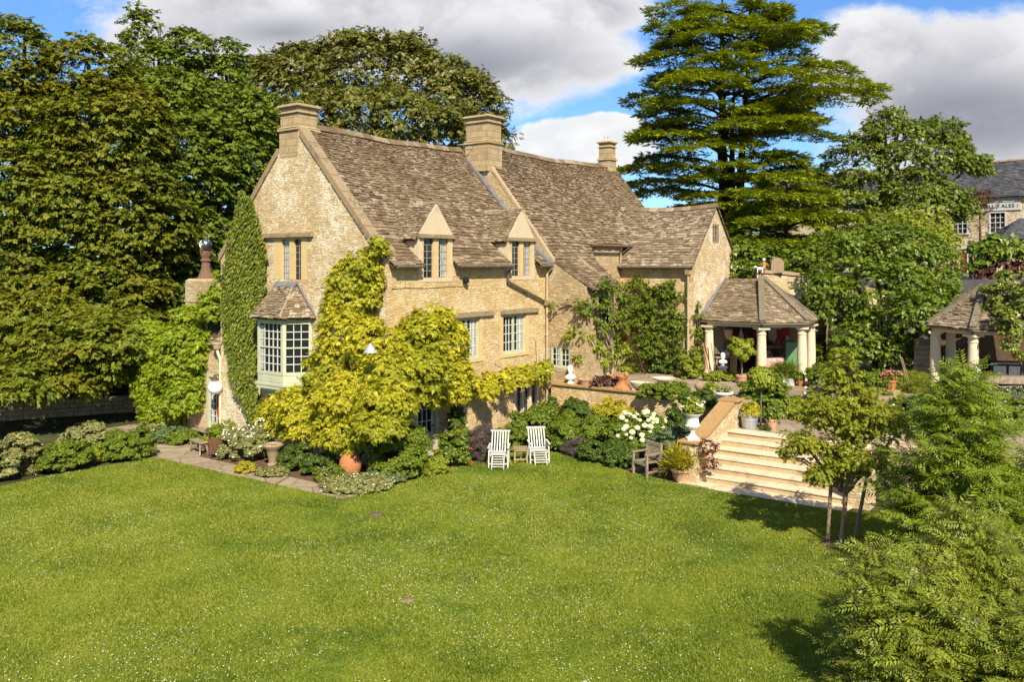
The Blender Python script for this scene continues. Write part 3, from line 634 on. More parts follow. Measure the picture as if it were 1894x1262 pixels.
# quoins on the near corner and around openings
# windows
stone_window(H, FG, 3.66, 5.36, 5.66, 7.06, [(3.93, 4.30), (4.52, 4.93)], 2, 6, .06, .0, M['ashlar'], (3.30, 5.80), curt=(1, .25, .95))  # curtain strips also stand for a whitish reflection in the glass
for x0, x1, ap in ((1.40, 3.02, 2.21), (6.06, 7.66, 6.86)):
    b = MB(); fr = Fr((0, -.012, 0), (1, 0, 0), (0, -1, 0)); zt = 7.0
    la, lb, lc, ld = x0 + .22, ap - .12, ap + .12, x1 - .22
    # rendered front: jambs, apron and little gable
    for a, c in ((x0, la - .10), (ld + .10, x1)): fr.box(b, a, c, 5.601, zt, -.2, 0)
    fr.box(b, la - .10, ld + .10, 5.601, 5.74, -.2, 0)
    b.prism([(x0 + .0, -.03, 7.13), (x1 - .0, -.03, 7.13), (ap + .03, -.03, 8.10), (ap - .03, -.03, 8.10)], (0, .14, 0))
    b.poly([(x0 + .002, .01, 5.7), (x0 + .002, .95, 7.1), (x0 + .002, .01, 7.1)]); b.poly([(x1 - .002, .01, 5.7), (x1 - .002, .95, 7.1), (x1 - .002, .01, 7.1)])
    dm = b.build('dormer', M['render'], H)
    w = MB(); fr.box(w, la - .10, la, 5.742, zt, -.2, .006); fr.box(w, lb, lc, 5.742, zt, -.2, .006); fr.box(w, ld, ld + .10, 5.742, zt, -.2, .006); w.build('mullion', M['ashlar'], dm)
    h = MB(); fr.box(h, x0 - .02, x1 + .02, zt + .002, zt + .10, -.2, .10); fr.box(h, x0 + .01, x1 - .01, zt + .101, zt + .13, -.2, .05); h.build('lintel', M['coping'], dm)
    lights(fr, dm, [(la, lb, 5.745, zt - .002), (lc, ld, 5.745, zt - .002)], -.08, 2, 6, M['leadcame'], .015, (1, .35, .98))
    r_ = MB(); zr, ze = 8.14, 6.98
    slate_quad(r_, (x0 - .13, .95, ze), (x0 - .13, -.012, ze), (ap, -.012, zr), (ap, 1.95, zr), .10, .08, .16, .12, 11 + int(x0), None, .026)
    slate_quad(r_, (x1 + .13, -.012, ze), (x1 + .13, .95, ze), (ap, 1.95, zr), (ap, -.012, zr), .10, .08, .16, .12, 31 + int(x0), None, .026)
    for i in range(7): y = -.02 + i * .285; r_.prism([(ap - .12, y, zr - .10), (ap, y, zr + .06), (ap + .12, y, zr - .10)], (0, .285, 0))
    r_.build('dormer_roof', M['slate2'], dm)
    f_ = MB(); f_.prism([(x0 - .004, -.02, 6.1), (x0 - .004, .92, 7.08), (x0 - .004, 1.10, 7.08), (x0 - .004, .16, 6.1)], (-.02, 0, 0)); f_.build('lead_flashing', M['lead'], dm)
for x0, x1, c in ((3.02, 4.62, 3.82), (5.62, 7.32, 6.47)):
    b = MB(); FF.box(b, x0, x0 + .16, 2.94, 4.38, -.22, .007); FF.box(b, x1 - .16, x1, 2.94, 4.38, -.22, .007); FF.box(b, x0 - .03, x1 + .03, 2.84, 2.938, -.22, .03)
    sw = b.build('window_surround', M['ashlar'], H)
    h = MB(); FF.box(h, x0 - .02, x1 + (.55 if x0 > 5 else .55), 4.384, 4.50, -.02, .10); FF.box(h, x0, x1 + .5, 4.501, 4.55, -.02, .06); h.build('drip_mould', M['coping'], sw)
    timber_window(H, FF, x0 + .16, x1 - .16, 2.942, 4.378, 2, 3, 4, curt=(1, .35, 1.0))
stone_window(H, FF, 6.40, 7.98, .60, 1.86, [(6.58, 6.90), (7.04, 7.36), (7.50, 7.82)], 2, 4, .10, .10, M['paleash'], (6.3, 8.1))
# garden door
b = MB(); FF.box(b, 1.26, 1.36, 0, 2.12, -.2, .02); FF.box(b, 2.20, 2.30, 0, 2.12, -.2, .02); FF.box(b, 1.36, 2.20, 2.02, 2.12, -.2, .02); dr = b.build('door_frame', M['sage'], H)
b = MB(); FF.box(b, 1.362, 2.198, .02, .78, -.14, -.09); FF.box(b, 1.362, 1.46, .78, 2.018, -.14, -.09); FF.box(b, 2.10, 2.198, .78, 2.018, -.14, -.09); FF.box(b, 1.46, 2.10, 1.92, 2.018, -.14, -.09)
for z in (.10, .44): FF.box(b, 1.50, 2.06, z, z + .27, -.088, -.075)
dd = b.build('garden_door', M['sage'], H); lights(FF, dd, [(1.46, 2.10, .78, 1.92)], -.12, 3, 3, M['barw'], .022)
b = MB(); b.ball(FF.p(2.14, .98, -.06), .03, 10, 6); b.build('handle', M['iron'], dd, True)
# bay window -------------------------------------------------------
pa = [(0, 3.40), (-.70, 3.98), (-.70, 5.28), (0, 5.86)]
b = MB()
def ring(pts, off, z0, z1):
    c = np.mean(pts, 0); q = []
    for p in pts: v = np.array(p) - c; v = v / np.linalg.norm(v); q.append((min(p[0] + v[0] * off * 1.2, 0.02), p[1] + v[1] * off))
    b.prism([(x, y, z0) for x, y in q], (0, 0, z1 - z0))
ring(pa, .0, 2.27, 2.56); ring(pa, .09, 2.20, 2.268); ring(pa, .05, 2.15, 2.198); ring(pa, .02, 4.30, 4.42)
for z, o in ((2.05, -.08), (1.97, -.22), (1.90, -.36)): ring(pa, o, z, z + .098 if z < 2.05 else 2.148)
bay = b.build('bay_window', M['sage'], H)
for p, q, nx in ((pa[1], pa[0], 3), (pa[2], pa[1], 4), (pa[3], pa[2], 3)):
    P_, Q_ = np.array(p), np.array(q); L_ = float(np.linalg.norm(Q_ - P_)); ax = (Q_ - P_) / L_; out = np.array([ax[1], -ax[0]])
    if out[0] > 0: out = -out
    fr = Fr((p[0], p[1], 0), (ax[0], ax[1], 0), (out[0], out[1], 0)); g = MB(); fw = .10
    fr.box(g, 0, fw, 2.561, 4.299, -.12, .012); fr.box(g, L_ - fw, L_, 2.561, 4.299, -.12, .012); fr.box(g, fw, L_ - fw, 2.561, 2.66, -.12, .01); fr.box(g, fw, L_ - fw, 4.22, 4.299, -.12, .01)
    fr.box(g, fw, L_ - fw, 3.43, 3.475, -.08, -.004)
    for i in range(int(L_ / .075)): x = .02 + i * .075; fr.box(g, x, x + .05, 2.10, 2.15, .03, .05)
    for zb in (2.32,): fr.box(g, fw, L_ - fw, zb, zb + .16, .001, .010)
    g.build('sash_frame', M['sage'], bay)
    lights(fr, bay, [(fw, L_ - fw, 2.662, 3.428), (fw, L_ - fw, 3.477, 4.218)], -.05, nx + 1 if nx == 4 else 3, 3, M['barw'], .022)
    if nx == 4:
        g = MB(); fr.box(g, .12, .24, 2.70, 4.15, -.049, -.046); g.build('curtain', M['curtain'], bay)
b = MB(); ev = [(0, 3.18), (-.92, 3.88), (-.92, 5.38), (0, 6.08)]; tp = [(0, 4.08), (-.10, 4.20), (-.10, 5.06), (0, 5.18)]
for i in (0, 1, 2):
    e0_, e1_ = ev[i + 1], ev[i]; t0, t1 = tp[i + 1], tp[i]
    slate_quad(b, (*e0_, 4.44), (*e1_, 4.44), (*t1, 5.44), (*t0, 5.44), .115, .085, .20, .13, 50 + i, None, .024)
    if i < 2: b.tube([(*e0_, 4.47), (*t0, 5.46)], .035, 6)
b.build('bay_roof', M['slate2'], bay)
b = MB(); b.prism([(-.16, 4.10, 5.42), (-.16, 5.16, 5.42), (0, 5.2, 5.56), (0, 4.06, 5.56)], (0, 0, .03)); b.bar((-.02, 3.16, 4.48), (-.02, 4.07, 5.52), .10, .03); b.bar((-.02, 6.10, 4.48), (-.02, 5.19, 5.52), .10, .03); b.build('lead_flashing', M['lead'], bay)
# main roofs --------------------------------------------------------
b = MB()
for x0, x1 in ((.05, 1.37), (3.04, 6.02), (7.68, 8.46)): slate_quad(b, (x0, -.27, 6.12), (x1, -.27, 6.12), (x1, .52, 6.74), (x0, .52, 6.74), .20, .17, .30, .26, int(x0 * 9), None, .045)
slate_quad(b, (.33, .50, 6.72), (8.46, .50, 6.72), (8.46, 4.25, 10.80), (.33, 4.25, 10.80), .165, .082, .25, .13, 2, None, .042)
slate_quad(b, (8.46, 8.6, 6.1), (.33, 8.6, 6.1), (.33, 4.25, 10.80), (8.46, 4.25, 10.80), .24, .2, .5, .4, 3)
for i in range(18): x = .9 + i * .42; b.prism([(x, 4.06, 10.72), (x, 4.25, 10.93), (x, 4.44, 10.72)], (.405, 0, random.Random(i).uniform(-.01, .01)))
wav = lambda u, v, z: z + .022 * math.sin(u * 1.9 + v * .7) + .016 * math.sin(u * .9 - z * 1.7)
b.warp(lambda u, v, z: (u, v, wav(u, v, z) - .07 * max(0, z - 8) / 2.8 * math.sin(math.pi * min(1, max(0, (u - .3) / 8.2))))); b.build('main_roof', M['slate'], H)
b = MB(); Z = 1.0
def sagz(u, v, z):
    k = max(0, (z - 7) / 4.2); return (u, v, wav(u, v, z) - .24 * k * math.sin(math.pi * min(1, max(0, (u - 8.7) / 11.2))))
pr = [(-1.88, 5.28), (-.22, 6.24), (.42, 7.03), (1.31, 8.13), (3.75, 11.18)]; ru = [10.75, 11.75, 12.25]
seeds = iter(range(60, 90))
slate_quad(b, (8.62, *pr[0]), (ru[0], *pr[0]), (ru[1], *pr[1]), (8.62, *pr[1]), .20, .18, .30, .26, 61, None, .045)
slate_quad(b, (8.78, *pr[1]), (ru[1], *pr[1]), (ru[2], *pr[2]), (8.78, *pr[2]), .175, .165, .27, .24, 62)
slate_quad(b, (8.78, *pr[2]), (19.9, *pr[2]), (19.9, *pr[3]), (8.78, *pr[3]), .165, .15, .25, .22, 63)
slate_quad(b, (8.78, *pr[3]), (19.9, *pr[3]), (19.9, *pr[4]), (8.78, *pr[4]), .145, .08, .21, .13, 64)
slate_quad(b, (20, 8.5, 6.2), (8.7, 8.5, 6.2), (8.7, 3.75, 11.18), (20, 3.75, 11.18), .24, .2, .5, .4, 65)
for i in range(26): x = 9.0 + i * .42; b.prism([(x, 3.56, 11.08), (x, 3.75, 11.30), (x, 3.94, 11.08)], (.405, 0, random.Random(i).uniform(-.012, .012)))
b.warp(sagz); b.build("middle_roof", M["slate"], H); UNDER.warp(lambda u, v, z: sagz(u, v, z) if False else (u, v, z - (.32 if u > 8.5 and z > 7 else .04)))
b = MB()
slate_quad(b, (14.95, 1.3, 6.08), (14.95, -2.98, 6.08), (17.45, -2.98, 8.76), (17.45, 2.4, 8.76), .17, .105, .25, .16, 71, None, .045)
slate_quad(b, (19.95, -2.98, 6.08), (19.95, 1.3, 6.08), (17.45, 2.4, 8.76), (17.45, -2.98, 8.76), .17, .105, .25, .16, 72)
for i in range(12): y = -3.0 + i * .42; b.prism([(17.28, y, 8.68), (17.45, y, 8.88), (17.62, y, 8.68)], (0, .405, 0))
b.warp(lambda u, v, z: (u, v, z - .10 * max(0, (z - 7.6)) * math.sin(math.pi * min(1, max(0, (v + 3) / 4.5))))); b.build('wing_roof', M['slate2'], H)
UNDER.build('roof_deck', M['roofbase'], H); UNDER = MB()
# copings, party wall and lead
b = MB()
def cop(pts, u0, u1, h=.16, dn=.10):
    for (v0, z0), (v1, z1) in zip(pts, pts[1:]):
        n = max(1, int(math.hypot(v1 - v0, z1 - z0) / .75))
        for i in range(n):
            a, c = i / n, (i + 1) / n - .012; A0 = (v0 + (v1 - v0) * a, z0 + (z1 - z0) * a); A1 = (v0 + (v1 - v0) * c, z0 + (z1 - z0) * c)
            b.prism([(u0, A0[0], A0[1] - dn), (u0, A0[0], A0[1] + h), (u0, A1[0], A1[1] + h), (u0, A1[0], A1[1] - dn)], (u1 - u0, 0, 0))
cop([(5.12, 9.90), (8.45, 6.30)], -.06, .34); b.build('gable_coping', M['coping'], H); b = MB(); cop([(.42, 6.66), (4.02, 10.58)], -.06, .34)
b.prism([(-.08, -.02, 6.42), (-.08, .50, 6.42), (-.08, .62, 7.02), (-.08, .30, 6.86), (-.08, -.02, 6.62)], (.44, 0, 0))
b.build('gable_coping', M['coping'], H)
b = MB(); cop([(-.20, 6.28), (.42, 7.06), (1.31, 8.17), (3.3, 10.64)], 8.58, 8.78, .10, .06)
b.build('party_coping', M['chimney'], H)
b = MB(); cop([(-.28, 6.14), (.50, 6.76), (3.9, 10.46)], 8.28, 8.57, .085, 0); b.build('lead_gutter', M['lead'], H)
b = MB(); wall(b, lambda x, z: (8.56, x, z), [-1.7, -.22, .42, 1.31, 3.75, 4.3], pl([(-1.7, 5.36), (-.22, 6.24), (.42, 7.02), (1.31, 8.12), (3.75, 11.1), (4.3, 10.7)]), -.1, [(-1.02, -.14, 2.24, 3.06)])
wall(b, lambda x, z: (x, -1.7, z), [8.56, 10.62], lambda x: 5.36, -.1, [(9.5, 10.2, 3.6, 5.0)])
wall(b, lambda x, z: (x, .62, z), [10.6, 15.3], lambda x: 7.12, -.1, []); b.quad((10.6, -1.7, 0), (10.6, .62, 0), (10.6, .62, 7), (10.6, -1.7, 5.36))
b.build('middle_wall', M['wing'], H, uv=True)
b = MB(); wall(b, lambda x, z: (15.2, x, z), [-2.9, .7], lambda x: 6.25, -.1, [])
b.build('wing_side_wall', M['front'], H, uv=True)
b = MB(); wall(b, lambda x, z: (x, -2.9, z), [15.2, 17.45, 19.7], pl([(15.2, 6.28), (17.45, 8.72), (19.7, 6.28)]), -.1, [(17.12, 17.78, 7.12, 7.92)]); b.quad((19.7, -2.9, 0), (19.7, .7, 0), (19.7, .7, 6.3), (19.7, -2.9, 6.3))
b.build('wing_gable', M['gable'], H, uv=True)
FW = Fr((8.56, 0, 0), (0, 1, 0), (-1, 0, 0)); timber_window(H, FW, -1.02, -.14, 2.24, 3.06, 2, 2, 3, -.06, .05, (1, .0, .35))
timber_window(H, Fr((0, -1.7, 0), (1, 0, 0), (0, -1, 0)), 9.5, 10.2, 3.6, 5.0, 1, 2, 4)
FC = Fr((0, -2.9, 0), (1, 0, 0), (0, -1, 0)); b = MB(); FC.box(b, 17.12, 17.20, 7.12, 7.92, -.15, -.02); FC.box(b, 17.70, 17.78, 7.12, 7.92, -.15, -.02); FC.box(b, 17.2, 17.7, 7.84, 7.92, -.15, -.02); FC.box(b, 17.2, 17.7, 7.12, 7.19, -.15, .02); FC.box(b, 17.42, 17.48, 7.19, 7.84, -.15, -.03)
w = b.build('window', M['greywood'], H); lights(FC, w, [(17.2, 17.42, 7.19, 7.84), (17.48, 17.7, 7.19, 7.84)], -.09, 1, 3, M['greywood'], .02)
# chimneys
def chimney(u0, u1, v0, v1, z0, zd, z1, base=None, pots=0, mat='block'):
    b = MB(); b.box(u0, u1, v0, v1, z0, zd)
    def rg(o, za, zb): b.cbox(u0 - o, u1 + o, v0 - o, v1 + o, za, zb, .03)
    rg(.06, zd, zd + .07); rg(.03, zd + .091, zd + .13); b.box(u0 + .03, u1 - .03, v0 + .03, v1 - .03, zd + .131, z1 - .30)
    rg(.035, z1 - .299, z1 - .262); b.box(u0 + .035, u1 - .035, v0 + .035, v1 - .035, z1 - .261, z1 - .13); rg(.02, z1 - .129, z1 - .085); rg(.06, z1 - .084, z1)
    c = b.build('chimney', M[mat], H, uv=True)
    if pots:
        p = MB()
        for i in range(pots): p.lathe([(.09, 0), (.08, .12), (.06, .22), (.075, .24)], (u0 + (u1 - u0) * (i + .7) / (pots + .4), (v0 + v1) / 2, z1), 10)
        p.build('chimney_pot', M['paleash'], c, True)
    return c
c1 = chimney(-.012, .86, 4.10, 5.04, 9.75, 10.62, 11.50)
chimney(8.42, 9.36, 2.80, 3.98, 9.9, 11.02, 12.16)
chimney(19.05, 19.72, 3.45, 4.12, 10.2, 11.40, 12.36, pots=2)
b = MB(); b.bar((7.6, 3.6, 10.9), (8.42, 3.4, 11.05), .02); 
for i in range(5): b.bar((7.65 + i * .15, 3.45, 10.92 + i * .03), (7.65 + i * .15, 3.75, 10.92 + i * .03), .012)
b.build('aerial', M['zinc'], H)
# gutters and pipes
def gut(p, q, r=.06): b = MB(); b.tube([p, q], r, 8); b.build('gutter', M['pipedark'], H, True)
for a, c in ((.15, 1.30), (3.12, 5.98), (7.72, 8.45)): gut((a, -.30, 6.10), (c, -.30, 6.10))
gut((8.7, -1.92, 5.24), (10.7, -1.92, 5.24), .05); gut((12.3, .30, 6.96), (16.0, .30, 6.96), .055); gut((14.90, 1.0, 6.03), (14.90, -2.9, 6.03), .06)
def pipe(pts, m='pipe', r=.045, hop=None):
    b = MB(); b.tube(pts, r, 8)
    for i in range(len(pts) - 1):
        p, q = Vector(pts[i]), Vector(pts[i + 1]); n = int((q - p).length / 1.3)
        for k in range(1, n + 1): c = p + (q - p) * k / (n + 1); d = (q - p).normalized() * .04; b.tube([c - d, c + d], r * 1.45, 8)
    if hop: x, y, z = hop; b.add([(x - .10, y - .10, z), (x + .10, y - .10, z), (x + .10, y + .08, z), (x - .10, y + .08, z), (x - .17, y - .14, z + .2), (x + .17, y - .14, z + .2), (x + .17, y + .08, z + .2), (x - .17, y + .08, z + .2)], [(0, 3, 2, 1), (4, 5, 6, 7), (0, 1, 5, 4), (1, 2, 6, 5), (2, 3, 7, 6), (3, 0, 4, 7)])
    return b.build('downpipe', M[m], H, True)
pipe([(5.92, -.30, 6.06), (5.92, -.12, 5.86), (5.92, -.10, 5.55), (8.18, -.10, 4.78)], 'pipedark', .05)
pipe([(8.44, -.30, 6.05), (8.36, -.12, 5.85), (8.36, -.11, 4.75), (8.36, -.11, 1.0)], 'pipe', .05, (8.34, -.12, 4.62))
pipe([(14.9, .38, 6.9), (15.05, .52, 6.75), (15.05, .54, 6.2)])
pipe([(14.92, -2.7, 6.0), (15.06, -2.7, 5.8), (15.08, -2.7, 1.4)], 'pipe', .05, (15.06, -2.7, 5.72))
pipe([(7.75, -.06, 3.35), (7.75, -.10, 2.5), (7.55, -.10, 2.2)], 'pipe', .03)
b = MB()
for i in range(12): b.bar((-.012, 3.0 - .25 * i, 5.42 + .012 * math.sin(i)), (-.012, 2.75 - .25 * i, 5.42 + .012 * math.sin(i + 1)), .012)
for i in range(14): b.bar((.2 + .25 * i, -.012, 5.42 + .015 * math.sin(i * .7)), (.45 + .25 * i, -.012, 5.42 + .015 * math.sin(i * .7 + .7)), .012)
b.build('cable', M['pipedark'], H)
# ------------------------------------------------------------------ low wing on the left with the pot-topped chimney
O = thing('outbuilding', 'low stone wing with a tall crowned chimney pot, left of the ivy gable', 'outbuilding', HW(0, 0), HROT)
U0 = .12; b = MB(); og = pl([(8.36, 3.3), (8.95, 3.3), (10.1, 4.95), (11.6, 3.1), (11.7, 3.1)])
wall(b, lambda x, z: (U0, x, z), [8.36, 8.95, 10.1, 11.6, 11.7], og, -.1, [(8.52, 9.34, -.1, 2.12)]); b.quad((U0, 11.7, -.1), (5, 11.7, -.1), (5, 11.7, 3.1), (U0, 11.7, 3.1)); b.build('wall', M['gable'], O, uv=True)
b = MB(); slate_quad(b, (U0 - .12, 9.1, 3.22), (U0 - .12, 8.38, 3.22), (1.6, 8.38, 5.0), (1.6, 9.1, 5.0), .20, .15, .34, .26, 81)
slate_quad(b, (4.5, 8.7, 3.2), (U0, 8.7, 3.2), (U0, 10.1, 4.95), (4.5, 10.1, 4.95), .2, .15, .34, .28, 82); slate_quad(b, (U0, 11.65, 3.1), (4.5, 11.65, 3.1), (4.5, 10.1, 4.95), (U0, 10.1, 4.95), .2, .15, .34, .28, 83)
b.build('roof', M['slate'], O); UNDER.build('roof_deck', M['roofbase'], O); UNDER = MB()
b = MB(); b.prism([(U0 - .1, 11.75, 3.0), (U0 - .1, 11.75, 3.2), (U0 - .1, 10.6, 4.55), (U0 - .1, 10.6, 4.35)], (.35, 0, 0)); b.build('coping', M['coping'], O)
b = MB(); b.cbox(U0 - .03, U0 + .85, 9.40, 10.72, 3.9, 5.62, .09); b.box(U0 - .06, U0 + .88, 9.37, 10.75, 4.75, 4.82); c = b.build('chimney', M['wing'], O, uv=True)
b = MB(); px, py, pz = U0 + .41, 10.05, 5.60
b.lathe([(.32, 0), (.30, .06), (.20, .32), (.165, .46), (.175, .49), (.16, .52), (.16, .66), (.21, .68), (.21, .72), (.17, .75), (.17, .82), (.20, .85), (.21, .97), (.16, .96), (.16, 1.06)], (px, py, pz), 18)
for i in range(9): a = i * .698; b.prism([(px + .21 * math.cos(a - .3), py + .21 * math.sin(a - .3), pz + .96), (px + .21 * math.cos(a + .3), py + .21 * math.sin(a + .3), pz + .96), (px + .235 * math.cos(a), py + .235 * math.sin(a), pz + 1.07)], (-.02 * math.cos(a), -.02 * math.sin(a), 0))
p = b.build('chimney_pot', M['bark_red'], c, True)
b = MB(); b.ball((px, py, pz + 1.30), .215, 20, 12)
for i in range(10):
    b.tube([(px + .22 * math.sin(t) * math.cos(i * .628 + t * .5), py + .22 * math.sin(t) * math.sin(i * .628 + t * .5), pz + 1.30 + .22 * math.cos(t)) for t in np.linspace(.15, 2.9, 9)], .012, 4)
b.build('cowl', m_plain('polished_steel', (.30, .31, .33), .28, .15, 5, .9), p, True)
FO = Fr((U0, 0, 0), (0, 1, 0), (-1, 0, 0))
b = MB(); FO.box(b, 8.52, 8.60, 0, 2.12, -.15, .02); FO.box(b, 9.26, 9.34, 0, 2.12, -.15, .02); FO.box(b, 8.60, 9.26, 2.04, 2.12, -.15, .02); fr_ = b.build('door_frame', M['sage'], O)
b = MB(); FO.box(b, 8.84, 9.258, .02, 2.038, -.10, -.06); pd = b.build('door', M['sage'], O)
lights(FO, pd, [(8.90, 9.21, .40, 1.94)], -.055, 3, 7, M['barw'], .025)
b = MB(); FO.box(b, 8.602, 8.838, .02, 2.038, -.15, -.13); b.build('hall_shade_panel', M['darkwood_and_shade'], O)  # dark panel in the door gap stands for the unlit hall
# red coat by the door
b = MB(); FO_p = FO.p
cp = [(.04, 1.62), (.10, 1.53), (.12, 1.1), (.11, .72), (.08, .62), (.03, .70)]
b.add([FO_p(8.73 + s * w, z, -.10 + .05 * (w > .1)) for w, z in cp for s in (-1, 1)] + [FO_p(8.73, z, .0) for w, z in cp], [(2 * i, 2 * i + 2, 12 + i + 1, 12 + i) for i in range(5)] + [(12 + i, 12 + i + 1, 2 * i + 3, 2 * i + 1) for i in range(5)])
o = b.build('coat', M['redcloth'], None, True, HW(0, 0), HROT); setp(o, 'red coat hanging in the doorway beside the globe lamp', 'coat')
q_ = ONU(398, 717, U0 - .37); o = thing('globe_lamp', 'round white glass globe lamp on a wall bracket', 'lamp', HW(U0 - .02, q_[0], q_[1] - .27), HROT)
b = MB(); b.ball((-.35, 0, .27), .25, 22, 14); b.build('globe', M['opal'], o, True)
b = MB(); b.lathe([(.10, .49), (.12, .53), (.07, .60), (.05, .72)], (-.35, 0, 0), 14); b.bar((-.35, 0, .70), (.02, 0, .74), .03); b.tube([(.0, 0, .45), (-.1, 0, .5), (-.25, 0, .7)], .015, 6); b.build('bracket', M['rust'], o)
pipe_o = thing('drain_pipe', 'cream drainpipe with a hopper head beside the ivy gable', 'drainpipe', HW(-.07, 8.28), HROT)
b = MB(); b.tube([(0, 0, 0), (0, 0, 2.75), (-.02, .10, 2.95), (-.02, .16, 3.1)], .05, 10)
for z in (.6, 1.5, 2.3): b.tube([(0, 0, z), (0, 0, z + .05)], .07, 10)
b.build('pipe', M['paleash'], pipe_o, True)
b = MB(); b.lathe([(.05, 3.05), (.12, 3.13), (.17, 3.29), (.19, 3.30), (.19, 3.35)], (-.02, .16, 0), 10); b.build('hopper', M['pipe'], pipe_o)
# ------------------------------------------------------------------ columns and loggias
def loggia(root, cols, eave, tops, zf, zc, ze, wallpts, mat='slate', seed=100):
    global UNDER
    for (x, y), r in cols:
        b = MB(); h = zc - zf
        b.box(-.25, .25, -.25, .25, 0, .09)
        b.lathe([(.235, .09), (.245, .13), (.22, .17), (.20, .20), (.195, .35), (.198, h * .45), (.172, h - .30), (.195, h - .285), (.195, h - .25), (.172, h - .235), (.172, h - .16), (.23, h - .08)], (0, 0, 0), 22)
        b.box(-.25, .25, -.25, .25, h - .079, h)
        o = b.build('column', M['paleash'], root, True, (x, y, zf)); o.rotation_euler = (0, 0, r)
    b = MB()
    for (p, q) in zip(cols, cols[1:]): b.bar((*p[0], zc + .07), (*q[0], zc + .07), .32, .14)
    b.build('beam', M['paleash'], root)
    b = MB(); h = MB()
    for i in range(len(eave) - 1):
        t0, t1 = tops[i]
        slate_quad(b, (*eave[i], ze), (*eave[i + 1], ze), t1, t0, .16, .10, .24, .17, seed + i, None, .04, False); UNDER.add([(*eave[i], ze - .04), (*eave[i + 1], ze - .04), (t1[0], t1[1], t1[2] - .16), (t0[0], t0[1], t0[2] - .16)], [(0, 1, 2, 3)])
        b.bar((*eave[i], ze - .06), (*eave[i + 1], ze - .06), .10, .04)
        if i:
            P, Q = Vector((*eave[i], ze + .08)), Vector((*t0[:2], t0[2] + .08)); n = 4
            for k in range(n): h.bar(P + (Q - P) * (k / n), P + (Q - P) * ((k + .97) / n), .24, .08)
    b.build('roof', M[mat], root); UNDER.build('roof_deck', M['roofbase'], root); UNDER = MB()
    h.build('hip_stone', M['hip'], root)
P1 = thing('loggia', 'stone slated octagonal loggia on round columns with a red back wall', 'loggia', (0, 0, 0))
e1 = [(7.95, 36.35), (10.0, 34.55), (11.95, 34.9), (13.0, 36.9), (13.2, 39.4)]
loggia(P1, [((8.28, 36.35), .8), ((10.08, 34.95), .2), ((11.82, 35.25), -.3), ((12.8, 37.05), -.6)], e1,
       [((9.7, 39.1, 5.50), (10.85, 37.7, 5.56)), ((10.85, 37.7, 5.56), (10.95, 37.75, 5.56)), ((10.95, 37.75, 5.56), (11.0, 37.9, 5.56)), ((11.0, 37.9, 5.56), (11.0, 38.3, 5.56))], 1.45, 3.60, 3.82, None, 'slate2', 100)
b = MB(); b.bar((7.9, 36.45, 3.84), (9.62, 39.15, 5.54), .16, .05); b.build('lead_flashing', M['lead'], P1)
b = MB(); b.quad((9.9, 39.5, 1.4), (14.4, 39.2, 1.4), (14.4, 39.2, 3.9), (9.9, 39.5, 3.9)); b.quad((13.7, 37.7, 1.4), (14.4, 39.2, 1.4), (14.4, 39.2, 3.9), (13.7, 37.7, 3.9)); b.build('back_wall', M['wing'], P1, uv=True)
b = MB(); b.quad((9.7, 39.15, 5.46), (11.05, 38.35, 5.5), (14.4, 39.15, 3.88), (9.9, 39.45, 3.88)); b.quad((11.05, 38.3, 5.5), (11.0, 37.9, 5.5), (13.2, 37.2, 3.85), (14.4, 39.15, 3.88)); b.build('light_block_roof', M['roofbase'], P1)  # unseen rear quads, added to keep skylight off the back wall
b = MB(); b.box(9.95, 11.35, 39.36, 39.42, 1.45, 3.8); b.build('shade_panel', M['darkwood_and_shade'], P1)  # dark sheet that stands for the shade inside the loggia
P2 = thing('loggia', 'ivy covered octagonal loggia at the right edge behind the young conifer', 'loggia', (0, 0, 0))
e2 = [(17.55, 35.3), (15.95, 33.25), (16.6, 31.15), (18.65, 30.5), (21.5, 31.6)]; ap2 = (18.35, 33.6, 5.30)
loggia(P2, [((17.75, 35.0), .8), ((16.25, 33.2), 1.2), ((16.8, 31.5), 1.9), ((18.6, 30.9), .2), ((20.8, 31.5), .2)], e2,
       [((19.0, 35.0, 5.3), (18.35, 33.7, 5.3)), ((18.35, 33.7, 5.3), ap2), (ap2, (18.6, 33.4, 5.3)), ((18.6, 33.4, 5.3), (20.5, 34, 5.3))], 1.45, 3.60, 3.82, None, 'slate2', 120)
b = MB(); b.quad((17.9, 36.4, 1.4), (24, 35.6, 1.4), (24, 35.6, 3.9), (17.9, 36.4, 3.9)); b.quad((18.35, 33.75, 5.26), (20.5, 34, 5.26), (24, 35.6, 3.88), (17.9, 36.4, 3.88)); b.quad((17.55, 35.3, 3.8), (18.35, 33.75, 5.2), (17.9, 36.4, 3.88), (17.6, 36.0, 3.8)); b.build('back_wall', M['darkwood_and_shade'], P2)  # dark colour stands for interior shade; upper quads added to block skylight
# ------------------------------------------------------------------ terrace wall, balustrade and piers
tw = thing('terrace_wall', 'rubble terrace wall with an ochre stone coping', 'wall', HW(8.3, 0), HROT)
b = MB(); b.box(-.02, .26, -7.3, -.35, -.1, 1.65); b.box(-1.3, -.02, -7.86, -7.55, -.1, 1.45); b.build('wall', M['front'], tw, uv=True)
b = MB()
for i in range(9): b.cbox(-.10, .34, -7.3 + i * .775, -6.53 + i * .775, 1.651, 1.73, .015)
b.build('coping', m_ashlar('ochre_coping_stone', (.36, .22, .09), .4, (.18, .11, .05)), tw)
OC = bpy.data.materials['ochre_coping_stone']
bw = thing('stair_wall', 'sloping stone wall with an ochre coping rising beside the steps', 'wall', HW(4.3, -8.2), HROT)
b = MB(); b.prism([(.35, .0, -.1), (.35, .0, 1.16), (2.35, .0, 1.88), (2.35, 0, -.1)], (0, .34, 0)); b.build('wall', M['gable'], bw, uv=True)
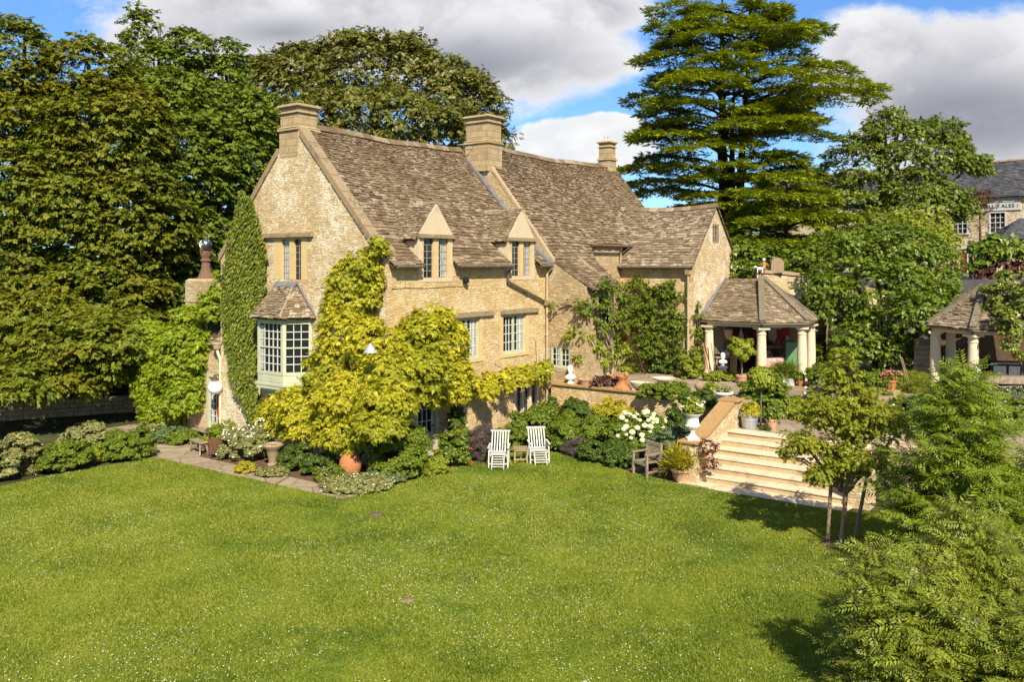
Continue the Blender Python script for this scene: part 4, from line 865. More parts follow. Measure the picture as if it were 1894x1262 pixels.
b = MB(); b.prism([(.20, -.08, 1.17), (.20, -.08, 1.24), (2.36, -.08, 1.98), (2.36, -.08, 1.89)], (0, .50, 0)); b.build('coping', OC, bw)
def pier(label, u, v, z0, z1, w=.46):
    p = thing('stone_pier', label, 'pier', HW(u, v, z0), HROT); b = MB(); b.box(-w / 2, w / 2, -w / 2, w / 2, -.1, z1 - z0 - .07); b.build('shaft', M['gable'], p, uv=True)
    b = MB(); b.cbox(-w / 2 - .06, w / 2 + .06, -w / 2 - .06, w / 2 + .06, z1 - z0 - .069, z1 - z0, .02); b.build('cap', OC, p); return p
pier('stone pier at the foot of the steps, under the white urn', 4.24, -7.98, 0, 1.17, .52)
pier('taller stone pier at the head of the steps behind the galvanised bucket', 6.86, -8.05, 1.15, 2.02, .5)
pier('stone pier right of the steps, behind the staked tree', 4.5, -12.5, 0, 1.15, .6)
rw = thing('retaining_wall', 'low retaining wall right of the steps behind the young trees', 'wall', HW(6.3, -12.6), HROT); b = MB(); b.box(0, .3, -28, 0, -.1, 1.35); b.build('wall', M['gable'], rw, uv=True)
# garden wall behind the loggia with its stub gable
gw = thing('garden_wall', 'curved top garden wall falling away behind the loggia roof', 'wall', (0, 0, 0))
b = MB(); c_ = MB(); pts = [AT(1400, 505, 40.6), AT(1440, 507, 41), AT(1480, 511, 41.6), AT(1520, 517, 42.2), AT(1556, 526, 42.8), AT(1640, 545, 44)]
for p, q in zip(pts, pts[1:]):
    b.prism([(p[0], p[1], 1), (q[0], q[1], 1), q, p], (0, .35, 0)); c_.prism([(p[0] - .002, p[1] - .08, p[2] + .002), (q[0], q[1] - .08, q[2] + .002), (q[0], q[1] - .02, q[2] + .16), (p[0], p[1] - .02, p[2] + .16)], (0, .5, 0))
b.build('wall', M['gable'], gw, uv=True); c_.build('coping', M['coping'], gw)
b = MB(); x, y, z = AT(1437, 505, 40.9); b.prism([(x - .30, y - .1, z)] + [(x + .30 * math.cos(t) * 1.0, y - .1, z + .42 + .30 * math.sin(t)) for t in np.linspace(math.pi, 0, 9)] + [(x + .30, y - .1, z)], (0, .35, 0)); b.build('arched_stub', M['coping'], gw)
# stone steps between the two loggias
ss = thing('stone_stair', 'narrow shaded stone stair between the bush and the right loggia', 'stair', AT(1708, 722, 33.8)[:2] + (1.45,), -.45)
for i in range(8): b = MB(); b.cbox(-.35, .45, .30 * i, .30 * i + .36, .2 * i, .2 * i + .20, .02); b.build('step', M['coping'], ss)  # dark coping colour paints in the shade of the bush
# low dry stone wall under the beeches
lw = thing('dry_stone_wall', 'low dry stone wall in the shade under the beech trees', 'wall', (0, 0, 0)); b = MB(); rg = random.Random(4)
A0, A1 = Vector((-21.5, 33.4, 0)), Vector((-14.9, 36.6, 0)); D0 = (A1 - A0).normalized(); N0 = D0.cross(Vector((0, 0, 1)))
for k in range(4):
    x = 0
    while x < (A1 - A0).length:
        w = rg.uniform(.25, .7); h = .17; p = A0 + D0 * x - N0 * (.02 * k + rg.uniform(0, .04)); b.bar(p + Vector((0, 0, .08 + k * h)), p + D0 * (w - .02) + Vector((0, 0, .08 + k * h)), .4, h - .015); x += w
b.build('stones', M['wing'], lw, uv=True)
# ------------------------------------------------------------------ the inn across the street
PX, PY = (1850 - 947) / 1600 * 75, 75.0
I = thing('inn', 'long stone inn with a dark slate roof and a painted name board', 'inn', (PX, PY, 5.35), math.atan2(-.73, .68))
b = MB(); FI = Fr((0, 0, 0), (1, 0, 0), (0, -1, 0)); WX = [-.92, -4.0, -8.2]
wall(b, lambda x, z: (x, 0, z), [-23, 16], lambda x: 6.65, -.3, [(x, x + 1.42, 3.5, 5.35) for x in WX] + [(-3.85, -2.7, -.3, 2.1)]); b.build('wall', M['gable'], I, uv=True)
b = MB(); slate_quad(b, (-23, -.3, 6.6), (16, -.3, 6.6), (16, 3.8, 10.1), (-23, 3.8, 10.1), .22, .22, .30, .30, 140, None, .012); b.build('roof', M['bluslate'], I); UNDER.build('roof_deck', M['roofbase'], I); UNDER = MB()
b = MB()
for i in range(53): b.prism([(-23 + i * .725, 3.6, 10.05), (-23 + i * .725, 3.8, 10.23), (-23 + i * .725, 4.0, 10.05)], (.70, 0, 0))
b.build('ridge', M['coping'], I)
for xa in WX:
    w = MB(); x0, x1 = xa, xa + 1.42; FI.box(w, x0, x0 + .13, 3.5, 5.35, -.2, .04); FI.box(w, x1 - .13, x1, 3.5, 5.35, -.2, .04); FI.box(w, x0 + .13, x1 - .13, 5.22, 5.35, -.2, .04); FI.box(w, x0 - .1, x1 + .1, 3.4, 3.55, -.2, .10); FI.box(w, x0 + .13, x1 - .13, 4.36, 4.43, -.16, -.04)
    w = w.build('window', M['white'], I); lights(FI, w, [(x0 + .13, x1 - .13, 3.55, 4.36), (x0 + .13, x1 - .13, 4.43, 5.22)], -.1, 3, 2, M['white'], .05)
b = MB(); FI.box(b, -3.85, -2.7, -.3, 2.1, -.2, -.1); FI.box(b, -3.7, -3.35, .2, 1.9, -.098, -.08); FI.box(b, -3.2, -2.85, .2, 1.9, -.098, -.08); d_ = b.build('door', M['redwood'], I)
b = MB(); FI.box(b, -4.05, -3.85, -.3, 2.1, -.2, .02); FI.box(b, -2.7, -2.5, -.3, 2.1, -.2, .02); FI.box(b, -4.1, -2.45, 2.1, 2.4, -.2, .06); b.build('door_surround', M['paleash'], I)
b = MB(); FI.box(b, -9, 1.62, 5.50, 6.16, .0, .06); FI.box(b, -9.05, 1.67, 5.43, 5.50, .0, .1); FI.box(b, -9.05, 1.67, 6.16, 6.24, 0, .1); s_ = b.build('name_board', M['white'], I)
tcu = bpy.data.curves.new('board_text', 'FONT'); tcu.body = "CARROLL'S ALES /"; tcu.size = .44; tcu.space_character = 1.15; tcu.extrude = .01; tcu.align_x = 'RIGHT'
to = bpy.data.objects.new('board_text', tcu); COL.objects.link(to); me = bpy.data.meshes.new_from_object(to.evaluated_get(bpy.context.evaluated_depsgraph_get())); bpy.data.objects.remove(to)
me.materials.clear(); me.materials.append(M['iron']); to = link('lettering', me, s_, (1.45, -.075, 5.66)); to.rotation_euler = (R(90), 0, 0)
b = MB(); FI.box(b, -1.0, .6, 2.75, 3.25, .02, .08); b.build('green_board', m_plain('green_board_paint', (.10, .20, .15), .6), I)
# small hipped slate roof at the right edge
k = thing('outhouse', 'small outhouse with a grey hipped slate roof at the right edge', 'outhouse', AT(1905, 455, 52)[:2] + (4,), -.2)
b = MB(); b.box(-1.9, 3, -.2, 4, -3, 3.2); b.build('wall', M['wing'], k, uv=True)
b = MB(); slate_quad(b, (-2.2, -.5, 3.15), (3.5, -.5, 3.15), (3.5, 2, 5.0), (.2, 2, 5.0), .22, .2, .4, .3, 150, None, .02); slate_quad(b, (-2.2, 4.3, 3.15), (-2.2, -.5, 3.15), (.2, 2, 5.0), (.2, 2.02, 5.0), .22, .2, .4, .3, 151, None, .02); b.build('roof', M['bluslate'], k); UNDER.build('roof_deck', M['roofbase'], k); UNDER = MB()
# ------------------------------------------------------------------ trees
def E(px, py, Y, rx, ry, dep=None):
    x, y, z = AT(px, py, Y); k = Y / FX; return (x, y, z, rx * k, (dep or rx) * k, ry * k)
def base_at(px, Y, z): return ((px - CX) / FX * Y, Y, z)
GB = 'beech trees massed behind the house'
tree('beech_tree', 'tall beech at the far left edge with yellowing leaves', 'tree', base_at(20, 39, 0), [E(15, 120, 39, 75, 85), E(-10, 260, 39, 130, 120), E(70, 380, 38, 120, 120), E(0, 520, 38, 140, 120), E(80, 640, 37, 110, 85), E(10, 670, 34, 120, 50), E(60, 600, 35, 110, 60), E(20, 705, 31.5, 110, 38), E(115, 705, 32, 60, 42)], .40, 3.6, 19, L['beech'], .28, M['bark_dark'], .32, 1, flat=.34, up=.85, group=GB)
tree('beech_tree', 'bronzed beech second from the left, its crown running to the ground', 'tree', base_at(180, 40, 0), [E(165, 150, 40, 70, 75), E(190, 260, 39.5, 120, 110), E(150, 400, 38.5, 120, 110), E(240, 420, 39, 110, 120), E(190, 560, 38, 120, 100), E(120, 640, 34, 100, 60), E(190, 640, 33, 80, 56), E(230, 630, 34.5, 50, 60), E(185, 690, 33, 45, 30)], .40, 3.6, 19, L['beech'], .28, M['bark_dark'], .36, 2, flat=.34, up=.85, group=GB)
tree('ash_tree', 'feathery tall ash with open sky between its topmost shoots', 'tree', base_at(300, 45, 0), [E(258, 75, 45, 26, 56), E(300, 130, 45, 55, 45), E(350, 95, 45, 30, 40), E(300, 210, 44, 110, 75), E(345, 310, 43, 110, 110), E(330, 470, 42, 100, 110), E(290, 610, 41, 90, 90)], .40, 3.0, 18, L['ash'], .30, M['bark_grey'], .30, 3, flat=.45, up=.75, group=GB)
tree('ash_tree', 'pale stemmed ash leaning over the roof line left of the first chimney', 'tree', base_at(430, 47, 0), [E(418, 105, 47, 26, 30), E(400, 160, 47, 60, 50), E(440, 240, 46, 80, 75), E(430, 350, 45, 75, 110), E(400, 480, 44, 70, 110), E(370, 610, 43, 70, 90)], .40, 3.0, 18, L['ash'], .30, M['bark_grey'], .30, 4, flat=.45, up=.75, group=GB)
tree('yew_tree', 'dark low tree filling the shade behind the low wing', 'tree', base_at(280, 39, 0), [E(230, 640, 38, 90, 80), E(310, 560, 40, 70, 100), E(60, 740, 41, 130, 60), E(240, 740, 43, 60, 60)], .45, 3.0, 15, L['dark'], .30, M['bark_dark'], .3, 5, flat=.55, up=.7)
tree('oak_tree', 'broad dark tree filling the background behind the beeches', 'tree', base_at(230, 54, 0), [E(60, 330, 53, 160, 170), E(230, 330, 53, 150, 170), E(390, 340, 53, 130, 150), E(120, 560, 52, 200, 150), E(330, 560, 52, 140, 150), E(-60, 450, 53, 140, 250)], 1.0, 2.6, 20, L['dark'], .60, M['bark_dark'], .4, 55, flat=.6, up=.6, limbs=6)
tree('lime_tree', 'broad round crowned lime tree rising behind the roof ridge', 'tree', base_at(690, 60, 0), [E(690, 165, 58, 120, 95), E(560, 190, 58, 100, 90), E(480, 185, 58, 60, 75), E(810, 190, 58, 100, 72), E(880, 205, 58, 45, 50), E(640, 115, 58, 62, 42), E(740, 110, 58, 60, 38), E(560, 130, 58, 55, 40), E(700, 270, 58, 230, 90), E(690, 200, 62, 190, 95)], .62, 3.4, 21, L['lime'], .36, M['bark_dark'], .5, 6, flat=.7, up=.6)
tree('hornbeam', 'spreading broadleaf tree before the inn, right of the cedar', 'tree', base_at(1665, 60, 5.35), [E(1665, 300, 60, 85, 75), E(1590, 330, 60, 65, 75), E(1735, 300, 60, 60, 55), E(1650, 240, 60, 38, 32), E(1605, 262, 60, 36, 36), E(1735, 248, 60, 40, 26), E(1780, 310, 60, 40, 26), E(1560, 400, 59, 50, 60), E(1690, 385, 59, 90, 55), E(1640, 430, 58, 90, 40)], .50, 2.6, 19, L['horn'], .34, M['bark_grey'], .35, 7, flat=.6, up=.6, stems=3)
tree('bay_tree', 'dense bright green bush tree between the two loggias', 'tree', base_at(1640, 39, 1.45), [E(1650, 470, 40, 85, 48), E(1570, 500, 40, 62, 60), E(1710, 510, 39.5, 52, 60), E(1530, 560, 38.5, 50, 55), E(1640, 570, 38.5, 95, 85), E(1600, 640, 38, 75, 55), E(1700, 620, 38, 48, 60), E(1655, 670, 37.5, 50, 30), E(1690, 590, 35.8, 40, 42), E(1722, 570, 36.5, 26, 28), E(1740, 545, 37, 22, 20)], .33, 2.6, 19, L['bushtree'], .23, M['bark_grey'], .16, 8, flat=.75, up=.55, stems=3)
tree('laurel', 'yellow tipped laurel below the pale cedar, above the garden wall', 'tree', base_at(1500, 44, 4), [E(1510, 490, 45, 50, 30), E(1550, 470, 46, 45, 36), E(1440, 500, 46, 60, 24), E(1385, 485, 47, 40, 34)], .6, 3.4, 24, L['mid'], .30, M['bark_grey'], .14, 9, stems=1, limbs=1, top=1.0)
tree('walnut', 'low green tree in the gap left of the inn door', 'tree', base_at(1720, 50, 5.35), [E(1720, 460, 50, 45, 40), E(1690, 430, 52, 50, 40), E(1745, 520, 48, 30, 22)], .6, 3.2, 24, L['lite'], .28, M['bark_grey'], .14, 10, limbs=8)

# ---- cedar: flat plates of foliage on level boughs
def cedar(name, label, base, tiers, top, tr, leaf, seed, per=62, tsz=.62, stems=((0, 0),), group=None, nb=9, front=-1.0):
    rng = np.random.default_rng(seed); root = thing(name, label, 'tree', base); t = MB(); P = []; X = []; N = []; S = []
    tpts = [limb(t, (sx * .3, sy * .3, -.2), (sx, sy, tp), tr * (1 if i == 0 else .7), .05, rng, .08, 9, 10, 0) for i, (sx, sy, tp) in enumerate(stems)]
    for (z, rl, rr) in tiers:
        k = nb
        for i in range(k):
            a = 6.283 * (i + rng.uniform(-.4, .4)) / k; ca, sa = math.cos(a), math.sin(a)
            if sa > .55 and rng.random() < .75: continue                       # few boughs at the back
            rad = (rr if ca > 0 else rl); ext = (abs(ca) * rad + (1 - abs(ca)) * .75 * (rl + rr) / 2) * rng.uniform(.62, 1.12)
            j = int(rng.integers(0, len(stems))); st = stems[j]; zz = z + rng.uniform(-.40, .40); h0 = max(.3, zz - ext * rng.uniform(.04, .22))
            o = np.array([st[0] * min(1, h0 / st[2]), st[1] * min(1, h0 / st[2]), h0]); tip = np.array([ca * ext, sa * ext, zz])
            pts = []
            for q in range(9):
                u = q / 8; p = o + (tip - o) * u; p[2] += .07 * ext * math.sin(math.pi * u) - .05 * ext * max(0, u - .7) / .3; pts.append(p + rng.normal(size=3) * .06 * u)
            t.tube(pts, [.085 * (1 - .85 * q / 8) * (.5 + ext / 9) for q in range(9)], 5)
            n = int(per * (ext / 5.5) * rng.uniform(.8, 1.2)); u = .24 + .76 * rng.random(n) ** .75
            fan = ext * .30 * np.sin(np.clip((1.04 - u) * 2.9, 0, math.pi)) ** .7 + .22
            off = rng.uniform(-1, 1, n) * fan; bp = np.array(pts); f = u * 8; ii = np.minimum(f.astype(int), 7); fr = (f - ii)[:, None]
            c = bp[ii] * (1 - fr) + bp[ii + 1] * fr; lat = np.array([-sa, ca, 0]); dr = np.array([ca, sa, 0])
            c = c + off[:, None] * lat; c[:, 2] += -.10 * np.abs(off) - .10 * np.abs(off) ** 2 / max(1, fan.max()) + rng.normal(size=n) * .05
            d = dr * 1.0 + (np.sign(off) * np.minimum(1.3, np.abs(off) / .6))[:, None] * lat * .8 + rng.normal(size=(n, 3)) * .28; d[:, 2] = -.06 - .42 * (u > .88) + rng.normal(size=n) * .12
            P.append(c); X.append(d); N.append(np.array([0, 0, 1.0]) + rng.normal(size=(n, 3)) * .20); S.append(tsz * rng.uniform(.6, 1.25, n))
    t.build('trunk', M['bark_dark'], root, True)
    scatter('foliage', np.concatenate(P), np.concatenate(X), np.concatenate(N), np.concatenate(S), T_TUFT, leaf, root, rng); return root
YC = 55.; zc = lambda y: CH + (487 - y) / FX * YC; xw = lambda d: d / FX * YC
rows = [(2, 70, 60), (24, 130, 110), (46, 150, 140), (70, 165, 175), (95, 165, 200), (122, 175, 215), (150, 190, 235), (178, 205, 285), (205, 190, 255), (232, 200, 205), (258, 205, 185), (282, 200, 185), (306, 200, 170), (330, 190, 150), (356, 175, 140), (384, 150, 150), (412, 120, 190), (440, 110, 210)]
cedar('cedar', 'great spreading cedar with level layered boughs towering over the right wing', (13.7, YC, 4.0), [(zc(y) - 4.0, xw(l), xw(r)) for y, l, r in rows], 22, .55, L['cedar'], 21, 185, .70, ((-.4, 0, 19.2), (1.6, .3, 19.4), (.3, -.4, 14)), None, 8)
cedar('cedar', 'smaller pale green cedar drooping in front of the great one', base_at(1455, 49, 4.0), [((487 - y) / FX * 49 + 2.2, l / FX * 49, r / FX * 49) for y, l, r in ((335, 60, 40), (358, 95, 80), (384, 115, 110), (410, 120, 135), (436, 125, 140), (462, 115, 125), (488, 95, 100))], 7, .22, L['deodar'], 22, 260, .60, ((0, 0, 6.8),), None, 9)
# ---- dead conifer
D = thing('dead_conifer', 'dead brown conifer with bare whorled branches before the inn', 'tree', base_at(1815, 58, 5.35)); rng = np.random.default_rng(31); t = MB(); tp = limb(t, (0, 0, -.2), (-.1, 0, 5.9), .13, .02, rng, .05, 7, 9, 0); P = []
for i in range(46):
    h = 1.0 + 4.7 * i / 46; a = i * 2.4; l = (1.5 * (1 - h / 6.4) + .35) * rng.uniform(.7, 1.2); q = limb(t, (-.02 * h, 0, h), (math.cos(a) * l, math.sin(a) * l, h + .1 * l), .022, .006, rng, .5, 4, 4, .05)
    for p in q[2:]: P += [p + rng.normal(size=3) * .12 for _ in range(7 if h > 4.2 else 1)]
t.build('trunk', M['twig'], D, True); P = np.array(P); scatter('needles', P, rdir(rng, len(P)), rdir(rng, len(P)), .28, T_TUFT, L['dead'], D, rng)

# ---- young redwoods: ascending branches carrying flat feathery fronds
def redwood(label, base, h, rad, nb, fl, step, leaf, seed, lean=(0, 0), stems=None, group=None, elev=(.25, .95), low=.04, name='young_redwood', oval=False):
    rng = np.random.default_rng(seed); root = thing(name, label, 'tree', base, 0, group); t = MB(); P = []; X = []; N = []; S = []
    stems = stems or [(0, 0, h)]
    for sx, sy, hh in stems:
        tp = limb(t, (sx * .2, sy * .2, -.05), (sx + lean[0], sy + lean[1], hh), .022 * hh, .006, rng, .06, 7, 10, 0); nbr = max(6, int(nb * hh / h))
        for i in range(nbr):
            f = low + (1.0 - low) * (i + .5) / nbr; f = min(.985, f + rng.uniform(-.01, .01)); a = i * 2.39996 + rng.uniform(-.4, .4)
            k = f * 10; ki = min(9, int(k)); o = np.array(tp[ki]) * (1 - (k - ki)) + np.array(tp[ki + 1]) * (k - ki)
            l = rad * (hh / h) ** .6 * (min(1.0, .66 + 2.0 * f) * (1 - f) ** .55 + .05) * rng.uniform(.72, 1.15); el = elev[0] + (elev[1] - elev[0]) * f ** 1.5
            if oval: l = rad * (math.sin(math.pi * min(1, (f - low) / (1 - low) * .80 + .17)) ** .8) * rng.uniform(.6, 1.15)
            d = np.array([math.cos(a) * math.cos(el), math.sin(a) * math.cos(el), math.sin(el)]); m = max(4, int(l / .12) + 2); bp = []
            for q in range(m + 1):
                u = q / m; bp.append(o + d * l * u + np.array([0, 0, -.16 * l * u * u]) + rng.normal(size=3) * .012)
            t.tube(bp, [.010 * (1 - .7 * q / m) * (.6 + .5 * l) for q in range(m + 1)], 4)
            lat = np.cross(d, [0, 0, 1.0]); lat /= np.linalg.norm(lat); x = .10 * l
            subs = [(np.array(bp), d, l, .16 * l)]
            if l > .55:
                y_ = .30 * l
                while y_ < .9 * l:
                    for s in (-1, 1):
                        sl = (l - y_) * .55 * rng.uniform(.6, 1.1)
                        if sl < .16: continue
                        sd_ = nrm(d * .75 + lat * s * .8 + np.array([0, 0, rng.uniform(-.1, .15)])); o2 = bp[int(y_ / l * m)]
                        subs.append((np.array([o2 + sd_ * sl * q / 4 + np.array([0, 0, -.1 * sl * (q / 4) ** 2]) for q in range(5)]), sd_, sl, .04)); t.tube(subs[-1][0], [.006, .005, .004, .003, .002], 3)
                    y_ += .17 + .10 * rng.random()
            for bp2, d2, l2, x in subs:
                lat2 = np.cross(d2, [0, 0, 1.0]); lat2 /= np.linalg.norm(lat2) + 1e-6; mm = len(bp2) - 1
                while x < l2:
                    u = x / l2 * mm; j = min(mm - 1, int(u)); c = bp2[j] * (1 - u + j) + bp2[j + 1] * (u - j)
                    for s in (-1, 1):
                        if rng.random() < .1: continue
                        P.append(c); X.append(d2 * .75 + lat2 * s * .95 + np.array([0, 0, rng.uniform(-.45, .40)])); N.append(np.array([0, -.25, 1.0]) + rng.normal(size=3) * .42); S.append(fl * rng.uniform(.65, 1.15) * (.55 + .45 * min(1, (l2 - x) / (.4 * l2 + .01))))
                    x += step * rng.uniform(.75, 1.25)
                P.append(bp2[-1] - d2 * .03); X.append(d2 + rng.normal(size=3) * .1); N.append(np.array([0, 0, 1.0]) + rng.normal(size=3) * .2); S.append(fl * .85)
    t.build('trunk', M['bark_red'], root, True); scatter('foliage', np.array(P), np.array(X), np.array(N), np.array(S), T_FROND, leaf, root, rng); return root
redwood('young redwood standing clear on the lawn before the right loggia, tallest of the feathery conifers', (8.75, 16.9, 0), 4.15, 1.95, 78, .46, .12, L['red'], 41, (.05, 0))
redwood('broad young redwood at the right edge, its boughs cut by the frame', (10.9, 16.6, 0), 3.5, 1.9, 66, .46, .12, L['red'], 42)
redwood('bushy many leadered young redwood nearest the camera in the lower right corner', (5.65, 12.0, 0), 2.3, 1.38, 48, .40, .11, L['red2'], 43, (0, 0), [(.05, 0, 1.95), (-.55, .30, 2.12), (.55, .5, 2.1), (.2, -.5, 1.7)], None, (.15, .9))
redwood('slender leadered young redwood right of the nearest one', (7.05, 12.7, 0), 2.75, 1.45, 62, .40, .115, L['red2'], 44, (0, 0), [(-.45, .1, 2.60), (.35, .3, 2.05), (.1, -.5, 1.7)], None, (.2, .95))
redwood('low young redwood in the bottom right corner of the lawn', (6.75, 11.0, 0), 1.9, 1.3, 48, .40, .105, L['red2'], 45, (0, 0), [(0, 0, 1.75), (.5, .3, 1.6)], None, (.15, .9))
# ---- staked tree
tree('staked_tree', 'slender young olive leaved tree held between two stakes on the lawn', 'tree', (7.21, 18.97, 0), [E(1562, 700, 19, 30, 55, 30), E(1530, 770, 18.9, 48, 40, 52), E(1600, 770, 19, 52, 50, 55), E(1490, 830, 18.8, 44, 30, 34), E(1580, 840, 18.8, 56, 40, 50), E(1640, 790, 19.2, 40, 40, 46), E(1525, 880, 18.7, 30, 28, 24), E(1610, 880, 18.8, 30, 28, 26)], .15, 2.0, 17, L['maple'], .115, M['stake'], .06, 51, tpls=T_SPRAY, flat=.7, up=.55, limbs=64, top=3.9, inner=.4, droop=.5, lowb=.42)
for (px, py, tx, ty, lb) in ((1530, 1003, 1540, 845, 'left'), (1578, 1003, 1610, 850, 'right')):
    p = G(px, py); q = AT(tx, ty, p[1] - .1); s_ = thing('tree_stake', f'rough round stake on the {lb} of the slender olive leaved tree', 'stake', p); b = MB(); b.tube([(0, 0, -.1), (q[0] - p[0], q[1] - p[1], q[2])], [.045, .04], 8); b.build('post', M['stake'], s_, True)
    t_ = MB(); t_.bar((q[0] - p[0], q[1] - p[1], q[2] - .35), (7.21 - p[0], 18.97 - p[1], q[2] - .2), .02, .05); t_.build('tie', M['iron'], s_)
# ------------------------------------------------------------------ climbers
def GP(px, py, d, u0=0.0): v, z = ONU(px, py, u0 - d); return HW(u0 - d, v, z)
def FP(px, py, d, v0=0.0): u, z = ONV(px, py, v0 - d); return HW(u, v0 - d, z)
def climber(name, label, blobs, leaf, size, r, cover, per, seed, stems=(), tpls=T_PIN + T_PIN + T_LEAF3[:1], droop=.22, up=.5, flat=.9, flower=None, inner=.12, cat='climber'):
    rng = np.random.default_rng(seed); b0 = np.array(stems[0][0] if stems else blobs[0][0], float); root = thing(name, label, cat, b0); ells = []
    for p, rx, ry, dp in blobs:
        k = p[1] / FX; q = np.array(p) - b0; ells.append((q[0], q[1], q[2], rx * k, dp, ry * k))
    vw = nrm(np.array([.0, -1, .15])); C, D_ = env_clumps(ells, r, cover, rng, vw, -.75, inner, .35); P, X, N = clump_leaves(C, D_, r, per, rng, flat, up, .7, droop)
    P[:, 2] = np.maximum(P[:, 2], -b0[2] + .03); scatter('foliage', P, X, N, size * rng.uniform(.65, 1.3, len(P)), tpls or T_PIN, leaf, root, rng)
    if stems:
        t = MB()
        for s in stems:
            for a, c in zip(s, s[1:]): limb(t, np.array(a) - b0, np.array(c) - b0, .05, .035, rng, .3, 6, 5, .02)
        for k in rng.choice(len(C), min(30, len(C)), replace=False): limb(t, C[k] * .75 + C[rng.integers(0, len(C))] * .25, C[k], .014, .006, rng, .3, 4, 3, .0)
        t.build('stem', M['twig'], root)
    if flower:
        fm, fn, fs = flower; k = rng.integers(0, len(C), fn); scatter('flowers', C[k] + D_[k] * r * 1.1 + rng.normal(size=(fn, 3)) * r * .3, rdir(rng, fn), D_[k] + np.array([0, -.6, .5]), fs * rng.uniform(.7, 1.2, fn), T_FLOWER, fm, root, rng, 'stuff')
    return root
W_ = []
for px, py, rx, ry, w, d, dp in [(700, 462, 12, 16, 'G', .22, .18), (672, 490, 26, 20, 'G', .30, .25), (652, 520, 42, 34, 'G', .35, .3), (688, 535, 16, 46, 'G', .25, .22), (640, 570, 42, 40, 'G', .42, .35), (650, 625, 58, 48, 'G', .55, .42),
        (690, 640, 40, 48, 'G', .6, .45), (778, 630, 46, 40, 'F', .55, .45), (800, 594, 34, 22, 'F', .45, .3), (826, 640, 36, 50, 'F', .5, .4), (765, 690, 58, 44, 'F', .8, .55), (712, 690, 40, 34, 'G', .75, .5), (835, 700, 34, 40, 'F', .5, .45),
        (620, 690, 54, 42, 'G', .7, .5), (660, 740, 75, 46, 'G', 1.0, .7), (715, 745, 50, 40, 'F', 1.0, .6), (770, 730, 40, 26, 'F', .7, .45), (826, 728, 40, 24, 'F', .5, .35), (560, 755, 56, 34, 'G', .85, .55), (512, 765, 30, 22, 'G', .7, .4), (585, 790, 46, 30, 'G', .9, .5), (640, 800, 52, 38, 'G', 1.15, .6), (700, 790, 40, 30, 'F', 1.1, .5), (530, 790, 30, 18, 'G', .8, .4),
        (880, 722, 36, 18, 'F', .35, .3), (915, 712, 30, 15, 'F', .32, .28), (950, 700, 30, 14, 'F', .30, .26), (985, 692, 26, 15, 'F', .30, .26), (1006, 688, 12, 16, 'F', .28, .22)]:
    W_.append(((GP if w == 'G' else FP)(px, py, d), rx, ry, dp))
w0 = GP(655, 862, .55); climber('wisteria', 'golden wisteria wrapped round the near corner of the house with an arm along the front', W_, L['wist'], .16, .15, 2.4, 22, 61, [(w0, GP(670, 780, .5), GP(680, 640, .35), GP(690, 500, .2)), (w0, FP(740, 760, .4), FP(830, 735, .25), FP(1000, 694, .15))])
V_ = [(GP(px, py, d, .12), rx, ry, dp) for px, py, rx, ry, d, dp in [(404, 535, 8, 24, .1, .2), (388, 572, 20, 24, .2, .25), (350, 590, 30, 22, .3, .3), (345, 630, 50, 34, .4, .4), (285, 640, 40, 30, .5, .4), (262, 665, 22, 18, .5, .3), (330, 680, 46, 44, .5, .45), (280, 705, 34, 40, .5, .4), (340, 735, 32, 40, .5, .4), (300, 755, 42, 34, .6, .45), (270, 610, 25, 18, .4, .3), (362, 660, 16, 30, .3, .25)]]
w1 = GP(330, 800, .3, .12); climber('wisteria', 'bright green wisteria smothering the low wing left of the globe lamp', V_, L['wistg'], .17, .15, 2.3, 17, 62, [(w1, GP(335, 700, .3, .12), GP(380, 580, .2, .12))])
# climbers on the middle wall and the wing
K_ = []
for px, py, rx, ry, f, d, dp in [(1180, 555, 30, 34, 'C', .25, .25), (1215, 580, 40, 46, 'C', .35, .3), (1175, 610, 40, 40, 'C', .4, .3), (1220, 640, 40, 36, 'C', .4, .3), (1190, 668, 34, 26, 'C', .4, .3), (1245, 548, 24, 20, 'C', .2, .2), (1232, 530, 14, 12, 'C', .2, .15), (1250, 610, 16, 34, 'C', .25, .2), (1180, 522, 9, 14, 'C', .2, .1), (1135, 550, 24, 22, 'B', .3, .25), (1110, 545, 16, 22, 'B', .2, .2), (1140, 585, 22, 26, 'B', .3, .25), (1260, 665, 12, 20, 'C', .2, .2)]:
    p = GP(px, py, d, 15.2) if f == 'C' else FP(px, py, d, -1.7); K_.append((p, rx, ry, dp))
k0 = GP(1200, 700, .2, 15.2); climber('rambling_rose', 'dark leaved rambling rose covering the side wall of the right wing', K_, L['ash'], .13, .20, 1.9, 24, 63, [(k0, GP(1205, 620, .2, 15.2), GP(1190, 540, .15, 15.2)), (k0, FP(1140, 600, .2, -1.7))], T_SPRAY, .35)
A_r = [(GP(px, py, .16, 8.56), rx, ry, dp) for px, py, rx, ry, dp in [(1036, 563, 16, 6, .12), (1060, 568, 18, 9, .14), (1082, 573, 14, 12, .15)]] + [(FP(1098, 572, .15, -1.7), 14, 14, .15), (FP(1112, 600, .2, -1.7), 9, 26, .15), (FP(1128, 640, .15, -1.7), 6, 20, .12)]
climber('vine_arm', 'thin vine trained level across the grey gold middle wall', A_r, L['mid'], .15, .14, 1.2, 11, 64, [(A_r[-1][0], A_r[3][0], A_r[0][0])], T_SPRAY, .4)
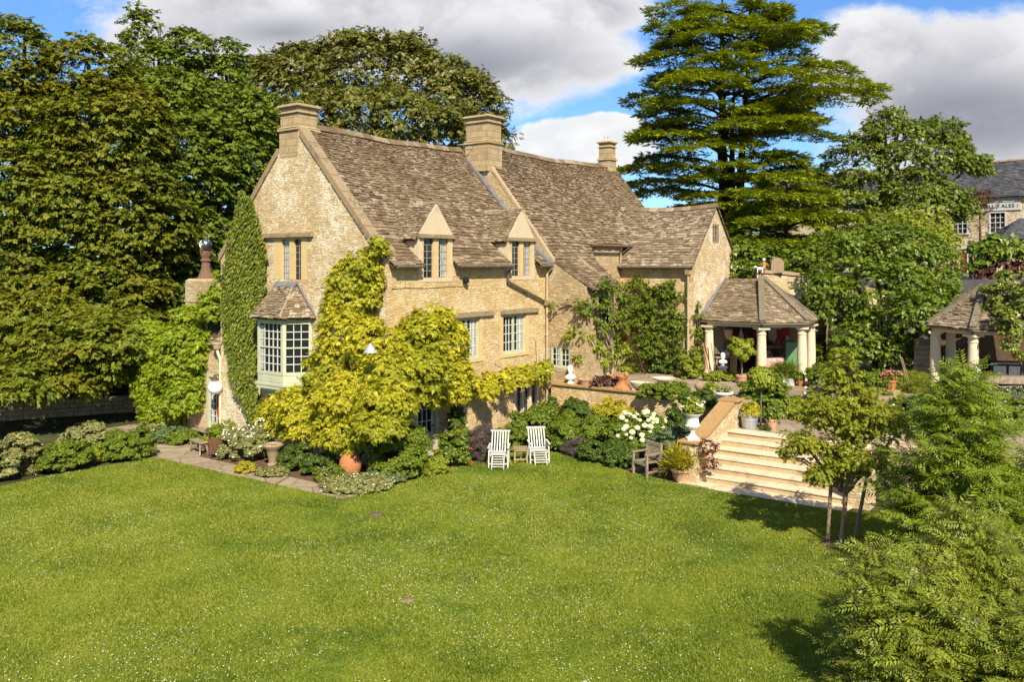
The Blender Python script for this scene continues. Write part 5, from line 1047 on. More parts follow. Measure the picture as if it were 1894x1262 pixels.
Q_ = [(FP(px, py, d, -1.0), rx, ry, dp) for px, py, rx, ry, d, dp in [(1072, 622, 22, 16, .3, .25), (1090, 640, 26, 20, .4, .3), (1070, 655, 10, 18, .3, .2), (1108, 668, 26, 24, .5, .3), (1135, 648, 26, 18, .4, .3), (1148, 672, 16, 24, .4, .25), (1118, 632, 16, 12, .3, .2)]]
q0 = FP(1112, 700, .4, -1.0); climber('fig_tree', 'light green fig bush standing on the terrace before the middle wall', Q_, L['lite'], .14, .16, 1.4, 16, 65, [(q0, FP(1100, 650, .4, -1.0)), (q0, FP(1140, 650, .4, -1.0))], T_SPRAY, .3)
R_ = [(FP(px, py, .15, -2.9), rx, ry, .18) for px, py, rx, ry in [(1290, 575, 5, 16), (1293, 610, 7, 22), (1290, 650, 8, 24), (1288, 680, 10, 14)]]
climber('jasmine', 'straggling climber beside the tall downpipe on the wing gable', R_, L['mid'], .15, .14, 1.2, 10, 66, [(FP(1290, 700, .1, -2.9), FP(1291, 560, .1, -2.9))], T_SPRAY, .4)
climber('ivy_strip', 'narrow strip of ivy on the right edge of the wing gable', [(FP(1357, y, .1, -2.9), 5, 16, .15) for y in (465, 490, 512)], L['ivy'], .14, .14, 1.3, 9, 67, (), T_LEAF3)
I2 = [(E(px, py, Y, rx, ry)[:3], rx, ry, dp) for px, py, Y, rx, ry, dp in [(1868, 530, 32.4, 44, 22, .7), (1885, 560, 31.6, 44, 30, .7), (1850, 560, 32, 26, 22, .5), (1842, 592, 31, 16, 20, .35), (1880, 605, 30.4, 34, 32, .5), (1890, 645, 30.2, 20, 34, .35), (1866, 630, 30.3, 14, 22, .3), (1910, 590, 30.5, 40, 60, .7)]]
climber('ivy', 'thick ivy pouring over the roof and beam of the right loggia', I2, L['ivy'], .12, .25, 1.5, 44, 68, [(E(1890, 700, 30.5, 1, 1)[:3], E(1880, 600, 30.6, 1, 1)[:3])], T_LEAF3, .35)
climber('pergola_vine', 'leafy vine over a pergola with purple leaves beneath, before the inn', [(AT(px, py, 46), rx, ry, dp) for px, py, rx, ry, dp in [(1830, 462, 26, 14, .8), (1865, 462, 32, 16, .8), (1900, 466, 30, 16, .8), (1815, 480, 14, 18, .6), (1850, 478, 40, 10, .7), (1895, 480, 30, 12, .7)]], L['bushtree'], .30, .35, 1.6, 20, 69, (), T_LEAF3)
climber('purple_bush', 'dark purple leaved shrub under the pergola vine', [(AT(px, py, 45.8), rx, ry, dp) for px, py, rx, ry, dp in [(1850, 500, 26, 12, .6), (1885, 502, 26, 12, .6), (1822, 503, 16, 10, .5)]], L['purple'], .26, .3, 1.6, 16, 70, (), T_LEAF3, cat='shrub')
b = MB(); po = thing('pergola', 'weathered pergola posts under the purple shrub', 'pergola', AT(1850, 515, 46.4))
for i in range(4): b.tube([(-1.6 + i * 1.25, 0, -.6), (-1.6 + i * 1.25, 0, 1.4)], .09, 8)
b.bar((-2, 0, 1.4), (3, 0, 1.4), .15); b.build('post', M['greywood'], po)
# ivy sheet on the gable: leaves lie shingled on the wall
iv = [(452, 352), (470, 360), (478, 395), (494, 440), (497, 500), (494, 560), (488, 600), (480, 640), (478, 700), (484, 735), (497, 765), (494, 792), (478, 790), (462, 762), (445, 735), (432, 700), (424, 650), (417, 600), (415, 540), (421, 490), (426, 450), (438, 400)]
ivp = np.array([ONU(x, y, -.05) for x, y in iv]); rng = np.random.default_rng(71)
def inpoly(P, poly):
    x, y = P[:, 0], P[:, 1]; c = np.zeros(len(P), bool); n = len(poly)
    for i in range(n):
        (x0, y0), (x1, y1) = poly[i], poly[i - 1]; c ^= ((y0 > y) != (y1 > y)) & (x < (x1 - x0) * (y - y0) / (y1 - y0 + 1e-12) + x0)
    return c
q = np.stack([rng.uniform(5.2, 8.6, 90000), rng.uniform(.3, 9, 90000)], 1); wob = np.stack([np.sin(q[:, 1] * 5) + np.sin(q[:, 1] * 13), np.sin(q[:, 0] * 7)], 1) * .05
q = q[inpoly(q + wob, ivp)]; q = q[q[:, 0] < 8.42]; q = q[:15000]; bul = .08 + .06 * (np.sin(q[:, 0] * 4.1) * np.sin(q[:, 1] * 3.3) + 1) * .5 + rng.uniform(0, .10, len(q))
root = thing('ivy', 'column of clipped ivy climbing the gable left of the bay window', 'ivy', HW(0, 6.5), HROT); P = np.stack([-bul, q[:, 0] - 6.5, q[:, 1]], 1)
scatter('foliage', P, np.stack([rng.normal(size=len(q)) * .2, rng.normal(size=len(q)) * .5, -np.ones(len(q))], 1), np.stack([-np.ones(len(q)), rng.normal(size=len(q)) * .35, .55 + rng.normal(size=len(q)) * .3], 1), .13 * rng.uniform(.7, 1.25, len(q)), T_LEAF, L['ivy'], root, rng)
b = MB(); limb(b, (-.04, -.6, 0), (-.04, .2, 4), .06, .03, rng); b.build('stem', M['twig'], root)
# ------------------------------------------------------------------ shrubs and border plants
sd_i = [200]
def B(name, label, px, py, w, h, leaf, ls, n, d=None, z=0.0, cat='shrub', **k):
    sd_i[0] += 1; return bush(name, label, cat, G(px, py, z), w, d or w, h, L[leaf], ls * .56, int(n * 3.0), sd_i[0], **k)
B('shrub', 'grey green shrub at the far left edge of the lawn', 14, 884, 1.35, 1.2, 'sage', .13, 4200)
B('shrub', 'low yellow green bush just right of the far left shrub', 66, 872, .55, .4, 'lite', .10, 1600)
B('shrub', 'broad low bush with the taller pale bush behind it at the lawn edge', 122, 870, 1.35, .8, 'mid', .11, 3800)
B('shrub', 'tall pale tipped bush second back from the left lawn edge', 152, 838, 1.3, 1.0, 'sage', .12, 3800)
B('shrub', 'rounded bush at the corner where the flagstone path meets the lawn', 238, 850, 1.4, .95, 'mid', .11, 4000)
B('shrub', 'small bush between the pale tipped bush and the rounded corner bush', 174, 858, .55, .55, 'lite', .10, 1300)
B('ground_cover', 'low hosta clump under the green wisteria beside the path', 275, 815, 1.3, .5, 'sage', .18, 900, cat='plant', tpls=T_LEAF3)
B('ground_cover', 'low leafy border in front of the green wisteria nearest the bench', 345, 820, 1.5, .45, 'mid', .12, 2200, d=1.0, cat='plant')
B('ground_cover', 'low leafy border left of centre below the green wisteria', 308, 818, 1.4, .5, 'grey', .12, 1600, d=.9, cat='plant')
B('shrub', 'feathery light green plant beside the bench under the ivy', 402, 832, .95, .85, 'lite', .09, 2200, lumps=3)
B('rose_bush', 'pale shrub dotted with white flowers at the foot of the ivy', 444, 848, 1.35, .85, 'sage', .10, 4000, flower=(L['fwhite'], 120, .07))
B('rose_bush', 'taller white flowered shrub just left of the stone urn', 470, 850, .95, .95, 'sage', .10, 3200, flower=(L['fwhite'], 110, .07))
B('shrub', 'small yellow mound at the edge of the flagstone path', 452, 874, .55, .28, 'yellow', .07, 900, cat='plant')
B('ground_cover', 'silver green creeper spilling over the path by the stone urn', 505, 880, .9, .22, 'sage', .08, 1300, d=.5, cat='plant')
B('shrub', 'dark glossy shrub right of the stone urn', 548, 868, .95, .75, 'dark', .11, 3200)
B('shrub', 'dark leafy plant midway between the stone urn and the terracotta jar', 588, 878, .85, .6, 'dark', .11, 2600)
B('ground_cover', 'wide mat of small white flecked leaves round the terracotta jar', 655, 905, 1.9, .30, 'sage', .085, 5200, d=1.3, cat='plant', flower=(L['fwhite'], 160, .035), lumps=6)
B('ground_cover', 'smaller mat of leaves at the corner of the bed right of the jar', 712, 894, 1.1, .34, 'grey', .085, 2600, d=.9, cat='plant')
B('ground_cover', 'mauve flowered low plants left of the terracotta jar', 608, 890, .8, .42, 'mid', .08, 1400, cat='plant', flower=(L['fmauve'], 40, .045))
B('shrub', 'large loose yellow green shrub between the terracotta jar and the garden door', 738, 880, 1.75, 1.35, 'mid', .12, 7000, lumps=6)
B('shrub', 'light green feathery plant at the foot of the garden door', 802, 876, .85, .45, 'lite', .09, 2600)
B('hollyhock', 'hollyhock with dark red flowers right of the garden door', 836, 862, .85, 1.2, 'bushtree', .14, 1700, cat='plant', flower=(L['fred'], 14, .13), lumps=3)
B('shrub', 'tall dark climber on the wall between the garden door and the lavender', 842, 842, .7, 1.6, 'dark', .12, 2600, d=.45, lumps=3)
B('lavender', 'large lavender clump left of the first white lounger', 885, 848, 1.15, .85, 'lav', .16, 3200, cat='plant', tpls=T_BLADE)
B('lavender', 'small lavender clump in the long border below the yellow shrub', 1062, 842, .75, .5, 'lav', .13, 1200, cat='plant', tpls=T_BLADE)
B('shrub', 'brownish small shrub between the two white loungers', 938, 832, .9, .75, 'mid', .10, 1800)
B('shrub', 'broad bright green shrub behind the second white lounger', 985, 822, 1.9, 1.35, 'bushtree', .13, 5200)
B('shrub', 'green shrub right of the second white lounger, next along the border', 1040, 830, 1.5, 1.1, 'mid', .12, 4000, flower=(L['fmauve'], 4, .12))
B('rose_bush', 'tall dark rose bush in the corner of the middle wall and the terrace wall', 1032, 790, 1.0, 1.55, 'dark', .12, 4800, flower=(L['fwhite'], 10, .08))
B('rose_bush', 'dark leaved rose bush against the terrace wall, right of the corner one', 1078, 800, 1.3, 1.25, 'dark', .12, 4600)
B('shrub', 'yellow green tall shrub in the middle of the long border', 1126, 822, 1.3, 1.5, 'yellow', .12, 4200)
B('shrub', 'leafy mid green shrub in front of the dark roses', 1085, 832, 1.4, 1.15, 'mid', .12, 3800)
B('shrub', 'dark low heather like shrub at the lawn edge left of the wooden armchair', 1118, 852, 1.5, .62, 'dark', .10, 3400)
B('shrub', 'low dark mound at the lawn edge nearest the wooden armchair', 1150, 862, 1.0, .55, 'dark', .10, 2200)
B('rose_bush', 'tall green rose bush behind the white hydrangea', 1172, 802, 1.4, 1.35, 'mid', .12, 4400, flower=(L['fwhite'], 8, .08))
B('rose_bush', 'dense rose bush by the terrace wall behind the blue green shrub', 1228, 812, 1.4, 1.5, 'mid', .12, 4400, flower=(L['fpink'], 6, .10))
B('shrub', 'blue green feathery shrub behind the wooden armchair', 1240, 868, 1.3, 1.25, 'grey', .11, 4600)
B('shrub', 'dark shrub between the blue green shrub and the pier with the urn', 1262, 838, .9, 1.5, 'dark', .11, 2600)
B('rose_bush', 'pink flowered bush trailing over the terrace wall beside the steps', 1306, 790, .8, 1.55, 'dark', .11, 3000, flower=(L['fpink'], 10, .10))
hy = B('hydrangea', 'hydrangea bush crowded with cream white flower heads', 1185, 838, 2.0, 1.2, 'bushtree', .15, 3600); rng = np.random.default_rng(77)
hb = MB(); rr_ = random.Random(3)
for i in range(150):
    d_ = nrm(np.array([[rr_.gauss(0, 1), rr_.gauss(0, 1), rr_.gauss(0, .8) + .3]]))[0] * .10; d_[2] *= .85
    n_ = Vector(d_).normalized(); t1 = n_.orthogonal().normalized(); t1 = Matrix.Rotation(rr_.uniform(0, 6), 3, n_) @ t1; t2 = n_.cross(t1); p_ = Vector(d_); s_ = .030
    hb.quad(p_ - t1 * s_ - n_ * .006, p_ - t2 * s_ + n_ * .005, p_ + t1 * s_ - n_ * .006, p_ + t2 * s_ + n_ * .005)
h0 = hb.build('flower_head', L['fcream'], hy)
heads = []
for i in range(64):
    a = rng.uniform(0, 6.28); rr0 = math.sqrt(rng.random()); p_ = (math.cos(a) * rr0 * .95, math.sin(a) * rr0 * .9 - .18, 1.30 - .85 * rr0 ** 2 * (1.0 if math.sin(a) < .2 else .4) + rng.normal() * .07)
    o = h0 if i == 0 else h0.copy()
    if i: COL.objects.link(o); o.parent = hy
    s_ = rng.uniform(.5, 1.05); o.scale = (s_, s_, s_); o.location = p_; o.rotation_euler = (0, 0, a)
# terrace and loggia plants
T1 = 1.45
B('shrub', 'leafy plants at the foot of the right wing wall behind the pale planter', 1240, 690, 1.6, .9, 'dark', .12, 2600, z=T1)
B('shrub', 'yellow green shrub by the tall downpipe on the terrace', 1278, 700, .9, .9, 'lite', .11, 1700, z=T1)
B('shrub', 'trailing shrub hanging over the terrace wall coping', 1225, 738, 1.6, .55, 'mid', .11, 3000, z=1.55, d=.9)
B('shrub', 'leafy trailing plants at the bend of the terrace wall', 1290, 752, 1.2, .5, 'dark', .11, 2200, z=1.5, d=.8)
B('shrub', 'low green plants edging the loggia floor left of the middle column', 1330, 705, 1.4, .35, 'lite', .10, 1500, z=T1, d=.6)
B('shrub', 'hollyhock leaved plant beside the terracotta pot at the head of the steps', 1425, 782, .95, 1.35, 'bushtree', .17, 1500, z=1.15, lumps=3, flower=(L['fwhite'], 6, .10))
B('shrub', 'dark flowered plant behind the galvanised bucket', 1395, 752, .9, 1.0, 'mid', .11, 1700, z=1.15, flower=(L['fwhite'], 10, .10))
B('ground_cover', 'spreading alchemilla on the paving at the head of the steps', 1465, 772, 1.3, .45, 'lite', .13, 1700, z=1.15, cat='plant')
B('ground_cover', 'low thyme mats growing between the paving slabs', 1455, 745, 1.3, .18, 'mid', .09, 1500, z=1.15, d=.8, cat='plant')
B('ground_cover', 'small dark moss cushion by the terracotta pot on the top step', 1418, 796, .40, .12, 'dark', .05, 500, z=1.15, cat='plant')
B('shrub', 'mound of green plants right of the third loggia column', 1520, 715, 1.3, .95, 'mid', .12, 2600, z=T1)
B('shrub', 'white flowered plants behind the staked tree on the terrace', 1545, 745, 1.7, .8, 'sage', .11, 2800, z=1.15, flower=(L['fwhite'], 26, .08))
B('shrub', 'leafy shrub in the terrace border left of the red geranium pot', 1610, 740, 1.8, 1.0, 'mid', .12, 3800, z=1.15)
B('shrub', 'pale grassy plants right of the red geranium pot', 1685, 740, 1.6, .9, 'lite', .13, 2200, z=1.15, tpls=T_BLADE)
B('shrub', 'dark shrub in the border behind the tallest young redwood', 1700, 800, 2.2, 1.2, 'dark', .12, 4200, z=.9)
B('shrub', 'flowering border shrub right of the steps behind the pier', 1620, 850, 2.0, 1.3, 'mid', .12, 4600, z=.3, flower=(L['fwhite'], 40, .07))
B('shrub', 'blue green shrub low behind the right hand stake', 1640, 905, 1.4, .8, 'grey', .10, 2600, z=0)
B('shrub', 'leafy bush covering the right end of the bottom steps behind the stakes', 1560, 915, 1.1, 1.0, 'mid', .11, 2200)
B('shrub', 'tall yellow green bush on the terrace edge behind the staked tree', 1585, 800, 1.5, 1.1, 'lite', .12, 2600, z=1.0)
B('shrub', 'purple leaved plant at the right end of the steps', 1505, 880, .75, 1.0, 'purple', .10, 1500, z=.1)
B('shrub', 'leafy border shrub under the right loggia front', 1850, 800, 2.0, 1.0, 'mid', .12, 3600, z=.9, flower=(L['fwhite'], 20, .07))
# ------------------------------------------------------------------ grass and clover on the lawn
rng = np.random.default_rng(9); n = 1500000; Y = rng.uniform(11.2, 29.5, n); Xc = rng.uniform(-.66, .60, n) * Y
k = rng.random(n) < np.clip((13.5 / Y) ** 1.1, 0, 1) * (Y / 29.5) * 1.9; P2 = np.stack([Xc, Y], 1)[k]; P2 = P2[inpoly(P2, np.array(LAWN))]
ex = rng.normal(size=P2.shape) * .03; nb = len(P2); P = np.column_stack([P2 + ex, np.zeros(nb)])
a = rng.uniform(0, 6.283, nb); ht = rng.uniform(.014, .036, nb) * (1 + .5 * np.sin(P[:, 0] * 1.7) * np.sin(P[:, 1] * 1.3)); wd = rng.uniform(.006, .011, nb) * (.6 + P[:, 1] / 26); ln = rng.uniform(.3, 1.2, nb) * ht; b_ = rng.uniform(0, 6.283, nb)
c_, s_ = np.cos(a) * wd, np.sin(a) * wd; tip = P + np.column_stack([np.cos(b_) * ln, np.sin(b_) * ln, ht]); z0 = np.zeros(nb)
V = np.stack([P - np.column_stack([c_, s_, z0]), P + np.column_stack([c_, s_, z0]), tip + np.column_stack([c_ * .25, s_ * .25, z0]), tip - np.column_stack([c_ * .25, s_ * .25, z0])], 1).reshape(-1, 3)
o = qmesh('grass', V, np.arange(len(V)).reshape(-1, 4), M['blades']); o['kind'] = 'stuff'; setp(o, 'short mown grass blades of the daisy flecked lawn', 'grass')
n = 60000; Y = rng.uniform(11.3, 28.5, n); Xc = rng.uniform(-.66, .6, n) * Y; P2 = np.stack([Xc, Y], 1)
den = .5 + .5 * np.sin(P2[:, 0] * .55 + 1.2 * np.sin(P2[:, 1] * .35)) * np.sin(P2[:, 1] * .62 + np.sin(P2[:, 0] * .4) + 1) + .35 * np.sin(P2[:, 0] * 2.1 + 2) * np.sin(P2[:, 1] * 1.9)
P2 = P2[rng.random(n) < np.clip(-.05 + den * .62, .02, .9)]; P2 = P2[inpoly(P2, np.array(LAWN))]; nf = len(P2)
scatter('clover_flowers', np.column_stack([P2, rng.uniform(.025, .045, nf)]), rdir(rng, nf), np.array([0, -.35, 1.0]) + rng.normal(size=(nf, 3)) * .3, .0165 * rng.uniform(.5, 1.6, nf), T_FLOWER, L['fclover'], None, rng, 'stuff')
# ------------------------------------------------------------------ garden furniture and ornaments
def steamer(loc, rz, label):
    c = thing('steamer_chair', label, 'lounger', loc, rz, 'white steamer chairs on the lawn'); m = M['white']; w = .27     # faces -y
    b = MB()
    for s in (-1, 1): b.bar((s * .24, -.26, .36), (s * .24, .26, .30), .03, .05)
    for i in range(6): y = -.24 + i * .095; b.bar((-.25, y, .392 - .011 * i), (.25, y, .392 - .011 * i), .05, .018)
    b.build('seat', m, c)
    b = MB(); d = Vector((0, .62, .78)).normalized()
    P = lambda x, t: Vector((x, .24, .36)) + d * t + Vector((x * 0, 0, 0))
    for s in (-1, 1): b.bar(P(s * .25, 0), P(s * .25, .74), .035, .045)
    for i in range(5): x = -.165 + i * .0825; b.bar(P(x, .04), P(x, .72), .038, .018)
    b.bar(P(-.27, .03), P(.27, .03), .05, .03); b.bar(P(-.31, .74), P(.31, .74), .085, .04); b.build('backrest', m, c)
    b = MB()
    for s in (-1, 1): b.bar((s * .18, -.30, .36), (s * .18, -.62, .05), .03, .045)
    for i in range(5): t = i / 4; b.bar((-.19, -.33 - .25 * t, .345 - .24 * t), (.19, -.33 - .25 * t, .345 - .24 * t), .045, .018)
    for s in (-1, 1): b.bar((s * .18, -.58, .09), (s * .18, -.60, 0), .03, .03)
    b.build('leg_rest', m, c)
    for s in (-1, 1):
        b = MB(); b.bar((s * .29, -.30, 0), (s * .29, -.22, .60), .035, .05); b.build('leg', m, c)
        b = MB(); b.bar((s * .29, .42, 0), (s * .29, .20, .56), .035, .05); b.build('leg', m, c)
        b = MB(); b.bar((s * .30, -.34, .61), (s * .30, .40, .60), .06, .025); b.build('arm', m, c)
    b = MB(); b.bar((-.29, -.29, .12), (.29, -.29, .12), .03); b.bar((-.29, .36, .14), (.29, .36, .14), .03); b.build('stretcher', m, c)
    return c
p = G(923, 862); q = G(996, 854)
steamer(p, -.06, 'white slatted steamer chair beside the lavender, left of the small teak table')
steamer(q, .10, 'white slatted steamer chair before the bright green shrub, right of the small teak table')
t = thing('side_table', 'small square teak slatted table between the two white chairs', 'table', G(963, 855), .05)
b = MB()
for i in range(6): b.box(-.23 + i * .078, -.162 + i * .078, -.22, .22, .44, .46)
b.box(-.21, .21, -.20, -.17, .38, .438); b.box(-.21, .21, .17, .20, .38, .438); b.build('tabletop', M['teak'], t)
for sx in (-1, 1):
    for sy in (-1, 1): b = MB(); b.box(sx * .19 - .022, sx * .19 + .022, sy * .175 - .022, sy * .175 + .022, 0, .379); b.build('leg', M['teak'], t)
b = MB(); b.box(-.167, .167, -.19, -.165, .10, .14); b.box(-.167, .167, .165, .19, .10, .14); b.box(-.02, .02, -.164, .164, .10, .14); b.build('stretcher', M['teak'], t)
c = thing('garden_armchair', 'weathered grey wooden armchair on the lawn edge before the blue green shrub', 'armchair', G(1196, 879), R(-58)); m = M['greywood']   # faces -y
b = MB()
for i in range(5): y = -.26 + i * .115; b.box(-.29, .29, y, y + .095, .40, .42)
b.box(-.30, .30, -.27, -.245, .33, .398); b.build('seat', m, c)
b = MB(); b.bar((-.30, .29, .88), (.30, .29, .88), .05, .09); b.bar((-.30, .25, .50), (.30, .25, .50), .04, .06)
for i in range(7): x = -.23 + i * .0767; b.bar((x, .255, .53), (x, .285, .85), .04, .018)
b.build('backrest', m, c)
for s in (-1, 1):
    b = MB(); b.bar((s * .30, -.25, 0), (s * .30, -.25, .64), .06, .06); b.build('leg', m, c)
    b = MB(); b.bar((s * .30, .24, 0), (s * .30, .24, .44), .06, .06); b.bar((s * .30, .24, .43), (s * .30, .31, .95), .06, .06); b.build('leg', m, c)
    b = MB(); b.bar((s * .30, -.30, .66), (s * .30, .27, .66), .09, .035); b.build('arm', m, c)
    b = MB(); b.bar((s * .30, -.22, .15), (s * .30, .22, .15), .035, .05); b.build('stretcher', m, c)
def lathe_thing(name, label, cat, loc, parts, rz=0):
    o = thing(name, label, cat, loc, rz)
    for nm, prof, mat, kw in parts: b = MB(); b.lathe(prof, (0, 0, 0), 24, **kw); b.build(nm, M[mat], o, True)
    return o
POT = lambda r, h: [(r * .68, 0), (r * .95, h * .80), (r * 1.06, h * .80), (r * 1.08, h), (r * .95, h), (r * .9, h * .88), (.01, h * .86)]
def pot(label, loc, r, h, mat='terra', name='plant_pot'):
    o = thing(name, label, 'pot', loc); b = MB(); b.lathe(POT(r, h), (0, 0, 0), 22, caps=False); b.build('pot', M[mat], o, True)
    b = MB(); b.lathe([(.01, h * .865), (r * .89, h * .865)], (0, 0, 0), 18, caps=False); b.build('soil', M['soil'], o); return o
o = lathe_thing('oil_jar', 'round bellied terracotta oil jar standing in the white flecked leaves', 'jar', G(648, 884), [('body', [(.18, 0), (.28, .13), (.325, .36), (.305, .53), (.22, .68), (.17, .72), (.19, .78), (.165, .78), (.14, .70)], 'terra', {'caps': False})])
b = MB(); rg = random.Random(8)
for i in range(7): a = i * .9; b.tube([(.05 * math.cos(a), .05 * math.sin(a), .70), (.12 * math.cos(a), .12 * math.sin(a), .92), (rg.uniform(.16, .26) * math.cos(a), .2 * math.sin(a), rg.uniform(.86, 1.08))], [.016, .012, .006], 5)
s_ = thing('bare_stems', 'bare reddish stems sticking out of the terracotta oil jar', 'stems', G(648, 884)); b.build('stems', M['bark_red'], s_)
lathe_thing('stone_urn', 'squat weathered stone urn in the bed under the wisteria', 'urn', G(505, 862), [('urn', [(.17, 0), (.18, .06), (.13, .10), (.15, .30), (.19, .40), (.20, .50), (.30, .58), (.32, .64), (.27, .68), (.22, .60)], 'coping', {'caps': False})])
o = thing('low_bench', 'low rustic plank bench on the flagstone path', 'bench', G(368, 838), HROT + R(80)); b = MB(); b.cbox(-.42, .42, -.14, .14, .36, .41); b.build('seat', M['greywood'], o)
for sx in (-1, 1):
    for sy in (-1, 1): b = MB(); b.bar((sx * .33, sy * .10, .36), (sx * .40, sy * .14, 0), .045); b.build('leg', M['greywood'], o)
b = MB(); b.bar((-.36, 0, .14), (.36, 0, .14), .03, .04); b.build('stretcher', M['greywood'], o)
o = thing('wooden_bench', 'pale weathered bench against the wall behind the low plank bench', 'bench', G(374, 822), HROT + R(82)); b = MB(); b.cbox(-.5, .5, -.15, .15, .46, .51); b.build('seat', M['greywood'], o)
for sx in (-1, 1): b = MB(); b.box(sx * .42 - .03, sx * .42 + .03, -.13, .13, 0, .459); b.build('leg', M['greywood'], o)
o = thing('wheelbarrow', 'old rusty wheelbarrow tipped up on the flagstone path', 'wheelbarrow', G(400, 845), R(20)); b = MB(); b.prism([(-.18, -.20, .12), (.18, -.20, .12), (.26, -.24, .50), (-.26, -.24, .50)], (0, .34, .06)); b.build('tray', M['rust'], o)
for s in (-1, 1): b = MB(); b.tube([(s * .16, -.38, .05), (s * .20, .0, .30), (s * .24, .50, .86)], .022, 7); b.build('handle', M['darkwood_and_shade'], o); b = MB(); b.bar((s * .2, .02, .28), (s * .22, .12, 0), .03); b.build('leg', M['rust'], o)
b = MB(); b.tube([(.15 * 0 + .02, -.42 + .15 * math.cos(a), .15 + .15 * math.sin(a)) for a in np.linspace(0, 6.283, 17)], .025, 6)
for a in (0, 1.05, 2.1): b.bar((.02, -.42 + .14 * math.cos(a), .15 + .14 * math.sin(a)), (.02, -.42 - .14 * math.cos(a), .15 - .14 * math.sin(a)), .02)
b.build('wheel', M['iron'], o)
# urn on the pier
u0 = HW(4.24, -7.98, 1.17)
o = thing('garden_urn', 'white classical urn standing on the pier at the foot of the steps', 'urn', u0); b = MB(); b.box(-.17, .17, -.17, .17, 0, .06); b.lathe([(.15, .06), (.14, .09), (.075, .14), (.06, .22), (.09, .25), (.08, .27), (.17, .34), (.20, .40), (.185, .48), (.17, .60), (.19, .66), (.27, .72), (.285, .75), (.24, .75), (.18, .68), (.01, .66)], (0, 0, 0), 28)
for i in range(14): a = i * .4488; b.ball((.188 * math.cos(a), .188 * math.sin(a), .40), .028, 6, 5)
b.build('urn', M['whitestone'], o, True)
bush('urn_flowers', 'pale flowers spilling from the white classical urn', 'plant', (u0[0], u0[1], u0[2] + .68), .52, .5, .48, L['lite'], .08, 900, 301, flower=(L['fwhite'], 34, .075), lumps=3)
B0 = HW(6.88, -8.62, 1.15)
o = thing('metal_bucket', 'large galvanised bucket on the top step beside the tall pier', 'bucket', B0); b = MB(); b.lathe([(.20, 0), (.21, .02), (.275, .48), (.295, .50), (.285, .52), (.265, .50), (.2, .38)], (0, 0, 0), 26, caps=False); b.tube([(.245 * math.cos(a), .245 * math.sin(a), .30) for a in np.linspace(0, 6.283, 25)], .010, 5); b.build('bucket', M['zinc'], o, True)
for s in (-1, 1): b = MB(); b.tube([(s * .27, -.06, .44), (s * .31, -.04, .40), (s * .31, .04, .40), (s * .27, .06, .44)], .012, 5); b.build('handle', M['zinc'], o)
bush('bucket_plant', 'yellow green leaves filling the galvanised bucket', 'plant', (B0[0], B0[1], B0[2] + .40), .56, .56, .34, L['yellow'], .09, 900, 302, lumps=3)
b = MB(); lt = thing('standard_shrub', 'small standard shrub with a clipped round head above the galvanised bucket', 'shrub', HW(7.6, -8.7, 1.15)); b.tube([(0, 0, 0), (.02, 0, 1.2)], .022, 6); b.build('stem', M['bark_grey'], lt); rng = np.random.default_rng(5); d = rdir(rng, 1500); scatter('crown', d * np.array([.42, .42, .36]) * (rng.random((1500, 1)) ** .4) + np.array([0, 0, 1.5]), d + rng.normal(size=d.shape) * .5, d + np.array([0, 0, .6]), .10, T_LEAF3, L['lite'], lt, rng)
p1 = HW(7.05, -9.25, 1.15); pot('terracotta pot with a pale rim on the top step beside the galvanised bucket', p1, .19, .36, 'oldterra'); bush('pot_plant', 'white flowered plant in the pale rimmed pot on the top step', 'plant', (p1[0], p1[1], p1[2] + .30), .42, .42, .4, L['mid'], .08, 600, 303, flower=(L['fwhite'], 10, .07), lumps=3)
p2 = G(1268, 888); pot('wide old terracotta pot at the foot of the pier beside the armchair', (p2[0] - .12, p2[1] - .05, 0), .31, .34, 'oldterra'); bush('pot_plant', 'spiky yellowing plant in the wide pot at the foot of the pier', 'plant', (p2[0] - .12, p2[1] - .05, .28), .75, .75, .55, L['yellow'], .26, 420, 304, tpls=T_BLADE, lumps=3)
# hanging basket of purple leaves beside the bottom steps
hb_ = HW(4.25, -8.42, 1.02); o = climber('trailing_plant', 'purple leaved plant trailing down the stair wall beside the bottom steps', [((hb_[0], hb_[1] - .12, hb_[2]), 16, 13, .2), ((hb_[0] - .1, hb_[1] - .15, hb_[2] - .35), 6, 18, .1), ((hb_[0] + .12, hb_[1] - .15, hb_[2] - .40), 6, 22, .1), ((hb_[0] + .02, hb_[1] - .15, hb_[2] - .75), 5, 14, .08)], L['purple'], .07, .09, 1.4, 8, 305, (), T_LEAF3, flower=(L['fpink'], 40, .05))
# along the terrace wall
T = 1.732
def bust(label, loc, s=1.0, rz=0.0, mat='whitestone'):
    o = thing('bust', label, 'bust', loc, rz); b = MB(); b.box(-.13 * s, .13 * s, -.10 * s, .10 * s, 0, .05 * s); b.lathe([(.11 * s, .05 * s), (.08 * s, .09 * s), (.07 * s, .12 * s)], (0, 0, 0), 14)
    b.v += []; b.lathe([(.10 * s, .12 * s), (.20 * s, .17 * s), (.235 * s, .25 * s), (.19 * s, .33 * s), (.075 * s, .37 * s), (.065 * s, .42 * s), (.09 * s, .46 * s), (.115 * s, .53 * s), (.118 * s, .60 * s), (.09 * s, .67 * s), (.03 * s, .70 * s)], (0, 0, 0), 18, 1.0, .66)
    b.prism([(-.02 * s, -.115 * s, .55 * s), (.02 * s, -.115 * s, .55 * s), (0, -.11 * s, .60 * s)], (0, .06 * s, 0)); b.ball((0, -.03 * s, .47 * s), .05 * s, 8, 6); b.ball((0, .02 * s, .62 * s), .12 * s, 12, 8)
    b.build('bust', M[mat], o, True); return o
bust('white stone bust on the terrace wall under the small casement window', HW(8.42, -1.12, T), .92, R(20))
def onwall(v, du=.13): return HW(8.30 + du, v, T)
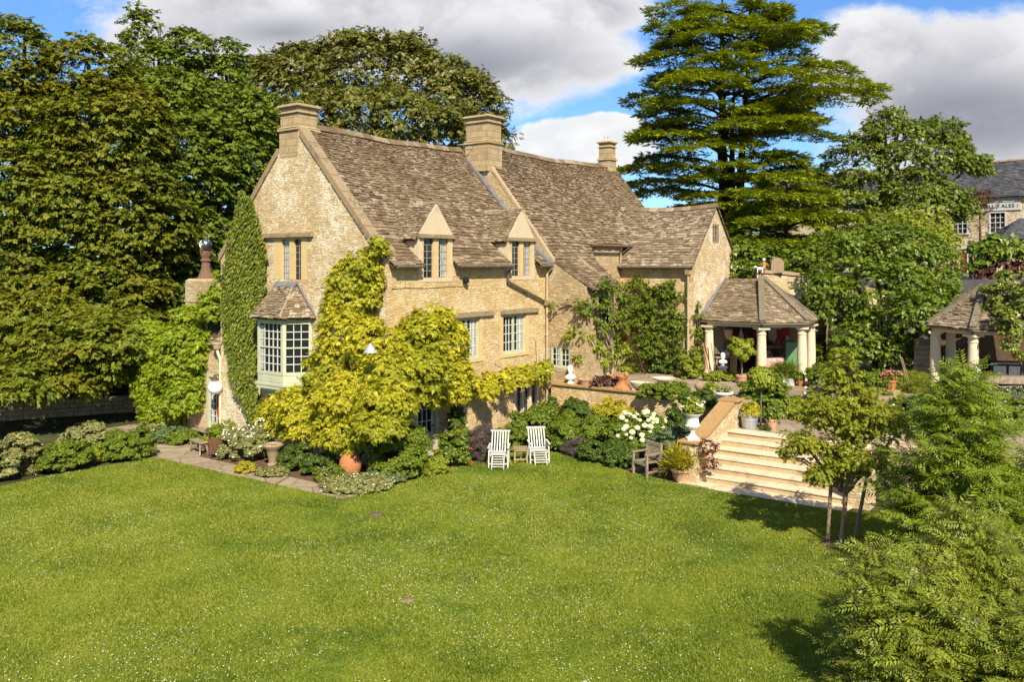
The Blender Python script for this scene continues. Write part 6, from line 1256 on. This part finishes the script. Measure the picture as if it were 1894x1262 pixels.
pot('shallow pinkish terracotta bowl beside the white bust on the terrace wall', onwall(-1.75), .24, .22, 'oldterra', 'bowl')
bush('pot_plant', 'dark leaved plants in low pots between the pinkish bowl and the terracotta figure', 'plant', HW(8.45, -2.5, T), .95, .35, .34, L['purple'], .10, 800, 306, flower=(L['fwhite'], 12, .05))
o = thing('black_pot', 'glossy black pot on the terrace wall between the bowl and the terracotta figure', 'pot', onwall(-2.25)); b = MB(); b.lathe(POT(.13, .22), (0, 0, 0), 18, caps=False); b.build('pot', M['iron'], o, True)
o = thing('terracotta_figure', 'terracotta winged beast with a shell collar on the terrace wall', 'ornament', onwall(-3.3), HROT); b = MB(); b.lathe([(.30, 0), (.28, .06), (.17, .12), (.12, .22), (.11, .30), (.17, .36), (.19, .44), (.10, .46), (.03, .5)], (0, 0, 0), 20, .8, 1.15); b.ball((0, -.18, .50), .085, 12, 8); b.prism([(-.02, .05, .2), (-.02, .38, .44), (-.02, .30, .54), (-.02, .08, .42)], (.05, 0, 0)); b.prism([(-.04, -.30, 0), (-.04, -.22, .26), (-.04, -.10, .30), (-.04, -.12, 0)], (.10, 0, 0)); b.build('figure', M['terra'], o, True)
o = thing('stone_trough', 'oval weathered stone trough on feet on the terrace wall', 'trough', onwall(-4.1), HROT); b = MB(); b.lathe([(.26, .07), (.34, .14), (.39, .26), (.40, .29), (.35, .29), (.30, .17), (.01, .15)], (0, 0, 0), 26, .62, 1.2); b.box(-.12, .12, -.32, -.2, 0, .09); b.box(-.12, .12, .2, .32, 0, .09); b.build('trough', M['paleash'], o, True)
o = lathe_thing('stone_planter', 'pale yellow stone planter with a wide flat rim before the climbing rose', 'planter', HW(9.7, -4.3, T1), [('planter', [(.20, 0), (.27, .22), (.26, .40), (.20, .44), (.22, .50), (.40, .56), (.42, .61), (.34, .61), (.30, .54), (.01, .5)], 'paleash', {})])
o = thing('stone_ball', 'rough stone ball on the end of the terrace wall by the loggia', 'ornament', HW(9.2, -5.9, T)); b = MB(); b.lathe([(.13, 0), (.10, .05), (.09, .08)], (0, 0, 0), 14); b.ball((0, 0, .22), .155, 18, 12); b.build('ball', M['coping'], o, True)
o = thing('stone_trough', 'small rectangular trough with green plants left of the loggia', 'trough', HW(9.9, -6.0, T1), HROT); b = MB(); b.cbox(-.18, .18, -.5, .5, 0, .28); b.build('trough', M['oldterra'], o); bush('trough_plant', 'green leaves in the small rectangular trough left of the loggia', 'plant', HW(9.9, -6.0, T1 + .2), .4, 1.0, .34, L['lite'], .09, 700, 307)
o = thing('blue_ball', 'dark blue glazed ball on the terrace edge above the tall pier', 'ornament', HW(8.6, -7.0, 1.60)); b = MB(); b.ball((0, 0, .13), .135, 18, 12); b.lathe([(.08, -.02), (.06, .03)], (0, 0, 0), 12); b.build('ball', M['glazedblue'], o, True)
o = lathe_thing('stone_planter', 'grey square shouldered planter on the tall pier at the head of the steps', 'planter', HW(7.3, -7.6, 1.6), [('planter', [(.13, 0), (.15, .05), (.10, .12), (.20, .22), (.27, .46), (.31, .48), (.31, .54), (.26, .54), (.01, .46)], 'whitestone', {})])
bush('planter_plant', 'dry seedheads in the grey planter at the head of the steps', 'plant', HW(7.3, -7.6, 2.06), .45, .45, .22, L['sage'], .07, 300, 308, lumps=3)
# terrace pots beneath the loggia front
for i, (px, py, r, h, mat, lb) in enumerate([(1436, 716, .17, .26, 'terra', 'orange terracotta pot on the terrace edge left of the zinc trough'), (1466, 712, .16, .24, 'terra', 'first of two orange pots right of the zinc trough'), (1481, 714, .15, .22, 'terra', 'second of two orange pots right of the zinc trough, under the third column')]):
    p = G(px, py, T1); pot(lb, p, r, h, mat); bush('pot_plant', ['green plant in the pot left of the zinc trough', 'green plant in the nearer pot right of the zinc trough', 'green plant in the pot under the third loggia column'][i], 'plant', (p[0], p[1], p[2] + h * .8), r * 2.2, r * 2.2, .35, L['mid'], .08, 350, 310 + i, lumps=3)
o = thing('zinc_trough', 'blue grey zinc trough of white flowers before the third loggia column', 'trough', G(1450, 713, T1), .05); b = MB(); b.cbox(-.36, .36, -.15, .15, 0, .27, .02); b.build('trough', M['zinc'], o); p = G(1450, 713, T1); bush('trough_plant', 'white flowers and strappy leaves in the zinc trough', 'plant', (p[0], p[1], p[2] + .24), .8, .4, .5, L['mid'], .24, 320, 315, tpls=T_BLADE, flower=(L['fwhite'], 22, .07))
o = thing('stone_kerb', 'rounded honey stone kerb at the edge of the loggia floor', 'kerb', G(1455, 724, 1.25), .02); b = MB(); b.cbox(-1.2, .9, -.2, .2, -.1, .20, .05); b.build('kerb', M['ashlar'], o)
# inside the loggia
o = thing('topiary', 'lollipop bay tree in a pot before the loggia between its first two columns', 'tree', AT(1372, 708, 34.2)[:2] + (T1,)); b = MB(); b.tube([(0, 0, .2), (.02, 0, .95)], .025, 6); b.build('trunk', M['bark_grey'], o); rng = np.random.default_rng(6); d = rdir(rng, 3600); scatter('crown', d * np.array([.60, .60, .50]) * (.72 + .28 * np.sin(d[:, :1] * 5 + 1) * np.sin(d[:, 2:] * 6)) * (rng.random((3600, 1)) ** .35) * 1.1 + np.array([0, 0, 1.38]), d + rng.normal(size=d.shape) * .5, d + np.array([0, 0, .6]), .10, T_LEAF3, L['lite'], o, rng)
b = MB(); b.lathe(POT(.22, .32), (0, 0, 0), 20, caps=False); b.build('pot', M['oldterra'], o, True)
o = thing('sideboard', 'brown wooden sideboard against the red wall inside the loggia', 'sideboard', (11.65, 38.55, T1), -.05); b = MB(); b.box(-.75, .75, -.25, .25, .05, 1.05); b.cbox(-.82, .82, -.30, .28, 1.051, 1.10); b.build('cabinet', M['teak'], o)
for i in range(3): b = MB(); b.box(-.70 + i * .48, -.27 + i * .48, -.268, -.252, .12, .98); b.build('door', M['darkwood_and_shade'], o)
b = MB(); b.box(10.95, 12.55, 39.10, 39.14, 2.35, 3.75); o = b.build('red_panel', M['red']); setp(o, 'deep red painted panel on the back wall of the loggia', 'panel')
o = thing('hide', 'pale cow shaped cut out hanging on the red panel in the loggia', 'wall hanging', (11.72, 39.06, 2.75)); b = MB(); b.prism([(-.55, 0, .75), (.55, 0, .75), (.50, 0, .50), (.22, 0, .45), (.24, 0, .10), (.12, 0, -.22), (-.02, 0, -.25), (-.12, 0, .0), (-.16, 0, .45), (-.5, 0, .50)], (0, .02, 0)); b.build('cut_out', M['paleash'], o)
o = thing('fridge', 'rounded pale green fridge standing behind the third loggia column', 'fridge', (12.05, 37.35, T1), -.1); b = MB(); b.cbox(-.30, .30, -.30, .30, .06, 1.42, .09); b.build('body', M['fridge'], o)
b = MB(); b.cbox(-.29, .29, -.35, -.305, .12, 1.36, .02); d_ = b.build('door', M['fridge'], o); b = MB(); b.bar((.22, -.38, .8), (.22, -.38, 1.05), .025); b.build('handle', M['zinc'], d_)
b = MB(); b.box(-.27, .27, -.27, .27, 0, .058); b.build('plinth', M['iron'], o)
for (x, y, z, r, h, mt, lb) in [(11.2, 38.5, T1 + 1.10, .10, .30, 'yellow', 'yellow jug on the sideboard in the loggia'), (11.55, 38.5, T1 + 1.10, .09, .20, 'glazedblue', 'dark blue jar on the sideboard in the loggia'), (11.85, 38.5, T1 + 1.10, .10, .24, 'terra', 'orange brown pot on the sideboard in the loggia'), (12.25, 38.5, T1 + 1.10, .10, .42, 'paleash', 'tall pale jar at the right end of the sideboard')]:
    lathe_thing('jar', lb, 'jar', (x, y, z), [('body', [(r * .7, 0), (r, h * .3), (r * .95, h * .6), (r * .55, h * .8), (r * .6, h * .92), (r * .7, h), (r * .5, h)], mt, {})])
o = thing('dining_table', 'round table under a pink checked cloth inside the loggia', 'table', (10.95, 36.7, T1)); b = MB(); b.lathe([(.62, .40), (.60, .55), (.57, .735), (.55, .75), (.01, .75)], (0, 0, 0), 26); b.build('tablecloth', M['gingham'], o, True); b = MB(); b.lathe([(.3, 0), (.06, .06), (.05, .45)], (0, 0, 0), 12); b.build('pedestal', M['darkwood_and_shade'], o)
def ironchair(loc, rz, label):
    o = thing('metal_chair', label, 'chair', loc, rz); b = MB(); m = M['white']
    b.lathe([(.20, .44), (.21, .455), (.01, .46)], (0, 0, 0), 18); b.build('seat', m, o)
    b = MB(); b.tube([(-.19, .17, .46), (-.21, .20, .80), (-.10, .22, .90), (.10, .22, .90), (.21, .20, .80), (.19, .17, .46)], .018, 6)
    for a, c in (((-.15, .18, .5), (.12, .22, .88)), ((.15, .18, .5), (-.12, .22, .88)), ((0, .18, .5), (0, .22, .89)), ((-.19, .19, .7), (.19, .19, .7))): b.bar(a, c, .022)
    b.build('backrest', m, o)
    for sx in (-1, 1):
        for sy in (-1, 1): b = MB(); b.tube([(sx * .16, sy * .15, .45), (sx * .20, sy * .19, 0)], .016, 6); b.build('leg', m, o)
    return o
ironchair((11.15, 37.5, T1), R(10), 'white metal lattice back chair behind the pink checked table'); ironchair((11.75, 37.2, T1), R(-40), 'white metal chair turned sideways beside the green fridge')
o = thing('hanging_basket', 'lantern shaped basket hanging from the loggia beam', 'basket', AT(1347, 628, 36.3)); b = MB(); b.lathe([(.06, .0), (.15, .10), (.18, .30), (.17, .42), (.15, .30), (.01, .06)], (0, 0, 0), 14); b.build('basket', M['oldterra'], o, True); b = MB(); b.tube([(-.17, 0, .42), (-.12, 0, .58), (0, 0, .66), (.12, 0, .58), (.17, 0, .42)], .014, 5); b.bar((0, 0, .66), (0, 0, .85), .012); b.build('handle', M['greywood'], o)
o = thing('lattice_screen', 'grey patterned lattice screen hung at the left end of the loggia', 'screen', (8.75, 36.75, 2.35), R(15)); b = MB()
for i in range(7): b.bar((-.22 + i * .075, 0, 0), (-.22 + i * .075, 0, 1.25), .022)
for i in range(14): b.bar((-.24, 0, .04 + i * .09), (.25, 0, .04 + i * .09 + (.05 if i % 2 else 0)), .022)
b.build('lattice', M['greywood'], o)
for i, (px, rl, m_) in enumerate([(1309, .22, 'terra'), (1315, .30, 'redwood'), (1322, .18, 'teak')]):
    p = AT(px + 4, 706, 35.6); o = thing('garden_tool', ['reddish handled rake leaning on the first loggia column', 'broad rust coloured shovel leaning by the first loggia column', 'thin handled hoe leaning right of the other two tools'][i], 'tool', (p[0], p[1], T1)); b = MB(); b.tube([(0, 0, 0), (-rl, .3, 1.45)], .022, 6); b.build('shaft', M[m_], o)
    b = MB(); b.prism([(-.09, -.02, 0), (.09, -.02, 0), (.10, 0, .30), (-.04, .05, .32)], (0, .03, 0)) if i == 1 else b.bar((-.14, 0, .02), (.14, 0, .02), .04); b.build('head', M['rust'], o)
bust('small white statue on a plinth inside the loggia by the tools', AT(1337, 700, 35.9)[:2] + (T1 + .45,), .8); o = thing('plinth', 'white plinth under the small statue in the loggia', 'plinth', AT(1337, 700, 35.9)[:2] + (T1,)); b = MB(); b.lathe([(.22, 0), (.21, .06), (.15, .10), (.14, .36), (.20, .42), (.20, .45)], (0, 0, 0), 18); b.build('plinth', M['whitestone'], o, True)
o = thing('deck_parasol', 'folded grey and pink parasol leaning inside the loggia', 'parasol', (9.95, 37.6, T1)); b = MB(); b.lathe([(.42, .62), (.40, .66), (.22, 1.2), (.04, 1.85)], (0, 0, 0), 9); b.build('canopy', M['gingham'], o); b = MB(); b.tube([(0, 0, 0), (0, 0, 1.95)], .025, 6); b.build('pole', M['teak'], o)
o = thing('workbench', 'grey wooden bench with clutter at the left inside the loggia', 'bench', (9.1, 37.0, T1), .4); b = MB(); b.cbox(-.6, .5, -.25, .25, .72, .77); b.build('top', M['greywood'], o)
for sx in (-.55, .45): b = MB(); b.box(sx - .03, sx + .03, -.2, .2, 0, .719); b.build('leg', M['greywood'], o)
lathe_thing('jar', 'pale blue glass jar on the bench inside the loggia', 'jar', (9.15, 36.95, T1 + .77), [('body', [(.12, 0), (.15, .1), (.12, .2), (.05, .24), (.06, .28)], 'zinc', {})])
# right hand loggia
p = AT(1808, 722, 29.5); o = thing('plinth', 'stone plinth under the white bust before the right loggia', 'plinth', (p[0], p[1], T1 - .3)); b = MB(); b.box(-.26, .26, -.26, .26, 0, p[2] - T1 + .3); b.build('plinth', M['paleash'], o)
bust('white stone bust in front of the right loggia, half behind the young redwood', (p[0], p[1], p[2]), 1.05, R(35))
p = AT(1872, 700, 29.2); o = thing('potting_bench', 'long weathered timber bench before the right loggia', 'bench', (p[0], p[1], 1.15), -.05); h = p[2] - 1.15; b = MB(); b.cbox(-1.0, 2.2, -.25, .25, h - .16, h + .06); b.build('top', M['greywood'], o); b = MB(); b.cbox(-.75, 2.2, -.30, .20, h - .86, h - .78); b.build('shelf', M['greywood'], o)
for x in (-.85, .6, 2.0): b = MB(); b.box(x, x + .09, -.2, .2, 0, h - .161); b.build('leg', M['greywood'], o)
o = thing('zinc_trough', 'dark metal trough of white flowers on the shelf of the timber bench', 'trough', (p[0] + .1, p[1] - .1, 1.15 + h - .78)); b = MB(); b.cbox(-.45, .75, -.16, .1, 0, .30); b.build('trough', M['bluslate'], o); bush('trough_plant', 'white flowers in the dark metal trough at the right edge', 'plant', (p[0] + .2, p[1] - .1, 1.15 + h - .5), 1.1, .3, .22, L['grey'], .07, 500, 330, flower=(L['fwhite'], 30, .06))
o = thing('plant_label', 'small white painted board fixed to the dark metal trough', 'sign', (p[0] + .62, p[1] - .29, 1.15 + h - .72)); b = MB(); b.box(-.2, .2, -.015, .01, 0, .17); b.build('board', M['white'], o); b = MB()
for i in range(5): b.box(-.15 + i * .065, -.125 + i * .065, -.018, -.0152, .05, .12)
b.build('lettering', M['iron'], o)
o = thing('stove', 'black kitchen range in the shade of the right loggia', 'stove', (19.3, 33.9, T1), -.2); b = MB(); b.cbox(-.6, .6, -.3, .3, 0, .9); b.build('body', M['iron'], o); b = MB(); b.box(-.5, -.05, -.33, -.301, .3, .75); b.box(.05, .5, -.33, -.301, .3, .75); b.build('oven_door', M['zinc'], o); b = MB(); b.bar((-.6, -.36, .86), (.6, -.36, .86), .03); b.build('rail', M['zinc'], o)
p = G(1647, 727, 1.5); p = (p[0], p[1], 1.62); pot('orange terracotta pot of red geraniums on the border wall', p, .22, .36, 'terra'); bush('geranium', 'red and pink geranium flowers in the orange terracotta pot', 'plant', (p[0], p[1], p[2] + .32), .6, .6, .34, L['mid'], .09, 500, 331, flower=(L['fpink'], 70, .09), lumps=3)
o = thing('stone_plinth', 'low stone block under the geranium pot', 'plinth', (p[0], p[1], 1.0)); b = MB(); b.cbox(-.25, .25, -.25, .25, 0, .62); b.build('block', M['coping'], o)
for i, (x0, x1) in enumerate(((1664, 1685), (1668, 1690))):
    p = G(x1, 735, 1.3); q = AT(x0, 655 + 6 * i, p[1]); o = thing('bamboo_cane', ['longer pale cane leaning right of the geranium pot', 'shorter pale cane leaning beside the longer one'][i], 'cane', p); b = MB(); b.tube([(0, 0, 0), (q[0] - p[0], 0, q[2] - p[2])], .018, 5); b.build('cane', M['stake'], o)
# lamps
p = FP(685, 652, 1.15, 0); o = thing('bell_lamp', 'white enamel bell lamp hanging in the golden wisteria', 'lamp', p); b = MB(); b.lathe([(.20, 0), (.185, .025), (.145, .06), (.12, .12), (.095, .17), (.05, .20), (.03, .25)], (0, 0, 0), 20); b.build('shade', M['zinc'], o, True); b = MB(); b.tube([(0, 0, .26), (0, .05, .36), (.25, .5, .42), (.45, 1.0, .40)], .014, 6); b.build('bracket', M['iron'], o); b = MB(); b.ball((0, 0, .02), .05, 10, 8); b.build('bulb', M['opal'], o, True)
p = FP(858, 522, .03, 0); o = thing('floodlight', 'small black floodlight on the golden front wall under the eaves', 'lamp', p, HROT); b = MB(); b.lathe([(.05, 0), (.10, .06), (.11, .16), (.09, .17)], (0, 0, 0), 14); o2 = b.build('housing', M['iron'], o, True); o2.rotation_euler = (R(60), 0, 0); b = MB(); b.box(-.04, .04, -.06, .02, -.02, .08); b.build('bracket', M['iron'], o)
p = GP(415, 518, .02, 0.0); o = thing('floodlight', 'small black floodlight at the left corner of the ivy gable', 'lamp', p, HROT - R(90)); b = MB(); b.lathe([(.05, 0), (.10, .06), (.11, .16), (.09, .17)], (0, 0, 0), 14); o2 = b.build('housing', M['iron'], o, True); o2.rotation_euler = (R(60), 0, 0); b = MB(); b.box(-.04, .04, -.06, .02, -.02, .08); b.build('bracket', M['iron'], o)
# little things on the lawn and the garden wall
o = thing('drain_cover', 'dark oval drain cover set in the lawn', 'cover', G(695, 951, .035)); b = MB(); b.lathe([(.17, -.03), (.17, .01), (.14, .02), (.01, .02)], (0, 0, 0), 22); 
for i in range(5): b.box(-.12 + i * .055, -.10 + i * .055, -.10, .10, .021, .028)
b.build('cover', M['pipedark'], o)
o = thing('molehill', 'small bare patch of earth in the middle of the lawn', 'earth', G(755, 1113)); b = MB(); b.lathe([(.13, 0), (.10, .03), (.05, .045), (.01, .05)], (0, 0, 0), 16); b.warp(lambda x, y, z: (x + .02 * math.sin(y * 40), y + .02 * math.sin(x * 50), z)); b.build('earth', m_plain('dry_earth', (.19, .135, .075), .95, .3, 20), o, True)
o = thing('mulch_circle', 'bare earth circle round the foot of the staked tree', 'earth', (7.2, 19.05, 0)); b = MB(); b.lathe([(.42, 0), (.36, .03), (.2, .05), (.01, .055)], (0, 0, 0), 20); b.build('earth', M['soil'], o, True)
p = AT(1413, 505, 40.5); o = thing('figurine', 'small painted figure standing on the garden wall beside the white dog', 'figurine', p); b = MB(); b.lathe([(.09, 0), (.08, .1), (.10, .25), (.07, .33), (.03, .36)], (0, 0, .18), 10); b.bar((-.04, 0, 0), (-.05, 0, .2), .05); b.bar((.04, 0, 0), (.05, 0, .2), .05); b.bar((.06, 0, .46), (.2, -.05, .36), .04); b.build('body', M['terra'], o, True); b = MB(); b.ball((0, 0, .62), .075, 10, 8); b.build('head', M['whitestone'], o, True)
p = AT(1405, 505, 40.4); o = thing('dog_figurine', 'small white dog figurine on the garden wall coping', 'figurine', p); b = MB(); b.tube([(-.14, 0, .2), (.0, 0, .2), (.14, 0, .2)], [.07, .075, .06], 10); b.ball((-.2, 0, .28), .06, 10, 8); b.tube([(-.2, 0, .27), (-.28, 0, .25)], [.035, .025], 8)
for x in (-.11, .11):
    for y in (-.04, .04): b.bar((x, y, 0), (x, y, .18), .035)
b.tube([(.14, 0, .22), (.22, 0, .32)], [.02, .01], 6); b.build('dog', M['whitestone'], o, True)
bpy.context.view_layer.update()
